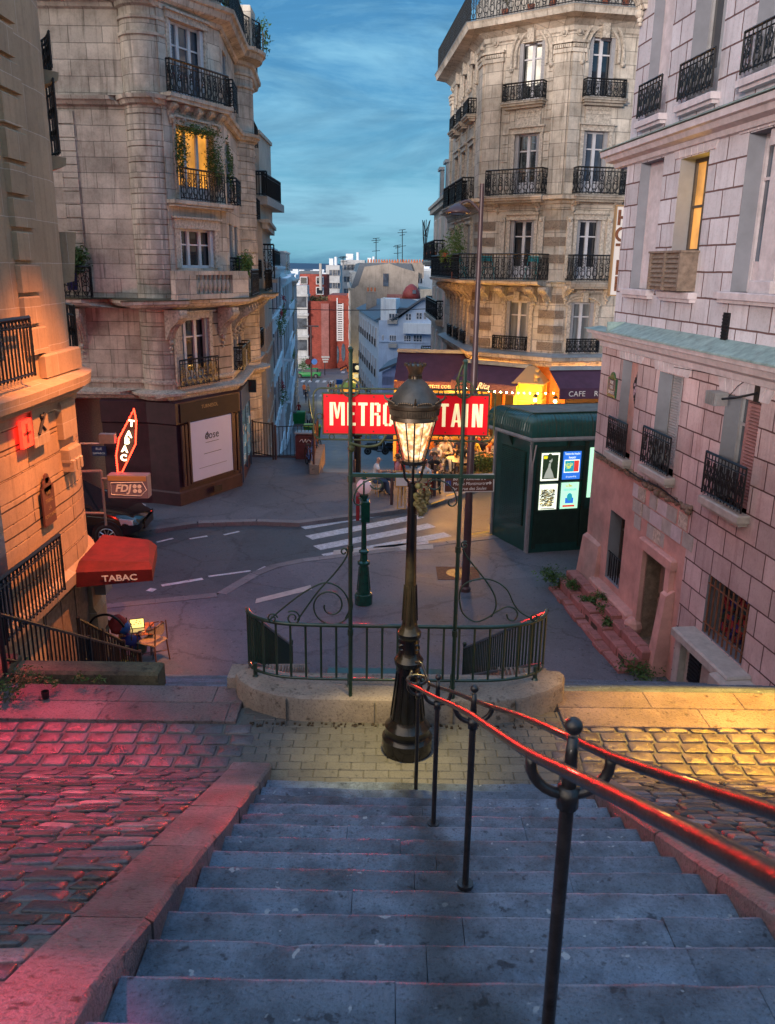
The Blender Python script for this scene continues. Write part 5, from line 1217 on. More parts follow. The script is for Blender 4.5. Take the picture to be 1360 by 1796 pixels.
sp_=thing('direction_sign','brown tourist direction sign in white italic lettering on the tall brown column','sign',(g.x,g.y-.12,-4.9))
q0=P(779,864,g.y-.15); q1=P(868,834,g.y-.15); Msg=T(q0.x,g.y-.15,q0.z)@Matrix.Rotation(-.035,4,'Y'); W_=q1.x-q0.x; H_=q1.z-q0.z
b=MB(Msg); b.bbox(0,W_,0,.03,0,H_,.008); b.build('rim','sign_white',sp_); b=MB(Msg); b.box(.02,W_-.02,-.006,0,.02,H_-.02); b.build('panel','sign_brown',sp_)
for i,s_ in enumerate(('Butte Montmartre','Musée Montmartre','Par la rue des Saules')): text_mesh(s_,Msg@T(.2 if i<2 else .17,-.008,H_-.10-i*.115),.105,'sign_white','lettering',sp_,depth=.001,align='LEFT',shear=.2,sx=.95 if i<2 else .9)
b=MB(Msg); b.box(.05,.16,-.009,-.006,H_*.4,H_*.4+.11); b.build('emblem','sign_blue',sp_); text_mesh('i',Msg@T(.105,-.011,H_*.4+.055),.1,'sign_white','lettering',sp_,depth=.001)
b=MB(Msg); b.box(W_-.17,W_-.09,-.009,-.006,H_*.5-.012,H_*.5+.012); b.add([(W_-.1,-.009,H_*.5-.045),(W_-.05,-.009,H_*.5),(W_-.1,-.009,H_*.5+.045)],[(0,1,2)]); b.build('arrow','sign_white',sp_)
# kiosk
K0=(3.76,20.95); KL=(2.98,22.55); t_=thing('news_kiosk','dark green newspaper kiosk with domed roof edge and lit posters','kiosk',(4.6,21.8,-7.3))
A_=KL;B2=K0; L1=math.hypot(B2[0]-A_[0],B2[1]-A_[1]); dirx=(A_[0]-B2[0])/L1,(A_[1]-B2[1])/L1
C2=(K0[0]+3.6*(-dirx[1])*-1, K0[1]+3.6*dirx[0]*-1)
C2=(K0[0]+3.55*.975,K0[1]+3.55*.225); D2=(KL[0]+3.55*.975,KL[1]+3.55*.225)
b=MB(); b.prism([KL,K0,C2,D2],-7.3,-4.75); b.build('body','kiosk_green',t_)
M1=LF(KL,K0); M2=LF(K0,C2)
b=MB(M1); b.box(.35,L1-.3,-.03,.0,-6.75,-5.1); b.cm=1
for i in range(38): b.box(.37,L1-.32,-.045,-.03,-6.73+i*.0425,-6.70+i*.0425)
b.build('roller_shutter',['kiosk_dark','kiosk_green'],t_)
b=MB(M1); b.box(-.02,.06,-.05,0,-7.3,-4.8); b.build('corner_post','kiosk_grey',t_); b=MB(M1); b.box(L1-.12,L1-.04,-.04,0,-7.3,-4.8); b.build('corner_post','kiosk_grey',t_)
for dx in (-.05,.05):
    b=MB(); b.tube([(K0[0]+dx*.3-.02,K0[1]-.03,-7.3),(K0[0]+dx*.3-.02,K0[1]-.03,-5.3),(K0[0]+dx*1.5-.02,K0[1]-.03,-4.9)],.022,6)
    b.build('downpipe','kiosk_grey',t_)
b=MB(M2); b.box(.1,3.5,-.02,0,-7.1,-6.35); b.box(.1,.2,-.035,0,-7.2,-4.95); b.box(.2,1.42,-.03,0,-5.05,-4.95); b.box(.745,.785,-.03,0,-6.36,-5.05); b.box(.2,.745,-.028,0,-5.72,-5.68); b.box(.785,1.42,-.028,0,-5.72,-5.68); b.box(1.42,1.52,-.05,0,-7.2,-4.85); b.box(.2,1.42,-.03,0,-6.42,-6.36); b.build('panel_frame','kiosk_dark',t_)
# quarter-round roof edge
foot=[(KL[0]+.04,KL[1]+.9),KL,K0,C2,(C2[0]-.3,C2[1]+1.5)]
pr=[(.17,-4.78),(.22,-4.78),(.22,-4.72),(.19,-4.72),(.20,-4.62),(.17,-4.46),(.08,-4.33),(-.06,-4.27),(-.12,-4.26)]
b=MB(); b.sweep([KL,K0,C2,D2],pr,closed=True); b.build('roof_edge','kiosk_green',t_,smooth=True,auto=R(40))
b=MB(); b.sweep([KL,K0,C2,D2],[(.0,-4.80),(.225,-4.80),(.245,-4.765),(.225,-4.715)],closed=True); b.build('gutter','kiosk_grey',t_)
b=MB(); b.prism([(KL[0]+.12,KL[1]-.0),(K0[0]+.1,K0[1]+.12),(C2[0]-.1,C2[1]+.1),(D2[0]-.1,D2[1]-.1)],-4.6,-4.275); b.build('roof','kiosk_roof',t_)
b=MB()
for Mx,Lx in ((M1,L1),(M2,3.55)):
    b.M=Mx; n=int(Lx/.1)
    for i in range(n+1):
        u=.0+i*Lx/n; big=i%10==5
        b.tube([(u,-o_,z) for o_,z in pr[3:8]],.016 if big else .006,4)
b.tube([(-.05,.1,-4.25),(3.5,.1,-4.25)],.018,5); b.build('roof_ribs','kiosk_dark',t_)
b=MB()
for Mx,us in ((M1,(L1*.45,)),(M2,(.95,1.75,2.6))):
    b.M=Mx
    for u in us: b.hex8([(u-.02,-.16,-4.8),(u+.02,-.16,-4.8),(u+.02,0,-4.8),(u-.02,0,-4.8),(u-.02,-.16,-4.79),(u+.02,-.16,-4.79),(u+.02,0,-4.79),(u-.02,0,-4.79)][:4][::-1] and [(u-.02,-.02,-5.05),(u+.02,-.02,-5.05),(u+.02,0,-5.05),(u-.02,0,-5.05),(u-.02,-.16,-4.8),(u+.02,-.16,-4.8),(u+.02,0,-4.8),(u-.02,0,-4.8)])
b.build('roof_bracket','kiosk_dark',t_)
MP=M2@Matrix.Diagonal((.89,1,1,1))
def poster(name,label,u0,u1,z0,z1,base,deco,y=-.055):
    p_=thing(name,label,'poster',tuple(MP@Vector(((u0+u1)/2,y,z0)))); b=MB(MP); b.box(u0,u1,y,y+.012,z0,z1); b.build('sheet',base,p_)
    for mt,fn in deco: b=MB(MP); b_=fn(b); b.build('printing',mt,p_)
    return p_
def rect(u0,u1,z0,z1,y=-.058): return lambda b:b.box(u0,u1,y,y+.003,z0,z1)
def lady(b):
    Y=-.063
    b.tube([(.52,Y,-5.23),(.52,Y+.002,-5.23)],.055,12); b.tube([(.5,Y,-5.33),(.5,Y+.002,-5.33)],.03,8)
    b.quad((.33,Y,-5.62),(.66,Y,-5.62),(.6,Y,-5.5),(.53,Y,-5.4),(.53,Y,-5.29),(.47,Y,-5.3),(.45,Y,-5.39),(.38,Y,-5.5))
def ladyhair(b): b.tube([(.49,-.0655,-5.16),(.49,-.0645,-5.16)],.075,12); b.tube([(.44,-.0655,-5.22),(.44,-.0645,-5.22)],.045,10)
poster('poster','black and white poster of a woman in profile with yellow title',.24,.80,-5.68,-5.08,'poster_white',[('poster_dark',rect(.28,.76,-5.64,-5.12)),('poster_grey',lady),('poster_dark',ladyhair),('poster_yellow',rect(.30,.46,-5.2,-5.14,-.064))])
def blots(seed,u0,u1,z0,z1,n,s):
    def f(b):
        r=random.Random(seed)
        for i in range(n):
            u=r.uniform(u0,u1-s*2);z=r.uniform(z0,z1-s); a=r.uniform(0,3); b.tube([(u,-.062-.00003*i,z),(u+s*math.cos(a),-.062-.00003*i,z+s*math.sin(a)),(u+s*1.5,-.062-.00003*i,z+s*.5)],.007,3,cap=False)
    return f
p_=poster('poster','blue poster with a white framed green and red picture, top right on the kiosk',.92,1.48,-5.67,-5.06,'poster_blue',[('poster_white',rect(.96,1.44,-5.52,-5.24)),('poster_teal',rect(.98,1.27,-5.5,-5.26,-.061)),('poster_red',rect(1.27,1.42,-5.5,-5.26,-.061)),('poster_yellow',blots(2,1.0,1.25,-5.45,-5.3,12,.05))])
text_mesh('Temps des Impôts',MP@T(1.2,-.060,-5.11),.065,'poster_white','lettering',p_,depth=.001); text_mesh('Investir',MP@T(1.2,-.060,-5.19),.075,'poster_white','lettering',p_,depth=.001); text_mesh('d i s p o n i b l e',MP@T(1.2,-.060,-5.61),.05,'poster_white','lettering',p_,depth=.001)
poster('poster','white poster scribbled all over with black and gold lines',.24,.80,-6.32,-5.76,'poster_white',[('ink',blots(5,.27,.75,-6.26,-5.86,150,.035)),('poster_gold',blots(6,.27,.75,-6.26,-5.86,60,.03)),('ink',rect(.3,.74,-6.305,-6.29))])
p_=poster('poster','mint green poster with a blue emblem, bottom right on the kiosk',.92,1.48,-6.32,-5.74,'poster_mint',[('poster_blue',rect(1.07,1.33,-6.2,-6.08)),('poster_teal',lambda b:b.tube([(1.2,-.064,-6.06),(1.2,-.062,-6.06)],.09,9)),('poster_red',rect(1.0,1.38,-6.28,-6.24)),('poster_gold',blots(9,1.05,1.3,-5.84,-5.77,9,.03))])
text_mesh('VIDE-GRENIER',MP@T(1.2,-.060,-5.90),.065,'poster_teal','lettering',p_,depth=.001)
b=MB(MP); b.box(1.78,3.3,-.03,.0,-6.1,-5.0); b.build('display_window','poster_mint',t_); b=MB(MP); b.hex8([(1.9,-.05,-5.95),(3.3,-.05,-5.95),(3.3,-.03,-5.95),(1.9,-.03,-5.95),(2.35,-.05,-5.0),(3.3,-.05,-5.0),(3.3,-.03,-5.0),(2.35,-.03,-5.0)]); b.build('display_sheet','poster_grey',t_)
b=MB(M2); b.bbox(1.78,2.9,-.45,-.06,-7.25,-6.1,.03); b.build('box','kiosk_grey',t_); tag(bpy.data.objects['box.001'] if 'box.001' in bpy.data.objects else t_,None)
b=MB(M2); b.bbox(1.85,2.2,-.5,-.45,-7.0,-6.5,.02); b.build('magazine_bin','wood_old',t_)
bpy.data.objects['news_kiosk'].scale=(1,1,1.23)
for o_ in list(bpy.data.objects):
    if o_.parent is None and o_.name.startswith('poster'): o_.scale=(1,1,1.23); o_.location.z=-7.3+(o_.location.z+7.3)*1.23
b=MB(); b.bbox(K0[0]-.4,C2[0]+.2,K0[1]-.25,K0[1]-.2,-7.31,-7.296,.002)
# posts (bollards) on the far pavement
def bollard(px,py,label,h=1.05,r=.05,D=None):
    g=G(px,py,-7.3); b=MB(); b.tube([(g.x,g.y,-7.32),(g.x,g.y,-7.3+h),(g.x,g.y,-7.27+h)],[r,r,r*.7],10); b.tube([(g.x,g.y,-7.3+h-.12),(g.x,g.y,-7.3+h-.1)],r*1.1,10); return tag(b.build('bollard','pole_brown',smooth=True,auto=R(40)),label,'bollard','bollards along the far kerb')
bollard(687,885,'dark slim bollard left of the lamp post on the terrace kerb'); bollard(762,870,'dark slim bollard right of the lamp post near the terrace chairs')
bollard(622,846,'tiny dark bollard beside the cobbled street',.8)
# black bollard-post with top at street mouth
g=G(627,830,-7.3); b=MB(); b.tube([(g.x,g.y,-7.4),(g.x,g.y,-5.9)],.13,8); b.bbox(g.x-.18,g.x+.18,g.y-.18,g.y+.18,-5.9,-5.3,.05); t_=tag(b.build('traffic_box','iron'),'black post with a boxed lamp head at the mouth of the cobbled street','post')
# railings and step wall at the head of the left pavement
def fence(name,label,x0,y0,x1,y1,z,h=1.35,n=12,mat='iron',dz=0):
    t_=thing(name,label,'railing',((x0+x1)/2,(y0+y1)/2,z)); f=lambda s,q:(x0+(x1-x0)*s,y0+(y1-y0)*s,z+dz*s+q)
    b=MB(); b.tube([f(0,h),f(1,h)],.02,5); b.build('top_rail',mat,t_); b=MB(); b.tube([f(0,.15),f(1,.15)],.018,5); b.build('bottom_rail',mat,t_)
    b=MB(); [b.tube([f(i/n,.1),f(i/n,h)],.012,4,cap=False) for i in range(n+1)]; b.build('baluster',mat,t_); b=MB(); [b.tube([f(s,-.1),f(s,h+.08)],.045,6) for s in (0,1)]; b.build('post','pole_brown',t_)
g0=G(445,800);g1=G(480,806);g2=G(555,802)
fence('street_fence','thin iron railing at the head of the sloping pavement, beside the stone house',g0.x,g0.y,g1.x,g1.y,-7.3,1.4,7); fence('street_fence','thin iron railing at the head of the sloping pavement, beside the maroon cabinet',g1.x+.1,g1.y,g2.x,g2.y,-7.3,1.3,11)
p0=G(548,832);b=MB(); b.hex8([(p0.x-.1,p0.y,-7.35),(p0.x+.25,p0.y,-7.35),(p0.x+.2,p0.y+3.5,-7.7),(p0.x-.2,p0.y+3.5,-7.7),(p0.x-.1,p0.y,-6.95),(p0.x+.25,p0.y,-6.95),(p0.x+.2,p0.y+3.5,-6.9),(p0.x-.2,p0.y+3.5,-6.9)]); tag(b.build('low_wall','curb_stone'),'low stone wall end beside the maroon cabinet','wall')
for k in range(1): fence('pavement_railing','rusty brown railing on the low stone wall, stepping down the street',p0.x+.05,p0.y+.1,p0.x-.3,p0.y+6,-6.95,1.3,16,'rust',-.7)
g=G(534,803); t_=thing('utility_cabinet','maroon street cabinet with scrawled white graffiti','cabinet',(g.x,g.y,-7.3)); b=MB(); b.bbox(g.x-.32,g.x+.4,g.y-.25,g.y+.3,-7.3,-6.3,.08); b.build('body','bin_maroon',t_); b=MB(); b.bbox(g.x-.34,g.x+.42,g.y-.27,g.y+.32,-6.3,-6.24,.02); b.build('lid','kiosk_grey',t_)
b=MB(); b.tube(smoothpts([(g.x-.15,g.y-.26,-6.6),(g.x-.05,g.y-.26,-6.5),(g.x,g.y-.26,-6.62),(g.x+.08,g.y-.26,-6.5),(g.x+.12,g.y-.26,-6.62),(g.x+.2,g.y-.26,-6.52),(g.x+.3,g.y-.26,-6.6)]),.012,4); b.build('graffiti','sign_white',t_)
b=MB(); b.tube([(g0.x-.1,g0.y-.1,-7.3),(g2.x-.1,g2.y-.1,-7.3)],.07,4); tag(b.build('edge_beam','pole_brown'),'brown beam along the foot of the street railings','beam')
# ================= right corner block with the cafe
root=thing('cafe_corner_building','ornate pale stone corner block with iron balconies above the purple cafe awning','building',(6,32,-7.3))
R0,R1,R2,R3=(2.65,41),(3.3,33),(6.0,31),(13,32.4)
lev=[-3.1,-.4,2.5,5.65]; top=8.0
Ml,Mf,Mr=LF(R0,R1),LF(R1,R2),LF(R2,R3); Ll=math.dist(R0,R1); Lf=math.dist(R1,R2); Lr=math.dist(R2,R3)
hs=lambda c,w,arch=0:[(c-w/2,c+w/2,-3.0,-1.15),(c-w/2,c+w/2,-.3,1.7),(c-w/2,c+w/2,2.6,4.6),(c-w/2,c+w/2,5.7,7.5)]
Hf=hs(1.85,.98); Hr=hs(1.08,.92)+hs(4.0,.92); Hl=hs(2.3,.85)+hs(4.1,.85)+hs(5.9,.85)
for Mx,L_x,H in ((Ml,Ll,Hl),(Mf,Lf,Hf),(Mr,Lr,Hr)):
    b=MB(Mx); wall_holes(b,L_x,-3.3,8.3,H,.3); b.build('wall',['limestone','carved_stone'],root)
b=MB(); b.prism([(R0[0]+.4,R0[1]),(R1[0]+.4,R1[1]+.4),(R2[0]+.1,R2[1]+.45),(13,33),(13,41)],-3.3,8.2); b.build('core','pane_dark',root)
pane_f=['pane_curtain','pane_dark','pane_mirror','pane_mirror']
for Mx,H,pn in ((Mf,Hf,pane_f),(Mr,Hr,['pane_curtain','pane_dark','pane_blue','pane_dark']*2),(Ml,Hl,['pane_curtain','pane_dark','pane_blue','pane_dark']*3)):
    for i,h in enumerate(H): window(root,Mx,*h,rec=.22,pane=pn[i],shutters='shutter_grey' if Mx is not Ml or i%4<2 else None)
path=[R0,R1,R2,R3]
def swp(name,prof,mat='carved_stone',p=None,par=None): b=MB(); b.sweep(p or path,prof); return b.build(name,mat,par or root)
swp('cornice',[(0,-3.5),(.1,-3.45),(.15,-3.3),(.3,-3.25),(.34,-3.12),(0,-3.02)],'limestone')
swp('string_course',[(0,2.02),(.05,2.04),(.06,2.2),(.12,2.24),(.14,2.32),(.42,2.36),(.45,2.48),(0,2.52)],'limestone')
swp('cornice',[(0,7.62),(.06,7.66),(.08,7.8),(.22,7.9),(.3,7.95),(.72,8.02),(.76,8.16),(.8,8.22),(0,8.3)],'limestone')
swp('lead_edge',[(.0,8.305),(.8,8.225),(.82,8.25),(0,8.33)],'zinc'); swp('lead_edge',[(0,-3.015),(.35,-3.115),(.36,-3.1),(0,-2.99)],'zinc')
swp('string_course',[(0,-.62),(.1,-.6),(.12,-.5),(.2,-.44),(0,-.4)],'limestone')
# continuous balcony round the corner on the second floor
off2=[(2.95,38.8),(3.32,33.0),(6.0,31.0)]
b=MB(); b.sweep([(2.68,40.6),R1,(5.72,31.2)],[(0,-.62),(.5,-.58),(.82,-.52),(.86,-.42),(0,-.40)]); bal=b.build('balcony','limestone',root)
def railpath(parent,pts,z,h,off=.78,t=.014,name='railing'):
    b=MB(); b.sweep(pts,[(off-.001,z),(off+.001,z+.001)],caps=False); ps=[b.v[i*2].copy() for i in range(len(pts))]
    bb=MB()
    for a,c in zip(ps,ps[1:]):
        bb.M=LF((a.x,a.y),(c.x,c.y),z); scrollrail(bb,(c-a).length,h,0,t,.115,1)
    for a,q in ((ps[0],pts[0]),(ps[-1],pts[-1])):
        bb.M=LF((a.x,a.y),(q[0],q[1]),z) if a is ps[-1] else LF((q[0],q[1]),(a.x,a.y),z); scrollrail(bb,math.dist((a.x,a.y),q[:2])*.98,h,0,t,.115,1)
    o=bb.build(name,'iron',None); o.parent=parent; return o
railpath(bal,[(2.68,40.5),R1,(5.70,31.22)],-.41,.92)
balcony(root,Mr,.3,2.05,-.42,.62,.9,.16,mat='limestone'); balcony(root,Mr,3.2,4.9,-.42,.62,.9,.16,mat='limestone')
balcony(root,Mf,.45,2.78,2.5,.5,.88,.14,mat='limestone'); balcony(root,Mr,.28,2.15,2.5,.5,.88,.14,mat='limestone'); balcony(root,Mr,3.1,4.9,2.5,.5,.88,.14,mat='limestone')
balcony(root,Mf,.88,2.5,5.62,.3,.58,.13,mat='limestone'); balcony(root,Mr,.45,1.95,5.6,.3,.58,.13,mat='limestone')
for c in (2.3,4.1,5.9): balcony(root,Ml,c-.75,c+.75,2.5,.5,.85,.14,mat='limestone'); balcony(root,Ml,c-.6,c+.6,5.62,.35,.55,.13,mat='limestone'); railing(root,Ml,c-.5,c+.5,-3.0,.52,.14)
railing(root,Mf,.9,2.3,-2.98,.52,.14,.013,.1); railing(root,Mr,.5,1.75,-2.98,.52,.14,.013,.1)
for u in (.45,1.25,2.5,3.05): console(root,Mf,u,-.62,.62,.3,.55)
for u in (.35,1.95): console(root,Mr,u,-.56,.5,.26,.45)
for k in range(7): console(root,Ml,.8+k*1.05,-.62,.62,.3,.55)
for u in (.8,2.45): console(root,Mf,u,2.34,.3,.2,.3)
for u in (.4,2.0): console(root,Mr,u,2.34,.3,.2,.3)
# carved trim round windows
for Mx,H in ((Mf,Hf),(Mr,Hr),(Ml,Hl)):
    for i,h in enumerate(H):
        b=MB(Mx); k=i%4; u0,u1,za,zb=h
        if k==3:
            c=(u0+u1)/2; r=(u1-u0)/2
            for rr,t in ((r+.12,.05),(r+.28,.055)):
                pts=[(c+rr*math.cos(a)*1.0,-.05,zb-.42+min(rr*1.25*math.sin(a),.9)) for a in [PI*j/16 for j in range(17)]]
                pts=[(c+rr+.0,-.05,zb-.75)]+pts+[(c-rr,-.05,zb-.75)]; b.tube(pts,t,5)
            b.box(c-.13,c+.13,-.2,.02,zb-.05,zb+.48); b.ball((c-rr,-.06,zb-.8),.09,7,5); b.ball((c+rr,-.06,zb-.8),.09,7,5)
            b.box(u0-.0,u1+.0,-.04,.02,za-.02-.55,za-.2); 
            for j in range(int((u1-u0)/.09)): b.ball((u0+.05+j*.09,-.05,za-.42),.035,5,3); b.box(u0+.01+j*.09,u0+.06+j*.09,-.09,.0,za-.27,za-.2)
        elif k==2: surround(b,u0,u1,za,zb,.13,.05); b.box(u0,u1,-.05,.02,zb+.26,zb+.52)
        elif k==1:
            surround(b,u0,u1,za,zb,.12,.05); b.box(u0-.4,u0-.2,-.09,.02,za,zb+.1); b.box(u1+.2,u1+.4,-.09,.02,za,zb+.1); b.ball((u0-.3,-.1,zb-.0),.08,6,4); b.ball((u1+.3,-.1,zb),.08,6,4)
            b.box(u0,u0+.27,-.04,.02,2.06,2.2) if 0 else None
        else:
            c=(u0+u1)/2; w=(u1-u0)/2+.14; pts=[(c+w*math.cos(a)*1.12,-.05,zb-.12+.32*math.sin(a)) for a in [PI*j/10 for j in range(11)]]; b.tube(pts,.06,5); b.box(c-.11,c+.11,-.2,.02,zb+.02,zb+.34)
            b.box(u0-.16,u0-.01,-.06,.02,za,zb-.1); b.box(u1+.01,u1+.16,-.06,.02,za,zb-.1); b.box(u0-.3,u1+.3,-.03,.02,zb+.36,zb+.5)
        b.build('window_surround','carved_stone',root)
b=MB(Mf)
for z in (2.8,3.1,3.4,3.7,4.0,4.3,4.6,5.0,5.3,5.9,6.2,6.5,6.8): b.box(.85,1.1,-.03,.02,z,z+.26); b.box(2.5,2.72,-.03,.02,z,z+.26)
b.build('quoin_stones','limestone',root)
# pilasters at the corner with capitals, bosses
for Mx,u0,u1 in ((Mf,.05,.75),(Mf,2.75,3.33),(Mr,.0,.42),(Ml,7.2,7.95),(Ml,.1,.6)):
    b=MB(Mx); b.box(u0,u1,-.07,.02,2.55,7.0); b.box(u0-.05,u1+.05,-.12,.02,7.0,7.12); b.box(u0-.02,u1+.02,-.1,.02,7.14,7.26); b.box(u0-.08,u1+.08,-.16,.02,7.28,7.36)
    c=(u0+u1)/2; b.tube([(c,-.05,7.62),(c,.0,7.62)],.13,10); b.ball((c,-.06,7.62),.075,8,5)
    for j in range(int((u1-u0)/.07)): b.box(u0+j*.07,u0+.04+j*.07,-.15,-.1,7.14,7.24)
    b.build('pilaster','limestone',root)
b=MB()
for z in (-2.75,-2.15,-1.6,-1.05,.35,.0+.95,1.5):
    for Mx,u0,u1 in ((Mf,.05,.72),(Mf,2.72,3.35),(Mr,0,.34),(Ml,7.3,7.97)):
        b.M=Mx; panel_rough(b,u0,u1,z-.14,z+.16)
b.build('vermiculated_blocks','carved_dark',root)
b=MB()
for z0 in (-.6+.0,2.06):
    for Mx,us in ((Mf,(.9,1.5,2.1)),(Mr,(.6,1.2))):
        b.M=Mx
        for u in us: b.box(u,u+.5,-.03,.02,z0+.02,z0+.15)
b.build('frieze_panels','limestone',root)
# attic set back with roof terrace railing and pots
swp('attic_wall',[(-.9,8.2),(-.95,11)],'limestone'); 
b=MB(); b.M=Matrix(); bb=MB()
atr=railpath(root,[R0,R1,R2,R3],8.26,1.0,.66); atr.matrix_parent_inverse=Matrix.Translation(-root.location)
b=MB(); rs=random.Random(5)
for Mx,u in ((Mf,.9),(Mf,1.9),(Mf,2.7),(Mr,.9),(Mr,1.6),(Ml,5),(Ml,2.5)):
    q=Mx@Vector((u,-.35,8.3)); b.lathe([(.09,0),(.13,.25)],tuple(q),8)
b.build('flower_pot','terracotta',root)
b=MB()
for Mx,u in ((Mf,.9),(Mf,2.7),(Mr,.9),(Ml,5),(Ml,4.2),(Ml,2.5)): q=Mx@Vector((u,-.35,8.75)); b.leaves(tuple(q),(.3,.3,.35),120,.09)
tag(b.build('terrace_plants','leaf_dry',root),None)
for i in range(1):
    q=Ml@Vector((6.9,-.6,.55)); b=MB(); b.leaves((q.x-.1,q.y+.3,q.z+.3),(.45,1.0,.95),900,.12); b.leaves((q.x-.35,q.y+2.6,q.z-.1),(.25,1.2,.35),420,.12)
    tp=thing('balcony_plant','leafy green plants in boxes on the long first balcony of the cafe block','plant',(q.x,q.y,-.4)); b.build('foliage','leaf_light',tp); b=MB(); b.box(q.x-.45,q.x-.25,q.y+1.6,q.y+3,.45,.6); b.box(q.x-.2,q.x+.1,q.y-.1,q.y+.6,-.41,-.15); b.build('trough','terracotta',tp)
# teal folding chairs on the balcony
def teal_chair(q,rz,label):
    t_=thing('folding_chair',label,'chair',q,rz,'teal folding chairs on the long balcony'); b=MB(); b.box(-.2,.2,-.18,.18,.42,.44); sub(b,'seat','chair_teal',t_)
    b=MB(); b.box(-.2,.2,.17,.19,.66,.84); sub(b,'backrest','chair_teal',t_)
    for sx in (-.19,.19): b=MB(); b.tube([(sx,.2,.86),(sx,-.2,0)],.016,5); b.tube([(sx,-.16,.43),(sx,.22,0)],.016,5); sub(b,'leg','chair_teal',t_)
for u,rz,l in ((.75,.3,'teal folding chair left of the balcony door'),(2.55,-.5,'teal folding chair right of the balcony door')): q=Mf@Vector((u,-.45,-.40)); teal_chair(tuple(q),rz,l)
q=Ml@Vector((7.2,-.4,-.4)); teal_chair(tuple(q),1.2,'teal folding chair beside the leafy plants, nearest them')
# ---- cafe ground floor
cf=thing('cafe','cafe ground floor with orange walls, gold pillar and lit entrance','cafe',(6,32,-7.3))
b=MB(); b.sweep(path,[(-.35,-7.6),(-.35,-3.4)]); b.build('wall','wall_orange',cf)
b=MB()
for Mx,u0,u1,z1 in ((Mf,.75,1.2,-4.6),(Mf,1.35,2.4,-4.6),(Mr,.8,2.2,-4.7),(Mr,2.6,4,-4.7),(Ml,5,7,-4.6),(Ml,2,4,-4.6)):
    b=MB(Mx); b.box(u0,u1,.3,.36,-7.2,z1); b.build('door','shop_brown',cf)
for Mx,u0,u1,z1 in ((Mf,1.45,1.85,-5.3),(Mr,.95,1.35,-4.95),(Mr,1.6,1.95,-4.95),(Mr,2.7,3.3,-4.95),(Ml,5.1,6.9,-4.7)):
    b=MB(Mx); b.box(u0,u1,.27,.31,-6.6,z1); b.build('lit_pane','pane_amber',cf)
for Mx,u in ((Mf,.1),(Mf,.42),(Ml,7.6),(Ml,4.6),(Mr,2.35)):
    b=MB(Mx); b.box(u,u+.25,.05,.4,-7.3,-3.5); b.build('pillar','stucco_gold',cf)
# pillar turret with small roof at the corner
pc=(5.25,30.75)
b=MB(); b.M=T(pc[0],pc[1],0)@RZ(-.35); b.box(-.42,.42,-.42,.42,-7.3,-4.02)
for x in (-.44,.44): 
    for y in (-.44,.44): b.box(x-.07,x+.07,y-.07,y+.07,-7.3,-4.1)
b.box(-.5,.5,-.5,.5,-4.1,-4.02); b.box(-.48,.48,-.48,.48,-4.7,-4.62); b.build('corner_pillar','stucco_gold',cf)
b=MB(b.M); b.add([(-.58,-.58,-4.0),(.58,-.58,-4.0),(.58,.58,-4.0),(-.58,.58,-4.0),(-.13,-.13,-3.42),(.13,-.13,-3.42),(.13,.13,-3.42),(-.13,.13,-3.42)],[(0,3,2,1),(4,5,6,7),(0,1,5,4),(1,2,6,5),(2,3,7,6),(3,0,4,7)]); b.box(-.6,.6,-.6,.6,-4.02,-3.98); b.build('pillar_roof','ink_gold',cf)
b=MB(); b.ball((pc[0]+.12,pc[1]-.5,-3.72),.12,8,6); b.ball((pc[0]+.12,pc[1]-.5,-3.5),.08,8,6); b.lathe([(.05,-4.0),(.14,-3.9),(.1,-3.8)],(pc[0]+.12,pc[1]-.5,0),8); b.build('roof_ornament','ink_gold',cf)
def sconce(x,y,z,label):
    t_=thing('wall_lamp',label,'wall lamp',(x,y,z),0,'lit lamps on the cafe pillars'); b=MB(); b.lathe([(.03,-.2),(.05,-.12),(.09,-.1),(.1,.12),(.02,.2)],(x,y,z),6); 
    b=MB(); b.ball((x,y,z),.055,8,6); b.build('flame','flame_bulb',t_)
    b=MB(); [b.tube([(x+.07*math.cos(a),y+.07*math.sin(a),z-.12),(x+.1*math.cos(a),y+.1*math.sin(a),z+.12)],.008,4) for a in (0,1.57,3.14,4.71)]; b.lathe([(.11,.12),(.03,.22)],(x,y,z),6); b.tube([(x,y,z-.12),(x,y+.15,z-.2)],.015,4); b.build('cage','iron',t_)
for px,py,l in ((939,702,'left wall lamp on the gold cafe pillar'),(974,704,'right wall lamp on the gold cafe pillar'),(1061,702,'wall lamp at the far right of the cafe, beside the rose house')): q=P(px,py,30.2); sconce(q.x,q.y,q.z,l)
# awnings
def awn(name,label,Ax,Bx,z0,z1,out,val):
    M_=LF(Ax,Bx); L_=math.dist(Ax,Bx); t_=thing(name,label,'awning',(Ax[0],Ax[1],z1))
    b=MB(M_); b.hex8([(0,-out,z1),(L_,-out,z1),(L_,-out+.0,z1),(0,0,z0-.02),(0,-out,z1+.02),(L_,-out,z1+.02),(L_,0,z0),(0,0,z0)][:0] or [(0,-out,z1),(L_,-out,z1),(L_,0,z0-.03),(0,0,z0-.03),(0,-out,z1+.025),(L_,-out,z1+.025),(L_,0,z0),(0,0,z0)]); b.build('canopy','awning_purple',t_)
    b=MB(M_); b.box(0,L_,-out-.008,-out+.005,z1-val,z1); b.build('valance','awning_purple',t_)
    b=MB(M_); b.box(-.03,L_+.03,-.12,.0,z0,z0+.14); b.build('housing','zinc',t_); return t_,M_
o1=(R1[0]-.15,R1[1]-.15)
a1,Ma=awn('purple_awning','purple awning lettered Rita over the lit terrace, left of the gold pillar',(3.05,32.75),(5.3,31.1),-3.55,-4.12,1.15,.32)
text_mesh('Rita',Ma@T(1.42,-1.17,-4.22),.32,'sign_white','lettering',a1,depth=.005,shear=.4,font_bold=.004)
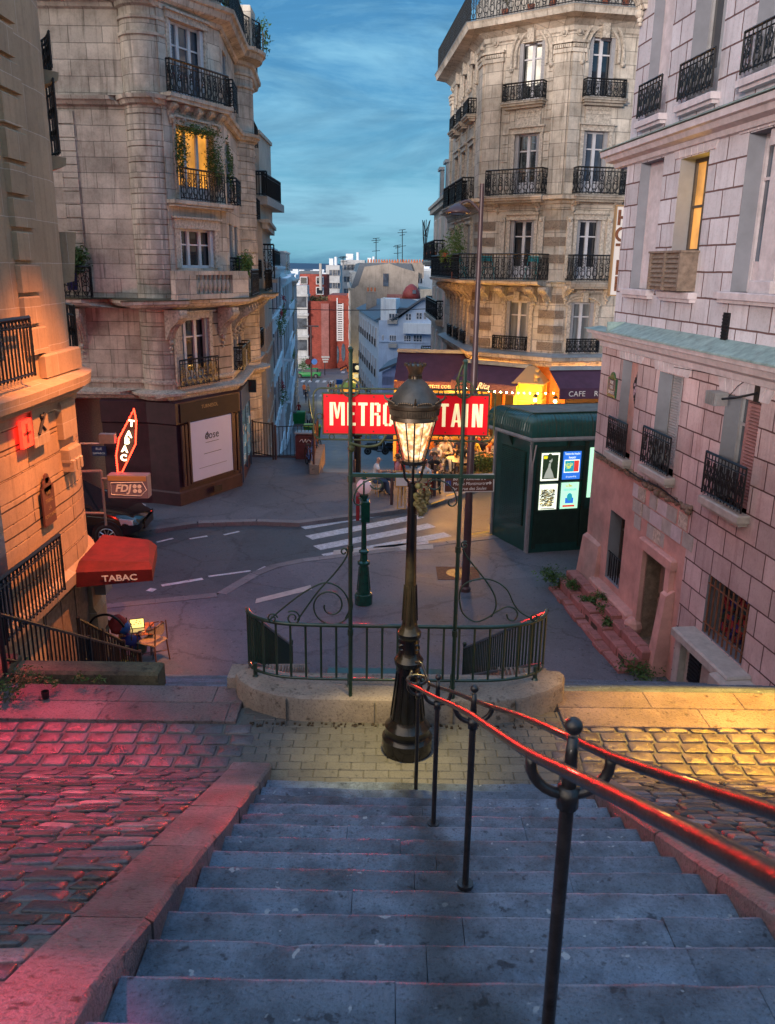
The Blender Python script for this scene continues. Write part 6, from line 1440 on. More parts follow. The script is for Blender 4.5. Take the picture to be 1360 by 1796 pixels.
a2,Mb=awn('purple_awning','purple awning lettered CAFE RESTAURANT over the terrace, right of the gold pillar',(5.9,30.65),(12,31.9),-3.55,-4.12,1.0,.36)
text_mesh('CAFE    RESTAURANT',Mb@T(.35,-1.02,-4.3),.27,'sign_white','lettering',a2,depth=.004,align='LEFT',space=1.05)
a3,Mc=awn('purple_awning','long purple awning along the side street, behind the lamp lantern',(.35,34.6),(3.4,34.3),-3.35,-4.35,1.6,.3)
b=MB(Mc); b.box(0.1,3.2,-.05,.2,-7.4,-3.4); b.cm=1; 
b.build('cafe_wall',['wall_orange','cafe_red'],a3); b=MB(Mc); b.box(0,.12,-1.6,-1.5,-7.6,-4.3); b.box(.5,2.9,-.1,-.06,-6.9,-4.7); b.build('lit_opening','pane_amber',a3)
text_mesh('LA PETITE COEUR',Mc@T(1.75,-1.62,-4.52),.17,'sign_white','lettering',a3,depth=.004)
# string lights
sl=thing('string_lights','string of small warm bulbs hung under the purple awnings','string lights',(5,30,-4.55))
ends=[P(818,679,30.2),P(930,688,29.6),P(1066,682,30.4)]
b=MB(); bb=MB(); k=0
def cat(a,c,n,sag): return [a.lerp(c,i/n)-Vector((0,0,sag*4*(i/n)*(1-i/n))) for i in range(n+1)]
for a,c,n in ((ends[0],ends[1],11),(ends[1],ends[2],10)):
    pts=cat(a,c,n,.05); b.tube(pts,.008,4)
    for p in pts: 
        o=place('bulbmesh',lambda q:q.ball((0,0,0),.026,8,6),'bulb','bulb',T(p.x,p.y,p.z-.03),sl)
b.build('wire','iron',sl)
# hotel sign between the houses
q=P(1078,440,22); t_=thing('hotel_sign','tall vertical white HOTEL sign with brown letters and gold edge','sign',tuple(q)); z0,z1=P(1070,517,22).z,P(1078,362,22).z; x0=P(1070,517,22).x
b=MB(); b.box(x0,x0+.75,22,22.15,z0,z1); b.build('panel','sign_white',t_); b=MB(); e=.03; b.box(x0-e,x0,21.98,22.16,z0-e,z1+e); b.box(x0,x0+.75,21.98,22.16,z1,z1+e); b.box(x0,x0+.75,21.98,22.16,z0-e,z0); b.build('rim','ink_gold',t_)
for i,ch in enumerate('HOTEL'): text_mesh(ch,T(x0+.19,21.99,z1-.28-i*.40),.5,'rust','letter',t_,depth=.006,font_bold=.012)
b=MB(); b.box(x0+.12,x0+.5,21.985,22.0,z0+.1,z0+.2); b.build('red_block','awning_red',t_); b=MB(); b.tube([(x0+.4,22.1,z1-.3),(x0+2.2,22.1,z1-.3)],.03,5); b.tube([(x0+.4,22.1,z0+.3),(x0+2.2,22.1,z0+.3)],.03,5); b.build('bracket','iron',t_)
# scroll capital at top right: neighbouring roof bracket
# ================= left corner building
root=thing('shop_corner_building','tall pale stone corner building with rounded turrets above the maroon shop','building',(-7,27,-7.3))
S0,S1,S2,S3,S4=(-15,25.7),(-7.55,25.7),(-6.5,25.45),(-5.25,27.8),(-6.0,38.0)
M1,M2_,M3=LF(S0,S1),LF(S2,S3),LF((-5.25,27.8),S4); l2=math.dist(S2,S3); l3=math.dist(S3,S4)
H2=[(.45,1.95,4.7,6.55),(.5,2.15,1.85,3.85),(.42,2.0,-.1,1.02),(.1,1.55,-3.6,-1.6)]
H3=[(u,u+1.0,z0,z1) for u in (.7,2.3,7.6,9.0) for z0,z1 in ((4.7,6.4),(1.85,3.8),(-.6,1.3),(-3.5,-1.6))]
H3=[h for h in H3 if not (h[0]==2.3 and h[2]>0)]
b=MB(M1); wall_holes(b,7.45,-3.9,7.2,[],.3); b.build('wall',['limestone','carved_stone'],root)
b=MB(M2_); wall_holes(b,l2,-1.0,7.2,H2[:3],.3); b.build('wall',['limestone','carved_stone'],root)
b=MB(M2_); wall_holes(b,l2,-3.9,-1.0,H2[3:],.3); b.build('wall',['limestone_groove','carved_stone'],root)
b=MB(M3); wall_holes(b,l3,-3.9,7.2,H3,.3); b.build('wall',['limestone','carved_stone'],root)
b=MB(); b.prism([(-15,26.1),(-7.3,26.1),(-6.5,26.0),(-5.7,28.1),(-6.4,38),(-15,38)],-9.6,7.1); b.build('core','carved_dark',root)
# rounded turret between faces, grooved in courses
def arc(c,r,a0,a1,n=12): return [(c[0]+r*math.cos(a0+(a1-a0)*i/n),c[1]+r*math.sin(a0+(a1-a0)*i/n)) for i in range(n+1)]
ta=arc((-7.0,25.95),.66,PI*1.08,PI*1.92)
b=MB(); b.sweep(ta,courses(-1.0,4.42,.42,.02,.035)+[(0,4.45),(0,7.2)]); b.build('turret','limestone',root,smooth=True,auto=R(30))
b=MB(); b.sweep(ta,courses(-3.9,-1.15,.42,.015,.03)); b.build('turret','limestone',root,smooth=True,auto=R(30))
tb=arc((-6.02,32.9),.95,-PI*.45,PI*.45)
b=MB(); b.sweep(tb,courses(-9,4.42,.45,.02,.035)+[(0,4.45),(0,7.2)]); b.build('turret','limestone',root,smooth=True,auto=R(30))
for z in (6.0,6.4):
    for t_a in (ta,tb): b=MB(); b.sweep([(p[0],p[1]) for p in t_a],[(0,z),(.05,z+.02),(.06,z+.09),(0,z+.11)]); b.build('band','limestone',root)
full=[(-15,25.7)]+[S1]+ta[1:-1]+[S2,S3,(-5.5,31.9)]+[(p[0],p[1]) for p in tb[1:-1]]+[(-5.68,33.9),S4]
swp('ledge',[(0,4.26),(.1,4.3),(.14,4.4),(.2,4.42),(.22,4.52),(0,4.56)],'limestone',full)
swp('cornice',[(0,6.7),(.08,6.75),(.1,6.85),(.35,6.95),(.4,7.1),(.48,7.14),(.5,7.25),(0,7.32)],'limestone',full)
swp('balcony_slab',[(0,-1.3),(.3,-1.28),(.62,-1.2),(.66,-1.14),(.74,-1.12),(.75,-1.02),(0,-1.0)],'limestone',full)
swp('mossy_edge',[(.70,-1.02),(.765,-1.03),(.765,-1.0),(.1,-.985)],'moss_wall',full)
swp('ledge',[(0,-4.05),(.15,-4.0),(.18,-3.9),(.35,-3.86),(.36,-3.78),(0,-3.7)],'carved_stone',full)
swp('band',[(0,-3.55),(.05,-3.53),(.05,-3.45),(0,-3.43)],'carved_stone',full)
b=MB(M2_); b.box(.05,2.75,-.32,.01,4.4,4.56); b.box(.0,2.8,-.36,.01,4.50,4.6); b.build('ledge','limestone',root); b=MB(M2_); b.box(.05,2.75,-.26,.01,1.62,1.76); b.box(0,2.8,-.3,.01,1.70,1.8); b.build('ledge','limestone',root)
for u in (.3,.8,1.35,1.9,2.4): console(root,M2_,u,4.38,.4 if u!=1.35 else .6,.17,.24)
railing(root,M2_@T(0,-.18,0),.08,2.65,4.6,.85,.12,.017,.12); railing(root,M2_@T(0,-.16,0),.35,2.35,1.8,.88,.08,.015,.12)
railing(root,M2_@T(0,-.12,0),-.1,1.7,-3.65,.85,.1,.014,.12)
for a_ in ((.45,1.95,4.7,6.55,.12,.04),(.5,2.15,1.85,3.85,.1,.05),(.42,2.0,-.1,1.02,.2,.06,True,.28),(.1,1.55,-3.6,-1.6,.14,.05)): b=MB(M2_); surround(b,*a_); b.build('window_surround','carved_stone',root)
window(root,M2_,*H2[0],rec=.22,leaves=3,pane='pane_blue',trans=.68,shutters='frame_white'); window(root,M2_,*H2[1],rec=.24,leaves=3,pane='pane_lit',trans=.0); window(root,M2_,*H2[2],rec=.2,leaves=3,pane='pane_dark',trans=.6,shutters='frame_white'); window(root,M2_,*H2[3],rec=.22,leaves=3,pane='pane_dark',trans=.72,shutters='shutter_grey')
for i,h in enumerate(H3): window(root,M3,*h,rec=.2,pane=['pane_blue','pane_dark','pane_curtain','pane_dark'][i%4],shutters='shutter_grey'); railing(root,M3,h[0]-.1,h[1]+.1,h[2]+.02,.8,.3)
# stone balustrade in front of the low window
b=MB(M2_); b.box(-.5,2.9,-.62,-.4,-1.0,-.85); b.box(-.5,2.9,-.6,-.42,-.30,-.18); b.box(.1,.38,-.62,-.4,-.85,-.3); b.box(2.1,2.9,-.62,-.4,-.85,-.3); b.box(-.5,.1,-.6,-.42,-.85,-.3); bs=b.build('balustrade','limestone',root)
for i in range(8):
    u=.52+i*.205; me='balus'
    o=place(me,lambda b:b.lathe([(.055,0),(.055,.05),(.035,.07),(.075,.2),(.07,.28),(.035,.42),(.05,.48),(.055,.55)],(0,0,0),10),'limestone','baluster',M2_@T(u,-.51,-.85),None); o.parent=bs
b=MB(M1); rs=random.Random(2)
quoins(b,5.45,5.92,-.9,4.2,.36,.05); b.build('quoin_stones','limestone',root)
railing(root,M1@T(0,-.62,0),1.6,6.25,-1.0,.9,.12,.015,.125)
for u in (3.3,4.6,5.6): console(root,M1,u,-1.3,1.2,.34,.55)
for u in (-.25,2.2): console(root,M2_,u,-1.3,1.0,.32,.6)
for k in range(9): console(root,M3,.5+k*1.12,-1.3,.85,.3,.6)
for u0,u1 in ((.2,3.0),(6.6,8.2),(8.8,10.3)): railing(root,M3@T(0,-.62,0),u0,u1,-1.0,.85,.1,.014,.12)
# attic: railing, wall
swp('attic_wall',[(-.9,7.2),(-.95,8.5)],'limestone',full); o=railpath(root,[(-5.55,27.2),S3,(-5.5,31.9),(-5.12,32.9),(-5.68,34.2),S4],7.3,.9,.35); o.matrix_parent_inverse=Matrix.Translation(-root.location)
b=MB(); b.bbox(-5.5,-4.95,32.2,33.2,7.3,8.6,.04); b.build('attic_pier','limestone',root)
# things growing on it
def plantbox(name,label,c,rad,n,size,mat='leaf',pot=True,h=.25):
    t_=thing(name,label,'plant',(c[0],c[1],c[2]-rad[2])); b=MB(); b.leaves(c,rad,n,size,up=.8); b.build('foliage',mat,t_)
    b=MB(); z=c[2]-rad[2]
    for k in range(5): a=k*1.3; b.tube([(c[0],c[1],z-.05),(c[0]+rad[0]*.5*math.cos(a),c[1]+rad[1]*.5*math.sin(a),c[2]+rad[2]*.3)],.012,4)
    b.build('stem','wood_old',t_)
    if pot: b=MB(); b.lathe([(.13,-h),(.18,0),(.19,.0),(.19,.03),(.15,.03)],(c[0],c[1],z),12); b.build('pot','bag_blue',t_)
q=M1@Vector((5.6,-.42,-.1)); plantbox('balcony_shrub','spiky green shrub in a blue pot on the left iron balcony',(q.x,q.y,.1),(.62,.4,.42),1500,.13,'leaf',True,.45)
q=M3@Vector((1.8,-.35,0)); plantbox('balcony_shrub','feathery bush spilling over the long balcony at the turret foot',(q.x,q.y,.0),(.3,1.1,.45),1100,.13,'leaf_light',False)
q=M3@Vector((3.4,-.3,8)); plantbox('roof_plant','green plant on the roof terrace behind the railing',(-5.3,30.2,8.2),(.35,1.2,.45),700,.13,'leaf_light',False)
plantbox('roof_plant','small dark bush on the roof edge against the sky',(-5.0,35.0,8.3),(.4,.5,.6),300,.14,'leaf',False)
t_=thing('window_ivy','dark green ivy garland hanging round the warm lit window','ivy',tuple(M2_@Vector((1.3,-.1,3.8)))); b=MB()
for u,z,ru,rz_2,n in ((1.3,3.75,1.0,.2,1000),(.6,3.2,.3,.75,900),(2.05,3.0,.42,.85,1300),(.5,2.7,.1,.4,120),(2.2,2.5,.14,.4,220)):
    q=M2_@Vector((u,-.12,z)); b.leaves(tuple(q),(ru*.55+.08,ru*.8+.05,rz_2),n,.085)
b.build('foliage','leaf',t_)
q=M3@Vector((.6,-.1,3)); b=MB(); b.leaves(tuple(q),(.12,.4,.8),500,.09); b.build('foliage','leaf',t_)
# ---- maroon shop
sh=thing('maroon_shop','maroon shopfront with a large white paper covered window under the stone corner','shop',(-7,26,-7.3))
full2=[(-8.85,25.55),S1,(-7.25,25.15),(-6.6,25.15),(-5.9,26.5),(-5.2,27.75)]
b=MB(); b.sweep([(-8.9,25.45),(-7.45,25.42),(-6.55,25.1),(-5.15,27.65),(-5.35,30.6)],[(.0,-7.6),(.12,-7.55),(.12,-6.9),(.08,-6.85),(.08,-4.75),(.14,-4.7),(.14,-4.06),(0,-4.0)]); b.build('facade','shop_maroon',sh)
b=MB(M2_); b.box(-.2,2.45,-.62,-.5,-4.7,-4.1); b.build('fascia','shop_brown',sh) if 0 else None
Msh=LF((-6.55,25.1),(-5.15,27.65))@T(0,-.14,0)
b=MB(Msh); b.box(.05,2.86,-.04,0,-4.68,-4.1); b.build('fascia','shop_brown',sh); text_mesh('TURNESOL',Msh@T(1.4,-.045,-4.3),.16,'ink_gold','lettering',sh,depth=.002)
b=MB(Msh); b.box(.42,2.42,-.05,.0,-6.62,-4.72); b.build('paper_window','paper_white',sh)
b=MB(Msh)
for u in (.05,.2,2.5,2.68): b.box(u,u+.1,-.06,0,-6.7,-4.75)
b.box(.35,.42,-.07,0,-6.66,-4.68); b.box(2.42,2.49,-.07,0,-6.66,-4.68); b.box(.42,2.42,-.07,0,-6.68,-6.62); b.build('mullion','shop_maroon',sh)
text_mesh('dose',Msh@T(1.42,-.055,-5.25),.36,'ink','lettering',sh,depth=.001); b=MB(Msh); b.ring((1.2,-.055,-5.23),.07,.012,n=16); b.box(1.1,1.75,-.056,-.054,-5.47,-5.455); b.box(1.0,1.85,-.056,-.054,-5.82,-5.805); b.box(.75,2.1,-.056,-.054,-6.25,-6.24); b.build('print','ink',sh)
b=MB(Msh); b.box(1.3,1.7,-.15,-.12,-7.15,-6.95); b.build('grille','shop_brown',sh)
M3s=LF((-5.15,27.65),(-5.35,30.6))@T(0,-.14,0)
b=MB(M3s); b.box(.0,2.95,-.05,0,-4.75,-4.05); b.box(0,.12,-.05,0,-7.2,-4.7); b.box(2.83,2.95,-.05,0,-7.2,-4.7); b.box(1.4,1.48,-.05,0,-7.0,-4.7); b.build('side_fascia','shop_blue',sh)
b=MB(M3s); b.box(.12,2.83,-.02,.0,-6.7,-4.75); b.build('side_window','pane_shop',sh)
rs=random.Random(1); b=MB(M3s)
for i in range(24): b.cm=i%3; u=rs.uniform(.2,2.6); z=rs.choice([-6.6,-6.1,-5.6]); b.box(u,u+rs.uniform(.05,.2),-.03-.0005*i,-.018,z,z+rs.uniform(.1,.35))
b.build('display','sign_white pane_shop concrete_pale'.split(),sh)
# door arch left of shop and street sign
t_=thing('arched_door','arched wooden house door with stone scroll, between tan corner and maroon shop','door',tuple(M1@Vector((4.4,0,-7.3))))
b=MB(M1); b.box(3.9,4.7,-.05,.1,-7.4,-5.3); b.tube([(4.3+.4*math.cos(a),0.02,-5.3+.4*math.sin(a)) for a in [PI*i/10 for i in range(11)]],.06,5); b.build('leaf','rust',t_)
b=MB(M1); b.tube([(4.3+.6*math.cos(a),-.05,-5.2+.6*math.sin(a)) for a in [PI*i/12 for i in range(13)]],.1,6); b.box(4.75,5.1,-.14,.05,-7.4,-4.3); b.box(3.5,3.85,-.14,.05,-7.4,-4.3); b.box(3.4,5.15,-.05,.05,-7.4,-4.05); b.build('stone_surround','carved_stone',t_); console(t_,M1@T(0,-.12,0),4.92,-4.2,.6,.22,.22)
q=P(175,790,25.2); t_=thing('street_sign','small violet street name sign RUE LAMARCK beside the arched door','sign',tuple(q)); b=MB(); b.box(q.x-.22,q.x+.22,25.15,25.2,q.z-.16,q.z+.14); b.build('plate','sign_navy',t_); text_mesh('RUE',T(q.x,25.14,q.z+.06),.11,'sign_white','lettering',t_,depth=.001); text_mesh('LAMARCK',T(q.x,25.14,q.z-.08),.085,'sign_white','lettering',t_,depth=.001)
# hanging signs on the side
q0=P(404,640,29.6);q1=P(433,613,29.6); t_=thing('estate_board','white and brown estate agent board on the stone corner balcony','sign',tuple(q0)); b=MB(); b.box(q0.x,q1.x,29.55,29.62,q0.z,q1.z); b.build('board','sign_white',t_); b=MB(); b.box(q0.x+.02,q1.x-.02,29.54,29.55,q1.z-.14,q1.z-.02); b.box(q0.x+.02,q1.x-.02,29.54,29.55,q0.z+.02,q0.z+.15); b.build('bands','sign_brown',t_)
text_mesh('A VENDRE',T((q0.x+q1.x)/2,29.53,q1.z-.08),.1,'sign_white','lettering',t_,depth=.001); text_mesh('06 68 21 33 33',T((q0.x+q1.x)/2,29.53,q0.z+.085),.085,'sign_white','lettering',t_,depth=.001); text_mesh('CONTACTEZ-NOUS',T((q0.x+q1.x)/2,29.53,(q0.z+q1.z)/2),.055,'ink','lettering',t_,depth=.001)
q0=P(426,688,30.2);q1=P(449,666,30.2); t_=thing('hanging_sign','square black hanging sign with red emblem beside the blue shop side','sign',tuple(q0)); b=MB(); b.box(q0.x,q1.x,30.2,30.27,q0.z,q1.z); b.build('panel','ink',t_); cx0=(q0.x+q1.x)/2; b=MB(); b.ring((cx0,30.19,q1.z-.16),.07,.012,n=12); b.build('emblem','awning_red',t_); text_mesh('CREPERIE',T(cx0,30.19,q0.z+.13),.08,'awning_red','lettering',t_,depth=.001)
# ================= houses down the street
def fwins(par,M,us,zs,w,h,pane='pane_far',frame='frame_white',sh=None,rail=0,trans=.6,leaves=2):
    for z in zs:
        for u in us:
            window(par,M,u,u+w,z,z+h,rec=.02,pane=pane,frame=frame,trans=trans,leaves=leaves)
            if rail: 
                place(('frail',round(w,2)),lambda b:[b.tube([(0-.05,-.12,zz),(w+.05,-.12,zz)],.03,4) for zz in (.08,.75)]+[b.tube([(i*w/7,-.12,.05),(i*w/7,-.12,.78)],.015,3,cap=False) for i in range(8)],'iron','railing',M@T(u,0,z),par)
def house(name,label,A,B,depth,z0,z1,mat,bands=(),parapet=True,cat='building'):
    M=LF(A,B); L_=math.dist(A,B); t_=thing(name,label,cat,(A[0],A[1],z0))
    b=MB(M); b.box(0,L_,0,depth,z0,z1); b.build('wall',mat,t_)
    if parapet: b=MB(M); b.box(-.1,L_+.1,-.25,.0,z1-.35,z1-.1); b.box(-.15,L_+.15,-.35,.1,z1-.1,z1+.05); b.build('cornice',mat,t_)
    for z in bands: b=MB(M); b.box(0,L_,-.08,0,z,z+.15); b.build('string_course',mat,t_)
    return t_,M,L_
def mansard(t_,M,L_,depth,z,h=2.6,ins=1.2,mat='slate',n=0):
    b=MB(M); b.hex8([(0,0,z),(L_,0,z),(L_,depth,z),(0,depth,z),(.1,ins,z+h),(L_-.1,ins,z+h),(L_-.1,depth-ins,z+h),(.1,depth-ins,z+h)]); b.build('roof',mat,t_)
    for i in range(n):
        u=(i+.5)*L_/n; b=MB(M); b.box(u-.5,u+.5,.15,1.2,z+.3,z+1.9); b.box(u-.6,u+.6,.05,1.3,z+1.9,z+2.05); d_=b.build('dormer','zinc',t_); b=MB(M); b.box(u-.38,u+.38,.12,.16,z+.45,z+1.8); b.build('pane','pane_far',d_)
sx=lambda y:-5.75-.0885*(y-38)
# left row
t_,M,L_=house('terrace_house','cream rendered house with party wall, next door down from the stone turret',(sx(38.4)+.1,38.4),(sx(47),47),8,-14,1.9,'cream_render',(-4,-7.2))
fwins(t_,M,[.8,2.6,4.4,6.4],[-1.6,-4.6,-7.8,-10.6],1.0,1.8,'pane_blue','concrete_pale',trans=0)
b=MB(); b.box(-9,-5.85,39.2,43,1.9,5.5); b.box(-9,-5.78,39.1,43.1,5.5,5.65); b.build('attic_wall','cream_render',t_)
b=MB(); b.box(-9,-5.5,39.0,45,2.6,2.95); b.build('cornice','concrete_pale',t_)
railing(t_,LF((-6.4,39),(-5.5,39.02)),0,.9,2.95,1.0,.1,.02,.12,0); railing(t_,LF((-5.7,39),(-5.52,45)),0,5,2.95,1.0,.0,.02,.12,0)
b=MB(); b.box(-6.6,-5.15,38.9,39.3,-.75,-.6); b.build('balcony','concrete_pale',t_); railing(t_,LF((-6.6,38.9),(-5.2,38.92)),0,1.35,-.6,1.5,.1,.02,.14,1)
lh=[('white rendered house with dark shutters and hanging red flowers',47,60,-.1,'white_render',5,(-2.6,-5.6,-8.6,-11.4)),('white rendered house with long bright balconies halfway down',60,74,-.9,'white_render',5,(-3.4,-6.4,-9.4,-12.4)),('white and grey house with roof terrace greenery',74,90,-.8,'white_render',5,(-3.4,-6.4,-9.4,-12.4,-15)),('narrow tan house with blank party wall near the crossroads',92,108,-1.6,'beige_party',4,(-4,-7,-10,-13,-16))]
for i,(l_,y0,y1,z1,mt,n,zs) in enumerate(lh):
    t_,M,L_=house('terrace_house',l_,(sx(y0)+.1*(i%2),y0),(sx(y1)+.1*(i%2),y1),9,gz(y1)-2,z1,mt,[z-.4 for z in zs])
    us=[.7+j*(L_-.8)/n for j in range(n)]; fwins(t_,M,us,zs,1.1,1.9,'pane_far','frame_white' if i!=1 else 'concrete_pale',rail=0,trans=0)
    if i in(0,1):
        for j,u in enumerate(us):
            for z in zs[:3]:
                if (j+i)%2==0: b=MB(M); b.box(u-.35,u-.02,-.06,-.02,z,z+1.9); b.box(u+1.12,u+1.45,-.06,-.02,z,z+1.9); b.build('shutter','slate' if i==0 else 'frame_white',t_)
    if i==1:
        for z in (-3.45,-6.45,-9.45): b=MB(M); b.box(0,L_,-.5,0,z-.15,z); b.box(0,L_,-.52,-.48,z,z+.7); b.build('balcony','white_render',t_)
    if i in (0,2):
        for u,z in ((3.2,-3.2),(3.4,-7.4),(7.5,-2.6))[: 3 if i==0 else 2]:
            q=M@Vector((u,-.35,z)); b=MB(); b.leaves((q.x,q.y,q.z-.3),(.25,.45,.8),260,.14); b.build('hanging_plant','leaf_light',t_)
            if i==0: b=MB(); b.leaves((q.x+.05,q.y,q.z+.4),(.2,.45,.35),110,.12); b.build('flowers','flower_red',t_)
    if i==2: mansard(t_,M,L_,8,z1,2.4,1.4,'zinc',3); q=M@Vector((6,.8,z1+.6)); b=MB(); b.leaves(tuple(q),(.9,2.2,.9),700,.28); b.build('terrace_plants','leaf_dry',t_)
    if i==0: b=MB(M); b.box(1,9,1.2,6,z1,z1+1.6); b.build('attic_wall','white_render',t_); railing(t_,M,.5,10,z1+.05,.9,.1,.025,.2,0)
    if i in(1,3): mansard(t_,M,L_,8,z1,2.2,2.0,'zinc'); chimney_stack(t_,(sx(y0)-1.6),y0+1,z1+1.6,1.6,.6,1.0,4,ang=0)
b=MB(); b.box(0,0,0,0,0,0)
# right row after the cafe block
t_,M,L_=house('terrace_house','old stone house with dormers and planted iron balconies behind the cafe block',(2.5,51.5),(2.8,41.3),9,-14,3.3,'limestone_far',(-.6,-5.6))
fwins(t_,M,[1.0,3.9,7.3],[.7,-2.9,-5.2,-8.2],1.0,1.9,'pane_dark',rail=0)
mansard(t_,M,L_,8,3.3,2.8,1.0,'slate',3)
for z,d in ((.35,.62),(-5.55,.62),(-2.6,.4)): balcony(t_,M,.3,8.0,z,d,.95,.2,.02,.16,mat='limestone_far')
for z in (-5.2,.6):
    for u in (1,3,6): q=M@Vector((u,-.45,z+.1)); b=MB(); b.lathe([(.12,-.15),(.18,.1)],tuple(q),8); b.build('flower_pot','terracotta',t_); b=MB(); b.leaves((q.x,q.y,q.z+.3),(.25,.3,.3),90,.11); b.build('pot_plant','leaf_light',t_)
q=M@Vector((3,-.7,1.6)); b=MB(); 
for k in range(9): b.tube([(q.x,q.y+k*.2-.8,q.z-1),(q.x+.1*math.sin(k),q.y+k*.25-.9,q.z),(q.x+.25*math.sin(k*2),q.y+k*.3-1,q.z+.9)],.02,4)
b.build('bare_vine','iron',t_)
# gabled white house
C=(-1.0,76); D=(4.6,74.8); zr=P(700,560,76).z
t_,M,L_=house('gabled_house','white house with wide timber windows and grey gable roof beyond the cafe awning',C,D,9,-17,P(690,562,76).z,'pale_blue_render',(P(700,600,76).z,),parapet=False)
ze=P(690,562,76).z; zp=P(742,520,76).z
b=MB(M); b.add([(1.6,0,ze),(L_+.2,0,ze),(L_+.2,0,zp),(3.9,0,zp-.3),(1.6,9,ze),(L_+.2,9,ze),(L_+.2,9,zp),(3.9,9,zp-.3)],[(0,1,2,3),(7,6,5,4),(0,3,7,4)]); b.build('gable','pale_blue_render',t_)
b=MB(M); b.hex8([(1.2,-.4,ze),(3.9,-.4,zp-.3),(3.9,9.2,zp-.3),(1.2,9.2,ze),(1.2,-.4,ze+.15),(3.9,-.4,zp-.1),(3.9,9.2,zp-.1),(1.2,9.2,ze+.15)]); b.hex8([(3.9,-.4,zp-.3),(L_+.6,-.4,zp),(L_+.6,9.2,zp),(3.9,9.2,zp-.3),(3.9,-.4,zp-.1),(L_+.6,-.4,zp+.2),(L_+.6,9.2,zp+.2),(3.9,9.2,zp-.1)]); b.build('roof','slate',t_)
def pxu(px,y): q=P(px,y,75.5); return q.x-C[0],q.z
for x0,x1,ya,yb in ((683,699,550,567),(713,723,550,562),(732,742,548,560),(745,750,548,560),(670,674,588,600),(684,696,588,602),(710,722,588,602),(727,742,587,602),(711,721,618,622),(728,738,618,622)):
    u0,z1_=pxu(x0,ya);u1,z0_=pxu(x1,yb); window(t_,M,u0,u1,z0_,z1_,rec=.02,pane='pane_blue',trans=.5,leaves=3 if x1-x0>11 else 2,fr=.55)
for ya,x0,x1 in ((568,681,699),(610,683,698)): u0,z_=pxu(x0,ya); u1,_=pxu(x1,ya); b=MB(M); b.box(u0,u1,-.25,0,z_,z_+.35); b.build('window_box','concrete_pale',t_)
b=MB(M); u0,z_=pxu(711,566); b.box(u0,L_,-.6,0,z_-.9,z_); b.build('balcony','white_render',t_)
b=MB(M); u0,z_=pxu(668,545); b.box(.1,1.5,.2,2,ze,ze+1.9); b.box(.3,.5,.15,.2,ze,ze+2); b.build('chimney','white_render',t_)
Ms=LF((-3.6,98),C); b=MB(Ms); b.box(0,math.dist((-3.6,98),C),0,8,-20,ze); b.build('side_wall','white_render',t_)
fwins(t_,Ms,[1+2.6*i for i in range(8)],[ze-2.6,ze-5.4,ze-8.2,ze-11],1.0,1.8,'pane_far',rail=1,trans=0)
b=MB(Ms); b.hex8([(0,-.4,ze),(22,-.4,ze),(22,8,ze),(0,8,ze),(0,2,ze+1.1),(22,2,ze+1.1),(22,6,ze+1.1),(0,6,ze+1.1)]); b.build('roof','slate',t_)
chimney_stack(t_,-2.0,90,ze+.5,1.1,.6,1.5,3,'beige_party')
q=P(662,655,72); 
t_,M,L_=house('lean_to_house','low lilac white wall with sloping slate coping, just left of the lantern top',(-.55,64),(4.0,63.5),6,-16,P(665,660,64).z,'lilac_render',parapet=False)
za=P(665,652,64).z; zb2=P(700,634,64).z; b=MB(M); b.add([(0,-.0,za-1),(4.6,0,za-1),(4.6,0,zb2),(1.7,0,zb2),(0,0,za),(0,6,za-1),(4.6,6,za-1),(4.6,6,zb2),(1.7,6,zb2),(0,6,za)],[(0,1,2,3,4),(9,8,7,6,5)]); b.build('gable','lilac_render',t_)
b=MB(M); b.hex8([(-.2,-.3,za),(1.7,-.3,zb2),(1.7,6,zb2),(-.2,6,za),(-.2,-.3,za+.2),(1.7,-.3,zb2+.2),(1.7,6,zb2+.2),(-.2,6,za+.2)]); b.box(1.7,4.6,-.3,6,zb2,zb2+.2); b.build('roof','slate',t_)
window(t_,M,.85,1.15,za-1.7,za-.9,rec=.02,pane='pane_dark',trans=.5); b=MB(M); b.tube([(.2,-.1,za-2.3),(1,-.1,za-2.6),(1.8,-.1,za-3.4),(2.6,-.1,za-3.8)],.06,4); b.build('creeper','wood_old',t_)
# tall beige party wall house and its street front
zt=P(700,478,118).z
A2=(-7.3,150);B2_=(-5.2,112)
t_,M,L_=house('tall_beige_house','tall beige house with blank party wall, mansard and one blue window',A2,B2_,11,-21,P(650,505,115).z,'limestone_far',(-6,-10,-14))
fwins(t_,M,[2+4.2*i for i in range(8)],[-5.2,-8.6,-12,-15.4],1.5,2.1,'pane_far',rail=0,trans=0)
b=MB(); zz=P(640,500,112).z; b.add([(-5.2,111.9,-21),(3.6,111.9,-21),(3.6,111.9,P(735,478,112).z),(1.5,111.9,P(700,470,112).z),(-.2,111.9,P(690,462,112).z),(-3.4,111.9,P(648,468,112).z),(-4.2,111.9,P(630,500,112).z),(-5.2,111.9,P(625,510,112).z)]+[(x,124,z) for x,z in ((-5.2,-21),(3.6,-21),(3.6,-.5),(1.5,0),(-.2,.4),(-3.4,.2),(-4.2,-2),(-5.2,-3))],[tuple(range(8)),tuple(range(8,16))[::-1]]+[(i,(i+8),(i+1)%8+8,(i+1)%8) for i in range(8)]); b.build('party_wall','beige_party',t_)
mansard(t_,M,L_,9,P(650,505,115).z,3.2,1.2,'slate',6)
q=P(677,491,111.8); b=MB(); b.box(q.x-.35,q.x+.35,111.8,111.9,q.z-.8,q.z+.8); b.build('window','pane_blue',t_)
for px,w,n in ((672,4.2,12),(720,3.6,10)): q=P(px,462,113); chimney_stack(t_,q.x,113.5,q.z-.9,w,.8,.9,n,'beige_party')
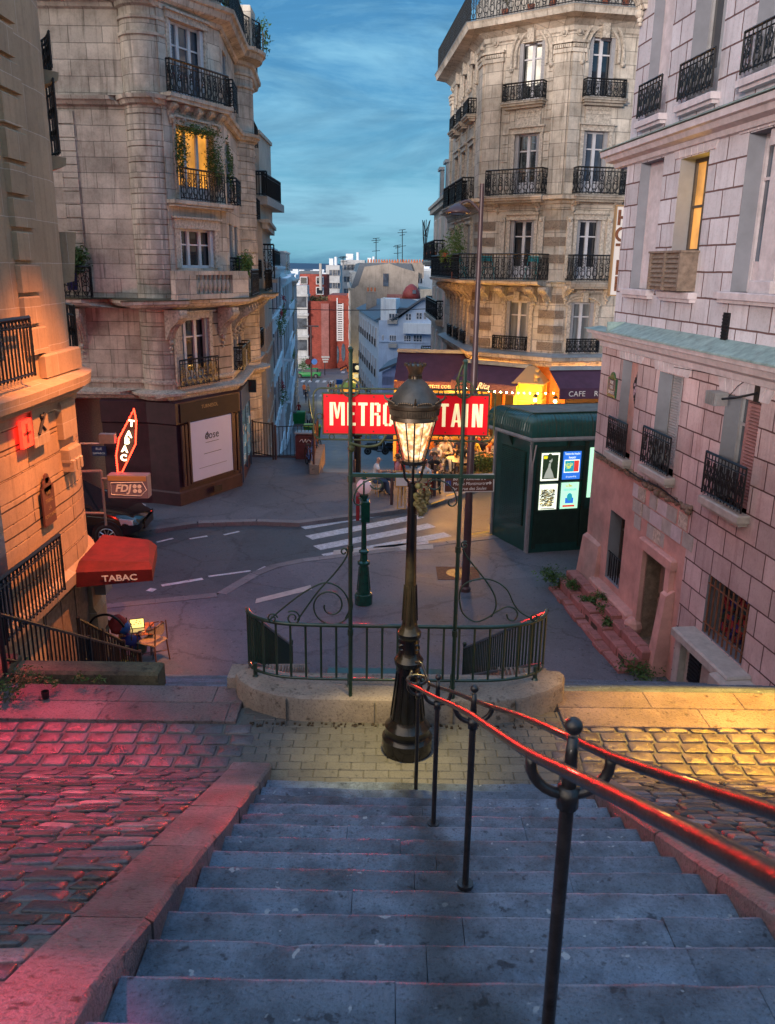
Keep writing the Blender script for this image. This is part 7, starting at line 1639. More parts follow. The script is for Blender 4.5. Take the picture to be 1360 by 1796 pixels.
q=P(693,512,111.5); b=MB(); b.box(q.x-1,q.x+1,110.5,111.9,q.z-2,q.z-.3); b.build('chimney','rose_brick',t_)
# white house behind with pots along its ridge
q=P(715,480,135); t_,M,L_=house('wide_white_house','broad white house with a long row of chimney pots and small square windows',(P(690,470,135).x,135),(P(770,470,135).x,135),10,-20,P(715,471,135).z,'white_render')
chimney_stack(t_,P(712,468,136).x,136,P(715,470,135).z-.4,7.5,.8,.9,22,'white_render'); 
for px in (697,707,712+12,737): q=P(px,492,135); window(t_,M,q.x-P(690,470,135).x-.4,q.x-P(690,470,135).x+.4,q.z-.5,q.z+.5,rec=.02,pane='pane_dark',trans=0)
q=P(722,505,100); t_=thing('red_roof_turret','small curved red tiled roof with a skylight between the white houses','roof',tuple(q)); b=MB(); b.lathe([(1.1,-1.2),(1.0,-.5),(.65,.1),(.2,.42),(.01,.45)],tuple(q),16); b.build('roof','tile_red',t_,smooth=True); b=MB(); b.box(q.x+.1,q.x+.5,q.y-1.2,q.y-.8,q.z-.6,q.z-.2); b.build('skylight','pane_blue',t_); b=MB(); b.lathe([(1.05,-9),(1.05,-1.1)],tuple(q),12); b.build('wall','white_render',t_)
# red brick block with rounded drum
t_=thing('red_brick_block','red brick apartment block with rounded drum and tall ladder window at the crossroads','building',(-12,165,-19)); M=Matrix()
zt=P(560,528,163).z; xc=P(557,600,163).x; b=MB(); b.lathe([(4.3,-20),(4.3,zt),(4.0,zt),(4.0,zt-.3),(.01,zt-.3)],(xc,166,0),40); b.build('drum','red_brick',t_,smooth=True,auto=R(30))
b=MB(); x0,x1=P(565,600,163).x,P(578,600,163).x; b.add([(x0,161.7,P(565,625,162).z),(x1,162.1,P(578,628,162).z),(x1,162.1,zt-.4),(x0,161.7,zt-.4)],[(0,1,2,3)]); b.build('pale_panel','rose_brick',t_)
xa,xb=P(576,600,164).x,P(612,600,164).x; z2=P(600,518,164).z; b=MB(); b.box(xa,xb,164,178,-20,z2); b.box(P(527,600,166).x,xa,168,180,-20,P(540,530,166).z); b.build('wall','red_brick',t_)
b=MB(); x0,x1=P(592,600,164).x,P(602,600,164).x; za,zb3=P(597,598,164).z,P(597,532,164).z; b.box(x0-.1,x0+.12,163.8,164,za,zb3+1); b.box(x1-.12,x1+.1,163.8,164,za,zb3); n=17
for i in range(n): z=za+(zb3-za)*i/n; b.box(x0,x1,163.85,164,z,z+.25)
b.build('ladder_window','frame_white',t_); b=MB(); b.box(x0,x1,163.92,163.99,za,zb3); b.build('pane','pane_dark',t_)
for px,py in ((591.5,622),(602.5,618)): q=P(px,py,163.9); b=MB(); b.lathe([(1.3,0),(1.3,.1)],(0,0,0),16); b.v=[Vector((q.x+v.x*.30,163.98-v.z,q.z+v.y*1.35)) for v in b.v]; b.build('oval_window','pane_blue',t_)
x0,x1=P(526,500,185).x,P(577,500,185).x; z2=P(550,481,185).z
b=MB(); b.box(x0,x1-5.2,190,200,-20,z2); b.lathe([(3.3,-20),(3.3,z2)],(x1-3.5,190,0),24); b.build('upper_block','red_brick',t_); b=MB(); b.lathe([(.35,P(563,510,180).z),(.3,P(563,462,180).z)],(P(563,500,185).x,185,0),8); b.build('flue','concrete_pale',t_)
for px,py in ((533,492),(533,508),(561,492),(561,510)): q=P(px,py,186.4); b=MB(); b.box(q.x-.8,q.x+.8,186.3,190,q.z-.8,q.z+.8); w_=b.build('window','frame_white',t_); b=MB(); b.box(q.x-.65,q.x+.65,186.2,186.35,q.z-.65,q.z+.65); b.build('pane','pane_dark',w_)
b=MB(); b.leaves((xc,166,zt+.4),(4,3.5,.6),500,.5); b.build('roof_garden','leaf_dry',t_)
b=MB(); x0=P(527,600,160).x
for z in (-17,-13,-9,-5.5): b.box(x0-1,x0+1.6,160,165,z,z+.4)
b.box(x0-1,x0+1.4,160.6,165,-20,-3.5); b.build('white_balconies','grey_white_render',t_)
for z in (-16.4,-12.4,-8.4): b=MB(); b.box(x0-.6,x0+1.2,160.5,160.65,z+.9,z+2.9); b.build('window','pane_far',t_)
# strips between
t_,M,L_=house('orange_brick_house','thin orange and white brick house beside the tall beige house',(P(612,600,158).x,158),(P(622,600,158).x,157.5),8,-20,P(616,515,158).z,'chimney_pot',[-16,-13,-10,-7,-4])
# white modern blocks beyond
for (pa,pb,py,Dd,l_,n,m_) in ((572,596,465,215,'white modern block with square windows beyond the red brick block',2,5),(598,640,456,230,'white modern block with roof huts and many windows at the end of the street',5,6),(640,662,462,260,'pale far block touching the tall beige house',2,4)):
    xa,xb=P(pa,480,Dd).x,P(pb,480,Dd).x; zz=P((pa+pb)/2,py,Dd).z
    t_,M,L_=house('modern_block',l_,(xa,Dd),(xb,Dd),12,-24,zz,'grey_white_render',parapet=False)
    fwins(t_,M,[.8+i*(L_-1)/n for i in range(n)],[zz-2.6-3.1*j for j in range(m_)],1.6,1.5,'pane_blue','concrete_pale',trans=0); b=MB(M); b.box(L_*.2,L_*.5,2,5,zz,zz+1.6); b.tube([(L_*.7,2,zz),(L_*.7,2,zz+2)],.4,8); b.build('roof_hut','white_render',t_)
# skyline of the plain
rs=random.Random(12); b=MB()
for i in range(420):
    D_=rs.uniform(500,2600); x=rs.uniform(-.42,.42)*D_-.0*D_; w=rs.uniform(8,30); z=rs.uniform(-10,-3.5)-D_*.002
    b.cm=rs.choice([0,0,1,2]); b.box(x,x+w,D_,D_+20,-24,min(z,-2.0))
tag(b.build('distant_rooftops',['white_render','limestone_far','slate']),'hazy rooftops of the plain beyond the street','rooftops',kind='stuff')
b=MB(); n=60
for i in range(n):
    x0=-6000+12000*i/n; x1=-6000+12000*(i+1)/n; h=lambda x:26+24*noise.noise(Vector((x*.0009,3,0)))
    b.add([(x0,6800,-30),(x1,6800,-30),(x1,7400,h(x1)),(x0,7400,h(x0))],[(0,1,2,3)])
simple('far_hills',(.02,.07,.13),.9); struct('hills',b,'far_hills')
# chimneys, aerials, hanging wires, lamp, signs, crossroads furniture
def aerial(px,py0,py1,D_,label):
    a=P(px,py1,D_);c=P(px,py0,D_); t_=thing('tv_aerial',label,'aerial',tuple(a),0,'aerials on the far roofs'); s=D_/1450*1.1; b=MB(); b.tube([tuple(a),tuple(c)],.6*s,4); b.build('mast','iron',t_); b=MB()
    for f_,w in ((.0,5),(.08,7),(.16,4),(.5,6)): z=c.z+(a.z-c.z)*f_; b.tube([(c.x-w*s,c.y,z-.6*s),(c.x+w*s,c.y,z+.6*s)],.4*s,4)
    b.build('antenna','iron',t_)
aerial(660,418,462,118,'tall aerial over the beige house, left one'); aerial(706,403,460,120,'tallest aerial, near the right end of the pots'); aerial(698,430,458,120,'shorter aerial just left of the tallest'); aerial(602,450,468,228,'tiny aerial on the white modern block')
t_=thing('overhead_wire','thin dark wire strung across the street between the houses','wire',(-3,45,-2)); a=P(472,541,42);c=P(770,541,42); b=MB(); b.tube(cat(a,c,16,.08),.018,4); b.build('cable','iron',t_)
g_=Vector((P(547,680,140).x,140,gz(140))); t_=thing('crossroads_lamp','double armed street lamp in front of the red brick drum','street lamp',tuple(g_)); zt=P(549,572,140).z; b=MB(); b.tube([tuple(g_),(g_.x,140,zt)],.16,6); b.tube([(g_.x-1.1,140,zt),(g_.x+1.1,140,zt)],.12,5); b.build('column','pole_brown',t_); b=MB(); b.box(g_.x-1.3,g_.x-.6,139.8,140.2,zt-.15,zt+.1); b.box(g_.x+.6,g_.x+1.3,139.8,140.2,zt-.15,zt+.1); b.build('head','iron',t_)
b=MB(); b.tube([(g_.x-.5,139.7,P(543,634,140).z),(g_.x-.5,139.6,P(543,634,140).z)],.5,10); b.build('red_disc','awning_red',t_); b=MB(); b.tube([(g_.x+.55,139.7,P(553,634,140).z),(g_.x+.55,139.6,P(553,634,140).z)],.5,10); b.build('blue_disc','plastic_blue',t_)
g_=Vector((P(570,650,150).x,150,gz(150))); t_=thing('road_signs','pale stacked direction signs on a pole by the red brick block','sign',tuple(g_)); b=MB(); b.tube([tuple(g_),(g_.x,150,P(570,626,150).z)],.08,5); b.build('pole','iron',t_); b=MB(); q=P(571,626,150); [b.box(q.x-.7+.15*i,q.x+.75-.15*i,149.8,149.9,q.z-.42*i-.14,q.z-.42*i+.14) for i in range(3)]; b.build('arrow_panels','kiosk_grey',t_)
q=P(534,638,150); t_=thing('box_hedge','rounded green bush in front of the white balconies','bush',tuple(q)); b=MB(); b.leaves((q.x,150,gz(150)+1.5),(1.8,1.5,1.6),900,.3); b.build('foliage','leaf',t_); b=MB(); b.tube([(q.x,150,gz(150)-.1),(q.x,150,gz(150)+1)],.1,5); b.build('trunk','wood_old',t_)
# ================= people
BODY={}
def figure(pose):
    """one continuous skinned surface; returns mesh with material slots skin/top/legs/shoe"""
    J=pose; v=[];e=[];r=[];reg=[]
    def chain(pts,start=None):
        prev=start
        for p,rad,g in pts:
            v.append(Vector(p)); r.append(rad); reg.append(g); i=len(v)-1
            if prev is not None: e.append((prev,i))
            prev=i
        return prev
    pel=chain([(J['pelvis'],.125,'legs')])
    ch=chain([(J['waist'],.115,'top'),(J['chest'],.135,'top'),(J['neck0'],.10,'top')],pel)
    nk=chain([(J['neck'],.05,'skin'),(J['head0'],.06,'skin'),(J['head'],.088,'skin'),(J['crown'],.06,'skin')],ch)
    for s in ('l','r'):
        a=J['arm'+s]; h=chain([(a[0],.062,'top'),(a[1],.046,J.get('sleeve','top')),(a[2],.03,'skin'),(a[3],.034,'skin')],ch)
        g=J['leg'+s]; chain([(g[0],.095,'legs'),(g[1],.066,'legs'),(g[2],.045,'legs'),(g[3],.04,'shoe'),(g[4],.032,'shoe')],pel)
    me=bpy.data.meshes.new('person'); me.from_pydata([tuple(p) for p in v],e,[]); o=bpy.data.objects.new('person',me); COL.objects.link(o)
    sk=o.modifiers.new('s','SKIN'); sk.use_smooth_shade=True
    for i,sv in enumerate(me.skin_vertices[0].data): sv.radius=(r[i],r[i]*(.8 if reg[i]=='top' and r[i]>.1 else 1)); sv.use_root=(i==0)
    su=o.modifiers.new('u','SUBSURF'); su.levels=su.render_levels=1
    bpy.context.view_layer.update(); m2=bpy.data.meshes.new_from_object(o.evaluated_get(bpy.context.evaluated_depsgraph_get())); bpy.data.objects.remove(o)
    # fingers, thumb, nose, ears joined into the same mesh
    b=MB(); 
    for s in ('l','r'):
        a=J['arm'+s]; d=(Vector(a[3])-Vector(a[2])).normalized(); sd=d.cross(Vector((0,0,1)));
        sd=sd.normalized() if sd.length>.1 else Vector((1,0,0)); up=sd.cross(d)
        for k,ln in ((-1.5,.06),(-.5,.072),(.5,.068),(1.5,.05)):
            p=Vector(a[3])+sd*k*.017+d*.015; b.tube([p,p+d*ln*.55,p+d*ln*.85-up*.025],[.009,.008,.006],5)
        p=Vector(a[3])+sd*(.03 if s=='l' else -.03)-d*.01; b.tube([p,p+d*.03+sd*(.02 if s=='l' else -.02),p+d*.055+sd*(.022 if s=='l' else -.022)],[.011,.009,.007],5)
    H=Vector(J['head']); f=Vector(J['face']).normalized(); sd=f.cross(Vector((0,0,1))).normalized()
    b.tube([H+f*.08+Vector((0,0,.02)),H+f*.108-Vector((0,0,.02)),H+f*.085-Vector((0,0,.03))],[.009,.016,.01],5)
    for k in (-1,1): b.ball(tuple(H+sd*k*.088),.022,6,4)
    b.tube([H+f*.083-Vector((0,0,.055))-sd*.02,H+f*.083-Vector((0,0,.055))+sd*.02],.006,4)
    nb=bpy.data.meshes.new('x'); nb.from_pydata([tuple(p) for p in b.v],[],b.f)
    bm=bmesh.new(); bm.from_mesh(m2); n0=len(bm.faces); bm.from_mesh(nb); bm.faces.ensure_lookup_table()
    names=['skin','top','legs','shoe']; segs=[(v[a],v[c],reg[c] if reg[a]!='legs' or reg[c]!='top' else 'top',(r[a]+r[c])/2) for a,c in e]
    for i,fc in enumerate(bm.faces):
        fc.smooth=True
        if i>=n0: fc.material_index=0; continue
        c=fc.calc_center_median(); best=None
        for p,q,g,rr in segs:
            d=q-p; t=max(0,min(1,(c-p).dot(d)/max(1e-9,d.length_squared))); dd=(c-(p+d*t)).length-rr
            if best is None or dd<best[0]: best=(dd,g)
        fc.material_index=names.index(best[1])
    bm.to_mesh(m2); bm.free(); return m2
def hair(J,long=False):
    b=MB(); H=Vector(J['head']); f=Vector(J['face']).normalized(); c=H-f*.018+Vector((0,0,.03))
    b.ball(tuple(c),.104,12,8,1.0)
    b.v=[p for p in b.v]
    if long: b.tube([c-f*.06,c-f*.09-Vector((0,0,.12)),c-f*.07-Vector((0,0,.24))],[.07,.065,.03],8)
    nv=[]
    for p in b.v:
        q=p-H
        if q.dot(f)>.06 and q.z<.06: p=p-f*(q.dot(f)-.05)
        nv.append(p)
    b.v=nv; return b
def seated(lean=.0,arms='table',turn=0,cross=0):
    L=lambda y,z:(y,z)
    hx=.0+.03; J=dict(pelvis=(0,0,.50),waist=(0,-.01-lean*.25,.68),chest=(0,-.03-lean*.6,.88),neck0=(0,-.02-lean*.85,1.02),neck=(0,-.03-lean,1.10),head0=(0,-.05-lean*1.1,1.16),head=(.0+turn*.01,-.06-lean*1.15,1.24),crown=(turn*.01,-.05-lean*1.15,1.31),face=(turn,-1,-.05))
    for s,k in (('l',1),('r',-1)):
        y0=-.03-lean*.75
        if arms=='table': a=[(k*.19,y0,.98),(k*.25,y0-.10,.76),(k*.17,y0-.34,.80),(k*.14,y0-.42,.80)]
        elif arms=='chin': a=[(k*.19,y0,.98),(k*.22,y0-.18,.79),(k*.10,y0-.16 if k>0 else y0-.36,1.02 if k>0 else .8),(k*.07,y0-.14 if k>0 else y0-.44,1.10 if k>0 else .8)]
        elif arms=='phone': a=[(k*.19,y0,.98),(k*.22,y0-.12,.78),(k*.08,y0-.26,.92),(k*.05,y0-.32,.97)]
        else: a=[(k*.19,y0,.98),(k*.24,y0+.02,.74),(k*.18,y0-.18,.62),(k*.16,y0-.25,.60)]
        J['arm'+s]=a
        kk=k*(1-cross*.5); J['leg'+s]=[(k*.09,-.04,.50),(kk*.12,-.44,.52+(.06*cross if k>0 else 0)),(k*.13*(1-cross),-.50,.12+(.15*cross if k>0 else 0)),(k*.13*(1-cross),-.52,.05+(.15*cross if k>0 else 0)),(k*.14*(1-cross),-.66,.04+(.15*cross if k>0 else 0))]
    return J
def standing(st=.12,arm=.1):
    J=dict(pelvis=(0,0,.92),waist=(0,0,1.08),chest=(0,-.01,1.28),neck0=(0,0,1.44),neck=(0,-.01,1.52),head0=(0,-.02,1.57),head=(0,-.03,1.65),crown=(0,-.02,1.72),face=(0,-1,0))
    for s,k in (('l',1),('r',-1)):
        J['arm'+s]=[(k*.19,0,1.40),(k*.24,k*arm*.5,1.14),(k*.25,-.08+k*arm,.90),(k*.25,-.10+k*arm*1.2,.82)]
        J['leg'+s]=[(k*.09,0,.90),(k*.10,-k*st*.6-.02,.50),(k*.10,-k*st+.02,.10),(k*.10,-k*st+.01,.05),(k*.11,-k*st-.13,.035)]
    return J
POSES=dict(table=seated(.10),back=seated(-.04,'lap'),chin=seated(.12,'chin',.4),phone=seated(.06,'phone',-.3,1),lean=seated(.18,'table',.5),stand=standing(.03,.02),walk=standing(.22,-.15))
POSES['tee']=dict(POSES['table'],sleeve='skin')
def person(label,pose,loc,rz,top,legs,hairm='hair_dark',skin='skin',long=False,group='people at the cafe terrace',sc=1):
    if pose not in BODY: BODY[pose]=figure(POSES[pose])
    me=BODY[pose].copy()
    for m_ in (skin,top,legs,'shoe'): me.materials.append(MATS[m_])
    o=bpy.data.objects.new('person',me); COL.objects.link(o); o.location=loc; o.rotation_euler=(0,0,rz); o.scale=(sc,)*3; tag(o,label,'person',group)
    if hairm: 
        h=hair(POSES[pose],long).build('hair',hairm,None,smooth=True); h.parent=o
    return o
# chairs and tables of the terrace
def bistro_chair(label,loc,rz,group,seatm='rattan',frame='rattan_frame'):
    t_=thing('bistro_chair',label,'chair',loc,rz,group)
    b=MB(); b.bbox(-.21,.21,-.21,.2,.43,.455,.012)
    for i in range(15): b.box(-.2+i*.028,-.186+i*.028,-.2,.19,.455,.459)
    sub(b,'seat',seatm,t_)
    b=MB(); n=9; pts=[(.22*math.sin(a),.02+.2*math.cos(a),0) for a in [-1.45+2.9*i/n for i in range(n+1)]]
    for z0,z1,g_ in ((.60,.84,0),):
        vs=[(x,y,z1-.10*abs(x)/.22*1.0) for x,y,_ in pts]+[(x,y,z0+.1*abs(x)/.22) for x,y,_ in pts]; fs=[(i,i+1,n+2+i,n+1+i) for i in range(n)]
        b.add(vs,fs); b.add([(x*1.05,y*1.05,z) for x,y,z in vs],[f[::-1] for f in fs])
        for i in range(n*2):
            a=-1.45+2.9*i/(2*n); x,y=.226*math.sin(a),.02+.206*math.cos(a); dz=.1*abs(x)/.22; b.tube([(x,y,z0+dz),(x,y,z1-dz)],.008,3,cap=False)
    sub(b,'backrest',seatm,t_)
    b=MB(); b.tube([(x*1.04,y*1.04,.85-.10*abs(x)/.22) for x,y,_ in pts],.014,6); b.tube([(-.22,.0,.74),(-.23,-.12,.70),(-.2,-.19,.62),(-.19,-.19,.44)],.012,5); b.tube([(.22,.0,.74),(.23,-.12,.70),(.2,-.19,.62),(.19,-.19,.44)],.012,5); b.tube([(-.19,.2,.44),(-.16,.21,.84)],.013,5); b.tube([(.19,.2,.44),(.16,.21,.84)],.013,5); sub(b,'back_frame',frame,t_)
    for x,y in ((-.19,-.19),(.19,-.19),(-.18,.18),(.18,.18)): b=MB(); b.tube([(x,y,.44),(x*1.12,y*1.2,0)],.015,6); sub(b,'leg',frame,t_)
    b=MB(); b.tube([(-.2,-.2,.2),(.2,.2,.2)],.009,5); b.tube([(.2,-.2,.2),(-.2,.2,.2)],.009,5); sub(b,'stretcher',frame,t_)
    return t_
def table(label,loc,top='table_cream',group='round tables of the terrace',r=.33):
    t_=thing('cafe_table',label,'table',loc,0,group); b=MB(); b.lathe([(r-.01,.715),(r,.72),(r,.74),(.001,.742)],(0,0,0),24); sub(b,'tabletop',top,t_); b=MB(); b.lathe([(.02,.03),(.018,.7),(.06,.715)],(0,0,0),10); sub(b,'pillar','iron',t_); b=MB(); [b.tube([(0,0,.06),(.25*math.cos(a),.25*math.sin(a),.015)],.014,5) for a in (0,PI/2,PI,1.5*PI)]; sub(b,'base','iron',t_); return t_
ZT=-7.3
def TG(px,py): g=G(px,py,ZT); return g.x,g.y
def glass_on(x,y,m_,label,cat='glass'): b=MB(); b.lathe([(.03,0),(.035,.13)],(x,y,ZT+.742),10); tag(b.build('drink_glass',m_),label,cat)
GP='rattan chairs of the terrace'
X,Y=TG(668,876); t1=(X+.05,Y+.55)
person('bald man in white shirt and blue jeans seated at the left end of the terrace','tee',(TG(655,872)[0],TG(655,872)[1]+.15,ZT),-PI*.42+PI,'cloth_white','cloth_jeans',None)
bistro_chair('yellow edged rattan chair under the bald man in white',(TG(650,872)[0],TG(650,872)[1]+.15,ZT),-PI*.42+PI,GP,'rattan','cane_yellow')
q=TG(676,868); table('small round table in front of the bald man',(q[0],q[1]+.3,ZT),'iron')
q=TG(697,870); person('woman in pale lilac shirt facing the bald man, back partly hidden by the lamp post','back',(q[0],q[1]+.35,ZT),PI*.42+PI,'cloth_pink','cloth_jeans','hair_brown','skin',True)
bistro_chair('rattan chair under the woman in pale lilac',(q[0]+.03,q[1]+.35,ZT),PI*.42+PI,GP)
q=TG(760,862); person('man in a black t-shirt with arms crossed on the table, right of the lamp post','tee',(q[0],q[1]+.25,ZT),0.15,'cloth_black','cloth_black','hair_brown')
bistro_chair('rattan chair under the man in the black t-shirt',(q[0],q[1]+.3,ZT),.15,GP)
q2=TG(748,872); person('woman with long dark hair and pale top, her back to the stairs','back',(q2[0]-.1,q2[1]-.2,ZT),PI-.3,'cloth_white','cloth_red','hair_dark','skin',True)
bistro_chair('rattan chair under the woman with long dark hair',(q2[0]-.1,q2[1]-.22,ZT),PI-.3,GP); table('round table between the man in black and the dark haired woman',((q[0]+q2[0])/2-.05,(q[1]+q2[1])/2+.05,ZT),'wood_orange')
q=TG(775,822); person('man in a cream jacket and white trousers bending over his table','lean',(q[0],q[1]-.35,ZT),.3,'cloth_cream','cloth_white','hair_fair')
bistro_chair('rattan chair under the man in the cream jacket',(q[0],q[1]-.3,ZT),.3,GP)
q=TG(790,829); table('cream topped round table with an orange drink, under the sign',(q[0]+.1,q[1]-.75,ZT)); glass_on(q[0]+.1,q[1]-.75,'wood_orange','small glass of orange drink on the cream topped table'); glass_on(q[0]+.24,q[1]-.68,'pane_blue','clear glass beside the orange drink on the cream table')
q=TG(800,818); person('man in navy jacket and white trousers at the cream topped table','chin',(q[0]+.15,q[1]-.3,ZT),-.35,'cloth_navy','cloth_white','hair_dark'); bistro_chair('rattan chair under the man in the navy jacket',(q[0]+.15,q[1]-.26,ZT),-.35,GP)
q=TG(838,815); person('person in red checked shirt seated right of the tall brown column','table',(q[0]-.1,q[1]-.1,ZT),1.2,'cloth_red','cloth_jeans','hair_dark'); bistro_chair('rattan chair under the person in red checks',(q[0]-.14,q[1]-.1,ZT),1.2,GP)
q=TG(850,812); person('woman in grey cardigan with glasses at the far side of the red checked person','phone',(q[0],q[1]+.5,ZT),.1,'cloth_grey','cloth_black','hair_dark','skin',True); bistro_chair('rattan chair under the woman in the grey cardigan',(q[0],q[1]+.53,ZT),.1,GP)
table('cream round table between the red checked person and the grey cardigan',(q[0]+.3,q[1]-.1,ZT))
q=TG(866,812); person('woman in a navy and white top holding a phone, nearest the kiosk','phone',(q[0]+.1,q[1]+.2,ZT),-.1,'cloth_navy','cloth_cream','hair_fair','skin',True); bistro_chair('rattan chair under the woman with the phone',(q[0]+.1,q[1]+.23,ZT),-.1,GP)
q=TG(862,826); person('fair haired woman seated low in front of the kiosk hedge','back',(q[0],q[1]-.2,ZT),2.7,'cloth_cream','cloth_jeans','hair_fair','skin',True); bistro_chair('rattan chair under the fair haired woman by the hedge',(q[0],q[1]-.22,ZT),2.7,GP)
q=TG(722,800); person('waiter in a white shirt standing behind the lantern, inside the terrace','stand',(q[0],q[1]-2,ZT),.2,'cloth_white','cloth_black','hair_dark')
for k,(px_,D_,po,tp_,lg,hm,lb) in enumerate(((778,30.6,'table','cloth_beige','cloth_black','hair_brown','person in beige at the back of the terrace, just right of the lantern'),(792,30.9,'chin','cloth_grey','cloth_jeans','hair_dark','person in grey at the back of the terrace, head on hand'),(826,30.3,'lean','cloth_yellow','cloth_black','hair_fair','person in yellow at the back of the terrace by the tall column'),(846,30.6,'table','cloth_navy','cloth_black','hair_dark','person in navy at the very back beside the grey cardigan'),(860,30.2,'tee','cloth_orange','cloth_jeans','hair_brown','person in orange at the very back, beside the kiosk roof'),(768,29.3,'phone','cloth_cream','cloth_jeans','hair_dark','person in cream looking at a phone behind the lantern glass'),(812,29.2,'back','cloth_black','cloth_black','hair_brown','person in black with bare head, back turned, under the sign frame'))):
    xx=P(px_,800,D_).x; rz_2=[.3,-.4,.5,-.2,.4,-.6,2.8][k]; person(lb,po,(xx,D_,ZT),rz_2,tp_,lg,hm,'skin' if k%3 else 'skin_b'); bistro_chair('rattan chair under the '+' '.join(lb.split(',')[0].split()[:10]),(xx,D_+.03,ZT),rz_2,GP)
    if k%2==0: table(['cream','',"brown",'','orange','','pale'][k]+' table in front of the '+lb.split(',')[0].split(' at ')[0],(xx-.1,D_-.55,ZT),['table_cream','','wood_old','','wood_orange','','alloy'][k])
# menu stand, hedge box, parasol posts
q=TG(704,892); t_=thing('menu_stand','yellow framed menu board on a stand left of the lamp post','menu board',(q[0],q[1],ZT)); b=MB(); b.box(-.18,.18,-.03,0,.75,1.2); sub(b,'board','sign_white',t_); b=MB(); [b.box(*a) for a in ((-.21,-.18,-.035,.005,.72,1.23),(.18,.21,-.035,.005,.72,1.23),(-.18,.18,-.035,.005,1.2,1.23),(-.18,.18,-.035,.005,.72,.75))]; b.tube([(-.1,0,.73),(-.12,-.1,0)],.018,5); b.tube([(.1,0,.73),(.12,-.1,0)],.018,5); b.tube([(0,0,.8),(0,.25,0)],.015,5); b.tube([(-.14,-.1,.02),(.14,-.1,.02)],.018,5); sub(b,'frame','cane_yellow',t_)
a=TG(835,850); t_=thing('hedge_box','leafy hedge in a low box between the terrace and the kiosk','hedge',(a[0]+.3,a[1]+.2,ZT)); b=MB(); b.box(a[0]-.25,a[0]+1.1,a[1]-.1,a[1]+.5,ZT,ZT+.35); b.build('trough','kiosk_dark',t_); b=MB(); b.leaves((a[0]+.42,a[1]+.2,ZT+.72),(.72,.35,.45),1500,.09); b.build('foliage','leaf',t_)
for px,py,l in ((695,800,'dark red post under the side awning, left one'),(706,800,'dark red post under the side awning, right one')): g=G(px,py,-7.9); b=MB(); b.tube([(g.x,33.2,-8.2),(g.x,33.2,-5.2)],.09,8); tag(b.build('awning_post','cafe_red'),l,'post')
# passers-by far down the street
def far_person(px,D_,label,pose,rz,top,legs,h='hair_dark',x=None,sc=1):
    xx=P(px,700,D_).x if x is None else x; person(label,pose,(xx,D_,gz(D_)+.15),rz,top,legs,h,'skin',False,'people far down the street',sc)
far_person(534,118,'walker in orange on the far left pavement','walk',PI,'cloth_orange','cloth_navy'); far_person(541,116,'walker in grey beside the one in orange','walk',PI,'cloth_grey','cloth_jeans'); far_person(537,108,'walker in dark blue nearer than the orange one','walk',2.8,'cloth_navy','cloth_jeans')
far_person(541,78,'lone walker in pale jacket between the green bins','walk',.2,'cloth_cream','cloth_black','hair_fair'); far_person(524,92,'person in dark pink against the white house','stand',.2,'cloth_red','cloth_black')
far_person(576,120,'person in pale pink at the edge of the market lights','stand',1.2,'cloth_pink','cloth_white'); far_person(580,121,'tall person in black among the group at the crossing','stand',.2,'cloth_black','cloth_black'); far_person(585,122,'person in dark grey beside the tall one in black','walk',-.6,'cloth_grey','cloth_navy'); far_person(590,119,'person in yellow nearest the market lights','stand',-1,'cloth_yellow','cloth_beige'); far_person(631,84,'person in navy standing under the sign frame ring','stand',0,'cloth_navy','cloth_black')
# market stall with warm light, blue canopies, green crates
t_=thing('market_stall','small lit market stall with blue and yellow canopies behind the sign post','stall',(-5.5,106,gz(106))); gx=P(608,680,106).x; z=gz(106)
b=MB(); b.hex8([(gx-.9,105,z+2.5),(gx+1.2,105,z+2.3),(gx+1.2,108,z+2.6),(gx-.9,108,z+2.8),(gx-.9,105,z+2.6),(gx+1.2,105,z+2.4),(gx+1.2,108,z+2.7),(gx-.9,108,z+2.9)]); b.build('yellow_canopy','plastic_yellow',t_); b=MB(); b.box(gx+1.3,gx+2.8,104,107,z+2.4,z+3.1); b.box(gx-1.2,gx-.4,104.5,105,z+3.0,z+3.6); b.build('blue_canopy','plastic_blue',t_)
b=MB(); b.box(gx-.8,gx+1.1,106.5,107.5,z+.2,z+2.3); b.build('lit_counter','pane_lit',t_); b=MB(); b.box(gx-2.2,gx-.9,103,104,z+.1,z+.8); b.build('crates','plastic_green',t_)
b=MB(); [b.tube([(gx+dx,dy,z),(gx+dx,dy,z+2.6)],.05,5) for dx,dy in ((-.9,105),(1.2,105),(-.9,108),(1.2,108))]; b.build('poles','iron',t_)
q=P(627,655,100); t_=thing('lit_shop_sign','small glowing yellow and black hanging shop sign on the right row of houses','sign',tuple(q)); b=MB(); b.box(q.x-.55,q.x+.5,100,100.2,q.z+.1,q.z+1.2); b.build('panel','ink',t_); b=MB(); b.box(q.x-.4,q.x+.35,99.9,100.1,q.z-.5,q.z-.1); b.ball((q.x,99.95,q.z+.7),.28,8,6); b.build('light','metro_cream',t_)
t_=thing('red_crane_arm','small red loading arm above the market stall','crane',tuple(P(605,650,110))); b=MB(); b.tube([tuple(P(597,648,110)),tuple(P(608,642,110)),tuple(P(612,652,110))],.18,5); b.build('arm','awning_red',t_)
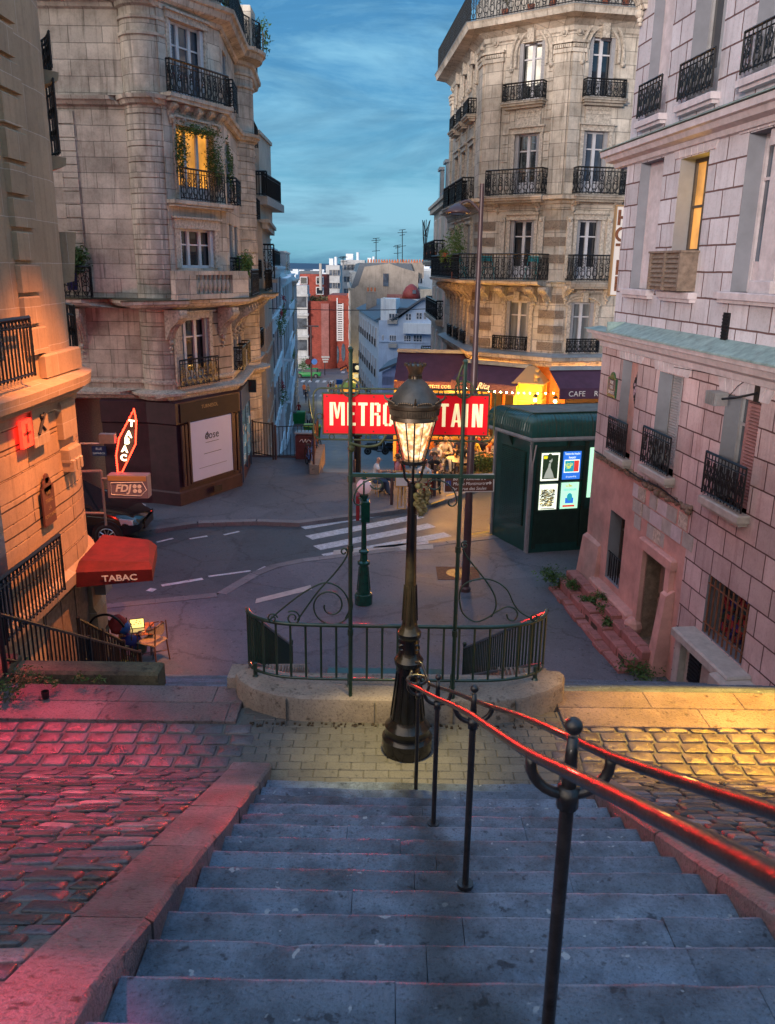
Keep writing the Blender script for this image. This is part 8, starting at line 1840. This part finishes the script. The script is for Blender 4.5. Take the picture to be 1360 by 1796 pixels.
# wheeled bins
def bin_(label,px,D_,m_,lid,rz=0,sc=1):
    x=P(px,740,D_).x; z=gz(D_)+.15; t_=thing('wheeled_bin',label,'bin',(x,D_,z),rz,'green wheeled bins on the side pavement'); t_.scale=(sc,)*3
    b=MB(); b.hex8([(-.33,-.3,.1),(.33,-.3,.1),(.33,.3,.1),(-.33,.3,.1),(-.42,-.38,1.15),(.42,-.38,1.15),(.42,.38,1.15),(-.42,.38,1.15)]); sub(b,'body',m_,t_); b=MB(); b.hex8([(-.45,-.42,1.15),(.45,-.42,1.15),(.45,.42,1.15),(-.45,.42,1.15),(-.4,-.36,1.28),(.4,-.36,1.28),(.4,.36,1.3),(-.4,.36,1.3)]); sub(b,'lid',lid,t_)
    for s in (-1,1): b=MB(); b.tube([(s*.3,.28,.1),(s*.36,.28,.1)],.1,10); sub(b,'wheel','tyre',t_)
bin_('dark green lidded bin nearest the house wall',519,84,'plastic_green','kiosk_dark',.2,1.05); bin_('green lidded bin second from the house wall',529,84,'plastic_green','plastic_green',0,1.05); bin_('yellow lidded bin nearer the camera, left one',542,68,'plastic_green','plastic_yellow'); bin_('yellow lidded bin nearer the camera, beside the sign frame',554,67.5,'plastic_green','plastic_yellow',.1)
b=MB(); 
def guard(px0,D0,px1,D1,label):
    a=Vector((P(px0,700,D0).x,D0,gz(D0)+.14)); c=Vector((P(px1,700,D1).x,D1,gz(D1)+.14)); t_=thing('kerb_railing',label,'railing',tuple(a)); b=MB(); n=14
    for i in range(n+1): p=a.lerp(c,i/n); p.z=gz(p.y)+.14; b.tube([p,p+Vector((0,0,.95))],.04,4)
    b.build('posts','iron',t_); b=MB(); b.tube([(lambda p:(p.x,p.y,gz(p.y)+1.1))(a.lerp(c,i/n)) for i in range(n+1)],.05,4); b.build('rail','iron',t_)
guard(555,62,541,110,'dark kerb railing running down the left pavement')
# scooter and cars
def scooter(label,loc,rz,col='car_black'):
    t_=thing('scooter',label,'scooter',loc,rz)
    for y in (-.62,.62): b=MB(); b.ring((0,y,.26),.2,.065,ax='x',n=16,m=6); b.tube([(-.03,y,.26),(.03,y,.26)],.12,10); w_=sub(b,'wheel','tyre',t_)
    b=MB(); b.hex8([(-.14,-.05,.3),(.14,-.05,.3),(.12,.75,.45),(-.12,.75,.45),(-.16,-.05,.62),(.16,-.05,.62),(.1,.85,.8),(-.1,.85,.8)]); b.box(-.13,.13,-.45,-.02,.25,.33); b.hex8([(-.2,-.5,.3),(.2,-.5,.3),(.16,-.4,.3),(-.16,-.4,.3),(-.17,-.58,.95),(.17,-.58,.95),(.15,-.45,1.0),(-.15,-.45,1.0)]); b.tube([(0,-.62,.26),(0,-.5,.95)],.03,6); sub(b,'body',col,t_)
    b=MB(); b.bbox(-.14,.14,-.02,.7,.72,.84,.04); sub(b,'seat','cloth_black',t_); b=MB(); b.tube([(-.33,-.45,1.02),(0,-.52,1.0),(.33,-.45,1.02)],.02,6); [b.tube([(s*.2,-.5,1.03),(s*.3,-.55,1.2)],.012,4) for s in (-1,1)]; sub(b,'handlebar','iron',t_); b=MB(); b.ball((0,-.6,.8),.08,8,5); sub(b,'headlight','headlight',t_)
xs=P(655,790,58).x; scooter('black scooter parked side-on behind the METRO letters',(xs+.25,57,gz(57)+.02),PI/2+.1)
def car(label,loc,rz,paint='car_black',group=None):
    t_=thing('parked_car',label,'car',loc,rz,group)   # nose towards +x, near side -y
    sec=[(-2.25,.55,.95,.78),(-2.2,.35,1.05,.84),(-1.6,.3,1.08,.9),(-.6,.28,1.05,.92),(.6,.28,1.03,.92),(1.3,.3,1.0,.9),(1.9,.34,.88,.86),(2.2,.42,.72,.74),(2.3,.5,.62,.6)]
    b=MB(); vs=[]
    for x,z0,z1,w in sec: vs+=[(x,-w*.93,z0),(x,-w,z0+.2),(x,-w,(z0+z1)/2+.05),(x,-w*.9,z1-.05),(x,-w*.7,z1),(x,w*.7,z1),(x,w*.9,z1-.05),(x,w,(z0+z1)/2+.05),(x,w,z0+.2),(x,w*.93,z0)]
    n=10; fs=[(i*n+j,i*n+(j+1)%n,(i+1)*n+(j+1)%n,(i+1)*n+j) for i in range(len(sec)-1) for j in range(n)]+[tuple(range(n))[::-1],tuple((len(sec)-1)*n+j for j in range(n))]
    b.add(vs,[f[::-1] for f in fs]); bo=sub(b,'body',paint,t_,smooth=True,auto=R(35))
    b=MB(); b.hex8([(-2.1,-.8,1.02),(1.2,-.8,1.0),(1.2,.8,1.0),(-2.1,.8,1.02),(-1.7,-.62,1.55),(.3,-.62,1.57),(.3,.62,1.57),(-1.7,.62,1.55)]); sub(b,'windows','car_glass',t_); b=MB(); b.hex8([(-1.75,-.64,1.54),(.3,-.64,1.56),(.3,.64,1.56),(-1.75,.64,1.54),(-1.6,-.56,1.62),(.15,-.56,1.63),(.15,.56,1.63),(-1.6,.56,1.62)]); b.hex8([(-.45,-.73,1.0),(-.35,-.73,1.0),(-.35,-.70,1.0),(-.45,-.70,1.0),(-.45,-.66,1.55),(-.37,-.66,1.55),(-.37,-.62,1.55),(-.45,-.62,1.55)]); sub(b,'roof',paint,t_)
    for x in (-1.4,1.42):
        for s in (-1,1):
            b=MB(); b.ring((x,s*.875,.34),.27,.085,ax='y',n=24,m=8); w_=sub(b,'wheel','tyre',t_,smooth=True); b=MB(); yy=s*.945
            for k in range(10): a_=2*PI*k/10; b.tube([(x+.03*math.cos(a_),yy,.34+.03*math.sin(a_)),(x+.22*math.cos(a_),yy,.34+.22*math.sin(a_))],.016,4)
            b.ring((x,yy,.34),.225,.016,n=24,m=4); b.tube([(x,yy-.02,.34),(x,yy+.02,.34)],.045,8); sub(b,'rim','alloy',w_)
            b=MB(); b.tube([(x,s*.80,.36),(x,s*.925,.36)],.41,20); sub(b,'wheel_arch','tyre',t_)
    for s in (-1,1): b=MB(); b.hex8([(1.95,s*.6,.62),(2.2,s*.55,.62),(2.1,s*.8,.62),(1.8,s*.87,.64),(1.93,s*.6,.78),(2.14,s*.55,.72),(2.04,s*.8,.76),(1.75,s*.88,.82)]); sub(b,'headlight','headlight',t_); b=MB(); b.bbox(.75,.95,s*.92,s*1.08,1.0,1.14,.03); sub(b,'mirror',paint,t_)
    b=MB(); b.box(2.2,2.33,-.45,.45,.42,.62); sub(b,'grille','iron',t_); return t_
car('black car with alloy wheels half hidden behind the tan corner',(-9.0,22.05,-7.41),.03)
c2=car('dark car facing the camera on the cobbled street behind the scooter',(P(668,770,62).x+.6,63.5,gz(62)+.02),-PI/2,'car_black')
car('small green car parked at the crossroads in front of the red block',(P(551,650,146).x-1,146,gz(146)),PI,'plastic_green')
for i,(px,D_) in enumerate(((618,92),(628,88),(640,80))): car(['silver grey car','black car','dark blue car'][i]+' parked nose to tail by the right houses'+[', farthest of three',', middle of three',', nearest of three'][i],(P(px,705,D_).x+1.2,D_,gz(D_)),-PI/2,['alloy','car_black','sign_navy'][i])
# bicycles by the low wall, wheelie
def bicycle(label,loc,rz):
    t_=thing('bicycle',label,'bicycle',loc,rz)
    for y in (-.5,.5): b=MB(); b.ring((0,y,.34),.32,.02,ax='x',n=22,m=5); w_=sub(b,'wheel','tyre',t_)
    b=MB(); [b.tube(p,.018,6) for p in ([(0,-.5,.34),(0,-.38,.85)],[(0,-.4,.75),(0,.1,.72)],[(0,-.38,.72),(0,0,.3)],[(0,0,.3),(0,.13,.8)],[(0,0,.3),(0,.5,.34)],[(0,.1,.68),(0,.5,.34)])]; sub(b,'frame','plastic_blue',t_)
    b=MB(); b.bbox(-.07,.07,.03,.28,.82,.87,.02); sub(b,'saddle','cloth_black',t_); b=MB(); b.tube([(-.25,-.3,.9),(0,-.4,.92),(.25,-.3,.9)],.015,6); sub(b,'handlebar','iron',t_)
g=G(552,826); bicycle('dark bicycle leaning by the maroon cabinet',(g.x-.25,g.y+.6,-7.3),.3)
g=G(545,815); bicycle('second bicycle behind the first, close to the rusty railing',(g.x+.1,g.y+1.0,-7.3),-.2)
# ================= cafe table by the left rail
g=(-4.43,14.35); ch=bistro_chair('cream woven rattan chair standing alone beside the laptop table',(g[0],g[1],-7.3),-1.95,None); del_=None
if 'group' in ch: del ch['group']
tb=P(240,1103,14.6); t_=thing('laptop_table','small folding table with orange slatted top beside the iron rail','table',(tb.x,tb.y,-7.3),.25); zt=tb.z+7.3
b=MB()
for i in range(7): b.bbox(-.32+i*.093,-.24+i*.093,-.28,.28,zt-.02,zt,.005)
sub(b,'tabletop','wood_orange',t_); b=MB(); [b.tube([(s*.28,.22,zt-.03),(s*.28,-.25,0)],.014,5) or b.tube([(s*.25,-.22,zt-.03),(s*.25,.25,0)],.014,5) for s in (-1,1)]; b.box(-.32,.32,-.26,.26,zt-.035,zt-.02); sub(b,'frame','iron',t_)
l_=thing('laptop','open laptop with a glowing yellow screen on the orange table','laptop',(tb.x+.02,tb.y-.02,tb.z+.004),.3); b=MB(); b.bbox(-.17,.17,-.22,.02,0,.018,.004); sub(b,'keyboard','alloy',l_); l_.scale=(.8,.8,.75)
b=MB(); b.hex8([(-.17,.02,.015),(.17,.02,.015),(.17,.035,.015),(-.17,.035,.015),(-.17,.09,.25),(.17,.09,.25),(.17,.105,.25),(-.17,.105,.25)]); lid=sub(b,'lid','car_black',l_); b=MB(); b.add([(-.155,.0185,.03),(.155,.0185,.03),(.155,.083,.24),(-.155,.083,.24)],[(0,1,2,3)]); sc_=sub(b,'screen','screen',lid); b=MB()
for i,(x,z) in enumerate(((-.08,.10),(-.03,.15),(.02,.11),(.06,.17),(-.01,.20),(.08,.12))): y=.0165+.0545*(z-.03)/.21; b.add([(x,y,z),(x+.03,y+.001,z+.008),(x+.024,y+.007,z+.032),(x-.006,y+.007,z+.02)],[(0,1,2,3)])
b.build('picture','plastic_green',None).parent=lid
b=MB(); b.bbox(tb.x+.2,tb.x+.36,tb.y-.12,tb.y+.1,tb.z+.003,tb.z+.015,.004); tag(b.build('papers','shop_blue'),'blue folder on the right edge of the orange table','folder')
q=P(207,1096,14.2); t_=thing('backpack','crumpled red bag with blue lining on a chair behind the rail','bag',tuple(q)); b=MB(); rs=random.Random(2)
b.ball((q.x,q.y,q.z),.17,14,10,1.05); b.v=[v+Vector((noise.noise(v*9),noise.noise(v*9+Vector((5,0,0))),noise.noise(v*9+Vector((0,7,0)))))*.05 for v in b.v]; b.build('bag','bag_red',t_,smooth=True); b=MB(); b.ball((q.x+.1,q.y+.02,q.z-.05),.13,12,8); b.build('lining','plastic_blue',t_,smooth=True)
bistro_chair('rattan chair holding the red bag, behind the iron rail',(q.x,q.y+.05,-7.3),.4,None)
q=P(228,1122,14.3); b=MB(); b.ball((q.x,q.y,q.z-.05),.2,14,9,.8); b.v=[v+Vector((noise.noise(v*7),noise.noise(v*7+Vector((5,0,0))),noise.noise(v*8)))*.08 for v in b.v]; tag(b.build('blue_jacket','bag_blue',smooth=True),'dark blue jacket heaped under the orange table','jacket')
q=P(243,1135,14.4); b=MB(); b.ball((q.x,q.y,q.z),.17,12,8,1.1); tag(b.build('green_cushion','door_green',smooth=True),'round green cushion beside the woven chair','cushion')
a=P(155,1108,13.9);c=P(188,1078,13.9);e_=P(218,1100,13.9); t_=thing('hoop','black curved hoop handle arching behind the iron rail','hoop',tuple(a)); b=MB(); b.tube(smoothpts([(a.x,a.y,a.z-.35),tuple(a),(a.x+.12,a.y,c.z-.08),tuple(c),(e_.x-.1,c.y,c.z-.1),tuple(e_)]),[.012]*13+[.03]*18,6) if 0 else b.tube(smoothpts([(a.x,a.y,a.z-.35),tuple(a),(a.x+.12,a.y,c.z-.08),tuple(c),(e_.x-.1,c.y,c.z-.1),tuple(e_)]),.022,6); b.build('hoop','iron',t_,smooth=True)
b=MB(); rs=random.Random(3)
for i in range(6): b.leaves((-5.15+.2*i,13.2+rs.uniform(-.2,.2),-7.0),(.2,.25,.35),110,.08)
tag(b.build('light_well_plants','leaf_light'),'green plants growing behind the sloping iron rail','plant')
# ---------------- camera, sky, lamps
cam=bpy.data.cameras.new('camera'); co=bpy.data.objects.new('camera',cam); COL.objects.link(co)
co.matrix_world=Matrix(((CR.x,CU.x,-CF.x,0),(CR.y,CU.y,-CF.y,0),(CR.z,CU.z,-CF.z,0),(0,0,0,1)))
cam.sensor_fit='VERTICAL'; cam.sensor_height=36; cam.lens=36*F_PX/1796; cam.clip_end=20000; cam.clip_start=.05
cam.dof.use_dof=True; cam.dof.focus_distance=9; cam.dof.aperture_fstop=11
SC.camera=co
w=bpy.data.worlds.new('World'); SC.world=w; w.use_nodes=True; nt=w.node_tree; nt.nodes.clear(); L=nt.links
ou=nt.nodes.new('ShaderNodeOutputWorld'); bg=nt.nodes.new('ShaderNodeBackground'); L.new(bg.outputs[0],ou.inputs[0])
tc=nt.nodes.new('ShaderNodeTexCoord'); sep=nt.nodes.new('ShaderNodeSeparateXYZ'); L.new(tc.outputs['Generated'],sep.inputs[0])
sky=nt.nodes.new('ShaderNodeTexSky'); sky.sky_type='NISHITA'; sky.sun_disc=False; sky.sun_elevation=R(7); sky.sun_rotation=R(205); sky.air_density=1.3; sky.dust_density=1.2; sky.ozone_density=3
SKYS=.02
sk=mixc(nt,1.0,sky.outputs[0],(SKYS,)*3,'MULTIPLY')
base=ramp(nt,sep.outputs[2],[(0,(.115,.32,.42)),(.06,(.075,.26,.39)),(.2,(.034,.17,.34)),(.38,(.02,.11,.26)),(.5,(.05,.2,.36)),(.62,ZEN),(1,ZEN)])
mp=nt.nodes.new('ShaderNodeMapping'); mp.inputs['Scale'].default_value=(1.6,1.6,9); mp.inputs['Rotation'].default_value=(.12,.18,0); L.new(tc.outputs['Generated'],mp.inputs[0])
n1=N(nt,'ShaderNodeTexNoise',Scale=2.1,Detail=9.0,Roughness=.62,Distortion=.5); L.new(mp.outputs[0],n1.inputs['Vector'])
mp2=nt.nodes.new('ShaderNodeMapping'); mp2.inputs['Scale'].default_value=(1,1,4.2); mp2.inputs['Location'].default_value=(3,1,2); L.new(tc.outputs['Generated'],mp2.inputs[0])
n2=N(nt,'ShaderNodeTexNoise',Scale=2.6,Detail=7.0,Roughness=.6,Distortion=.8); L.new(mp2.outputs[0],n2.inputs['Vector'])
c=mixc(nt,ramp(nt,n1.outputs[0],[(.42,0.),(.62,.75)]),base,(.16,.36,.50))
c=mixc(nt,ramp(nt,n2.outputs[0],[(.44,0.),(.62,.8)]),c,(.022,.11,.22))
c=mixc(nt,ramp(nt,n2.outputs[0],[(.30,.35),(.45,0.)]),c,(.14,.36,.50))
# dusk glow in the west, behind the camera
dt=nt.nodes.new('ShaderNodeVectorMath'); dt.operation='DOT_PRODUCT'; dt.inputs[1].default_value=Vector((-.62,-.72,.3)).normalized(); L.new(tc.outputs['Generated'],dt.inputs[0])
gl=ramp(nt,dt.outputs['Value'],[(.45,0.),(.8,.4),(1,1.)])
c=mixc(nt,gl,c,(1.7,1.4,1.15))
tot=mixc(nt,1.0,c,sk,'ADD')
L.new(tot,bg.inputs[0]); bg.inputs[1].default_value=WORLD_S
def lamp(name,typ,loc,col,e,target=None,size=.1,spot=None,blend=.6):
    l=bpy.data.lights.new(name,typ); l.color=col; l.energy=e
    if typ=='SUN': l.angle=size
    elif typ=='AREA': l.size=size
    else: l.shadow_soft_size=size
    if typ=='SPOT': l.spot_size=R(spot); l.spot_blend=blend
    o=bpy.data.objects.new(name,l); COL.objects.link(o); o.location=loc
    if target is not None: o.rotation_euler=(Vector(target)-Vector(loc)).to_track_quat('-Z','Y').to_euler()
    return o
lamp('sun','SUN',(-9,-18,19),(1,.90,.84),SUN_S,(9,22,13.5),size=R(8))
lamp('lantern_glow','SPOT',(.12,6.42,-2.06),(1,.74,.24),210,(.10,6.40,-4.2),size=.05,spot=62,blend=1.0)
lamp('left_neon_glow','SPOT',(-5.0,10.6,2.4),(1,.03,.06),3300,(-4.1,5.0,-4),size=.12,spot=43)
lamp('left_neon_glow_near','SPOT',(-3.0,3.0,.9),(1,.05,.09),800,(-1.28,1.75,-2.05),size=.06,spot=19,blend=.8)
lamp('right_street_lamp','SPOT',(5.35,8.2,1.6),(1,.50,.03),7500,(4.6,7.2,-4.2),size=.12,spot=58,blend=.9)
lamp('left_street_lamp','SPOT',(-1.2,11.2,4.2),(1,.30,.07),6500,(-5.6,13.3,-4.9),size=.15,spot=37,blend=.9)
lamp('pink_street_lamp','SPOT',(-5.2,16.5,4.6),(1,.25,.25),450,(5.2,13.4,-6.0),size=.3,spot=36,blend=.8)
lamp('tabac_neon_glow','POINT',(-6.6,16.6,-3.2),(1,.03,.015),190,size=.2)
for x,y,e in ((3.9,30.6,150),(6.9,30.0,190),(9.6,30.4,190),(2.3,31.6,180),(1.0,32.2,150)): lamp('cafe_glow','POINT',(x,y,-5.0),(1,.40,.06),e,size=.2)
lamp('window_lamp','POINT',(5.32,14.95,1.35),(1,.55,.06),9,size=.05)
lamp('added_red_spot','SPOT',(-.62,16.9,-5.0),(1,.015,.01),1500,(.2,3.5,-2.4),size=.15,spot=26,blend=.6)  # added red spot for glints on the rails; source unseen, metro plate unlit
lamp('terrace_glow','POINT',(2.0,28.9,-4.7),(1,.5,.16),220,size=.2); lamp('pillar_glow','POINT',(4.75,29.7,-4.7),(1,.55,.06),110,size=.15)
lamp('market_glow','POINT',(-6.3,110,-15),(1,.7,.15),700,size=.5)
SC.view_settings.view_transform='Standard'; SC.view_settings.look='None'; SC.view_settings.gamma=1; SC.view_settings.exposure=EXPO
SC.cycles.use_denoising=True
try: SC.cycles.denoiser='OPENIMAGEDENOISE'
except Exception: pass
SC.cycles.max_bounces=6; SC.cycles.diffuse_bounces=3; SC.cycles.glossy_bounces=3; SC.cycles.transparent_max_bounces=12; SC.cycles.sample_clamp_indirect=4; SC.cycles.caustics_reflective=False; SC.cycles.caustics_refractive=False
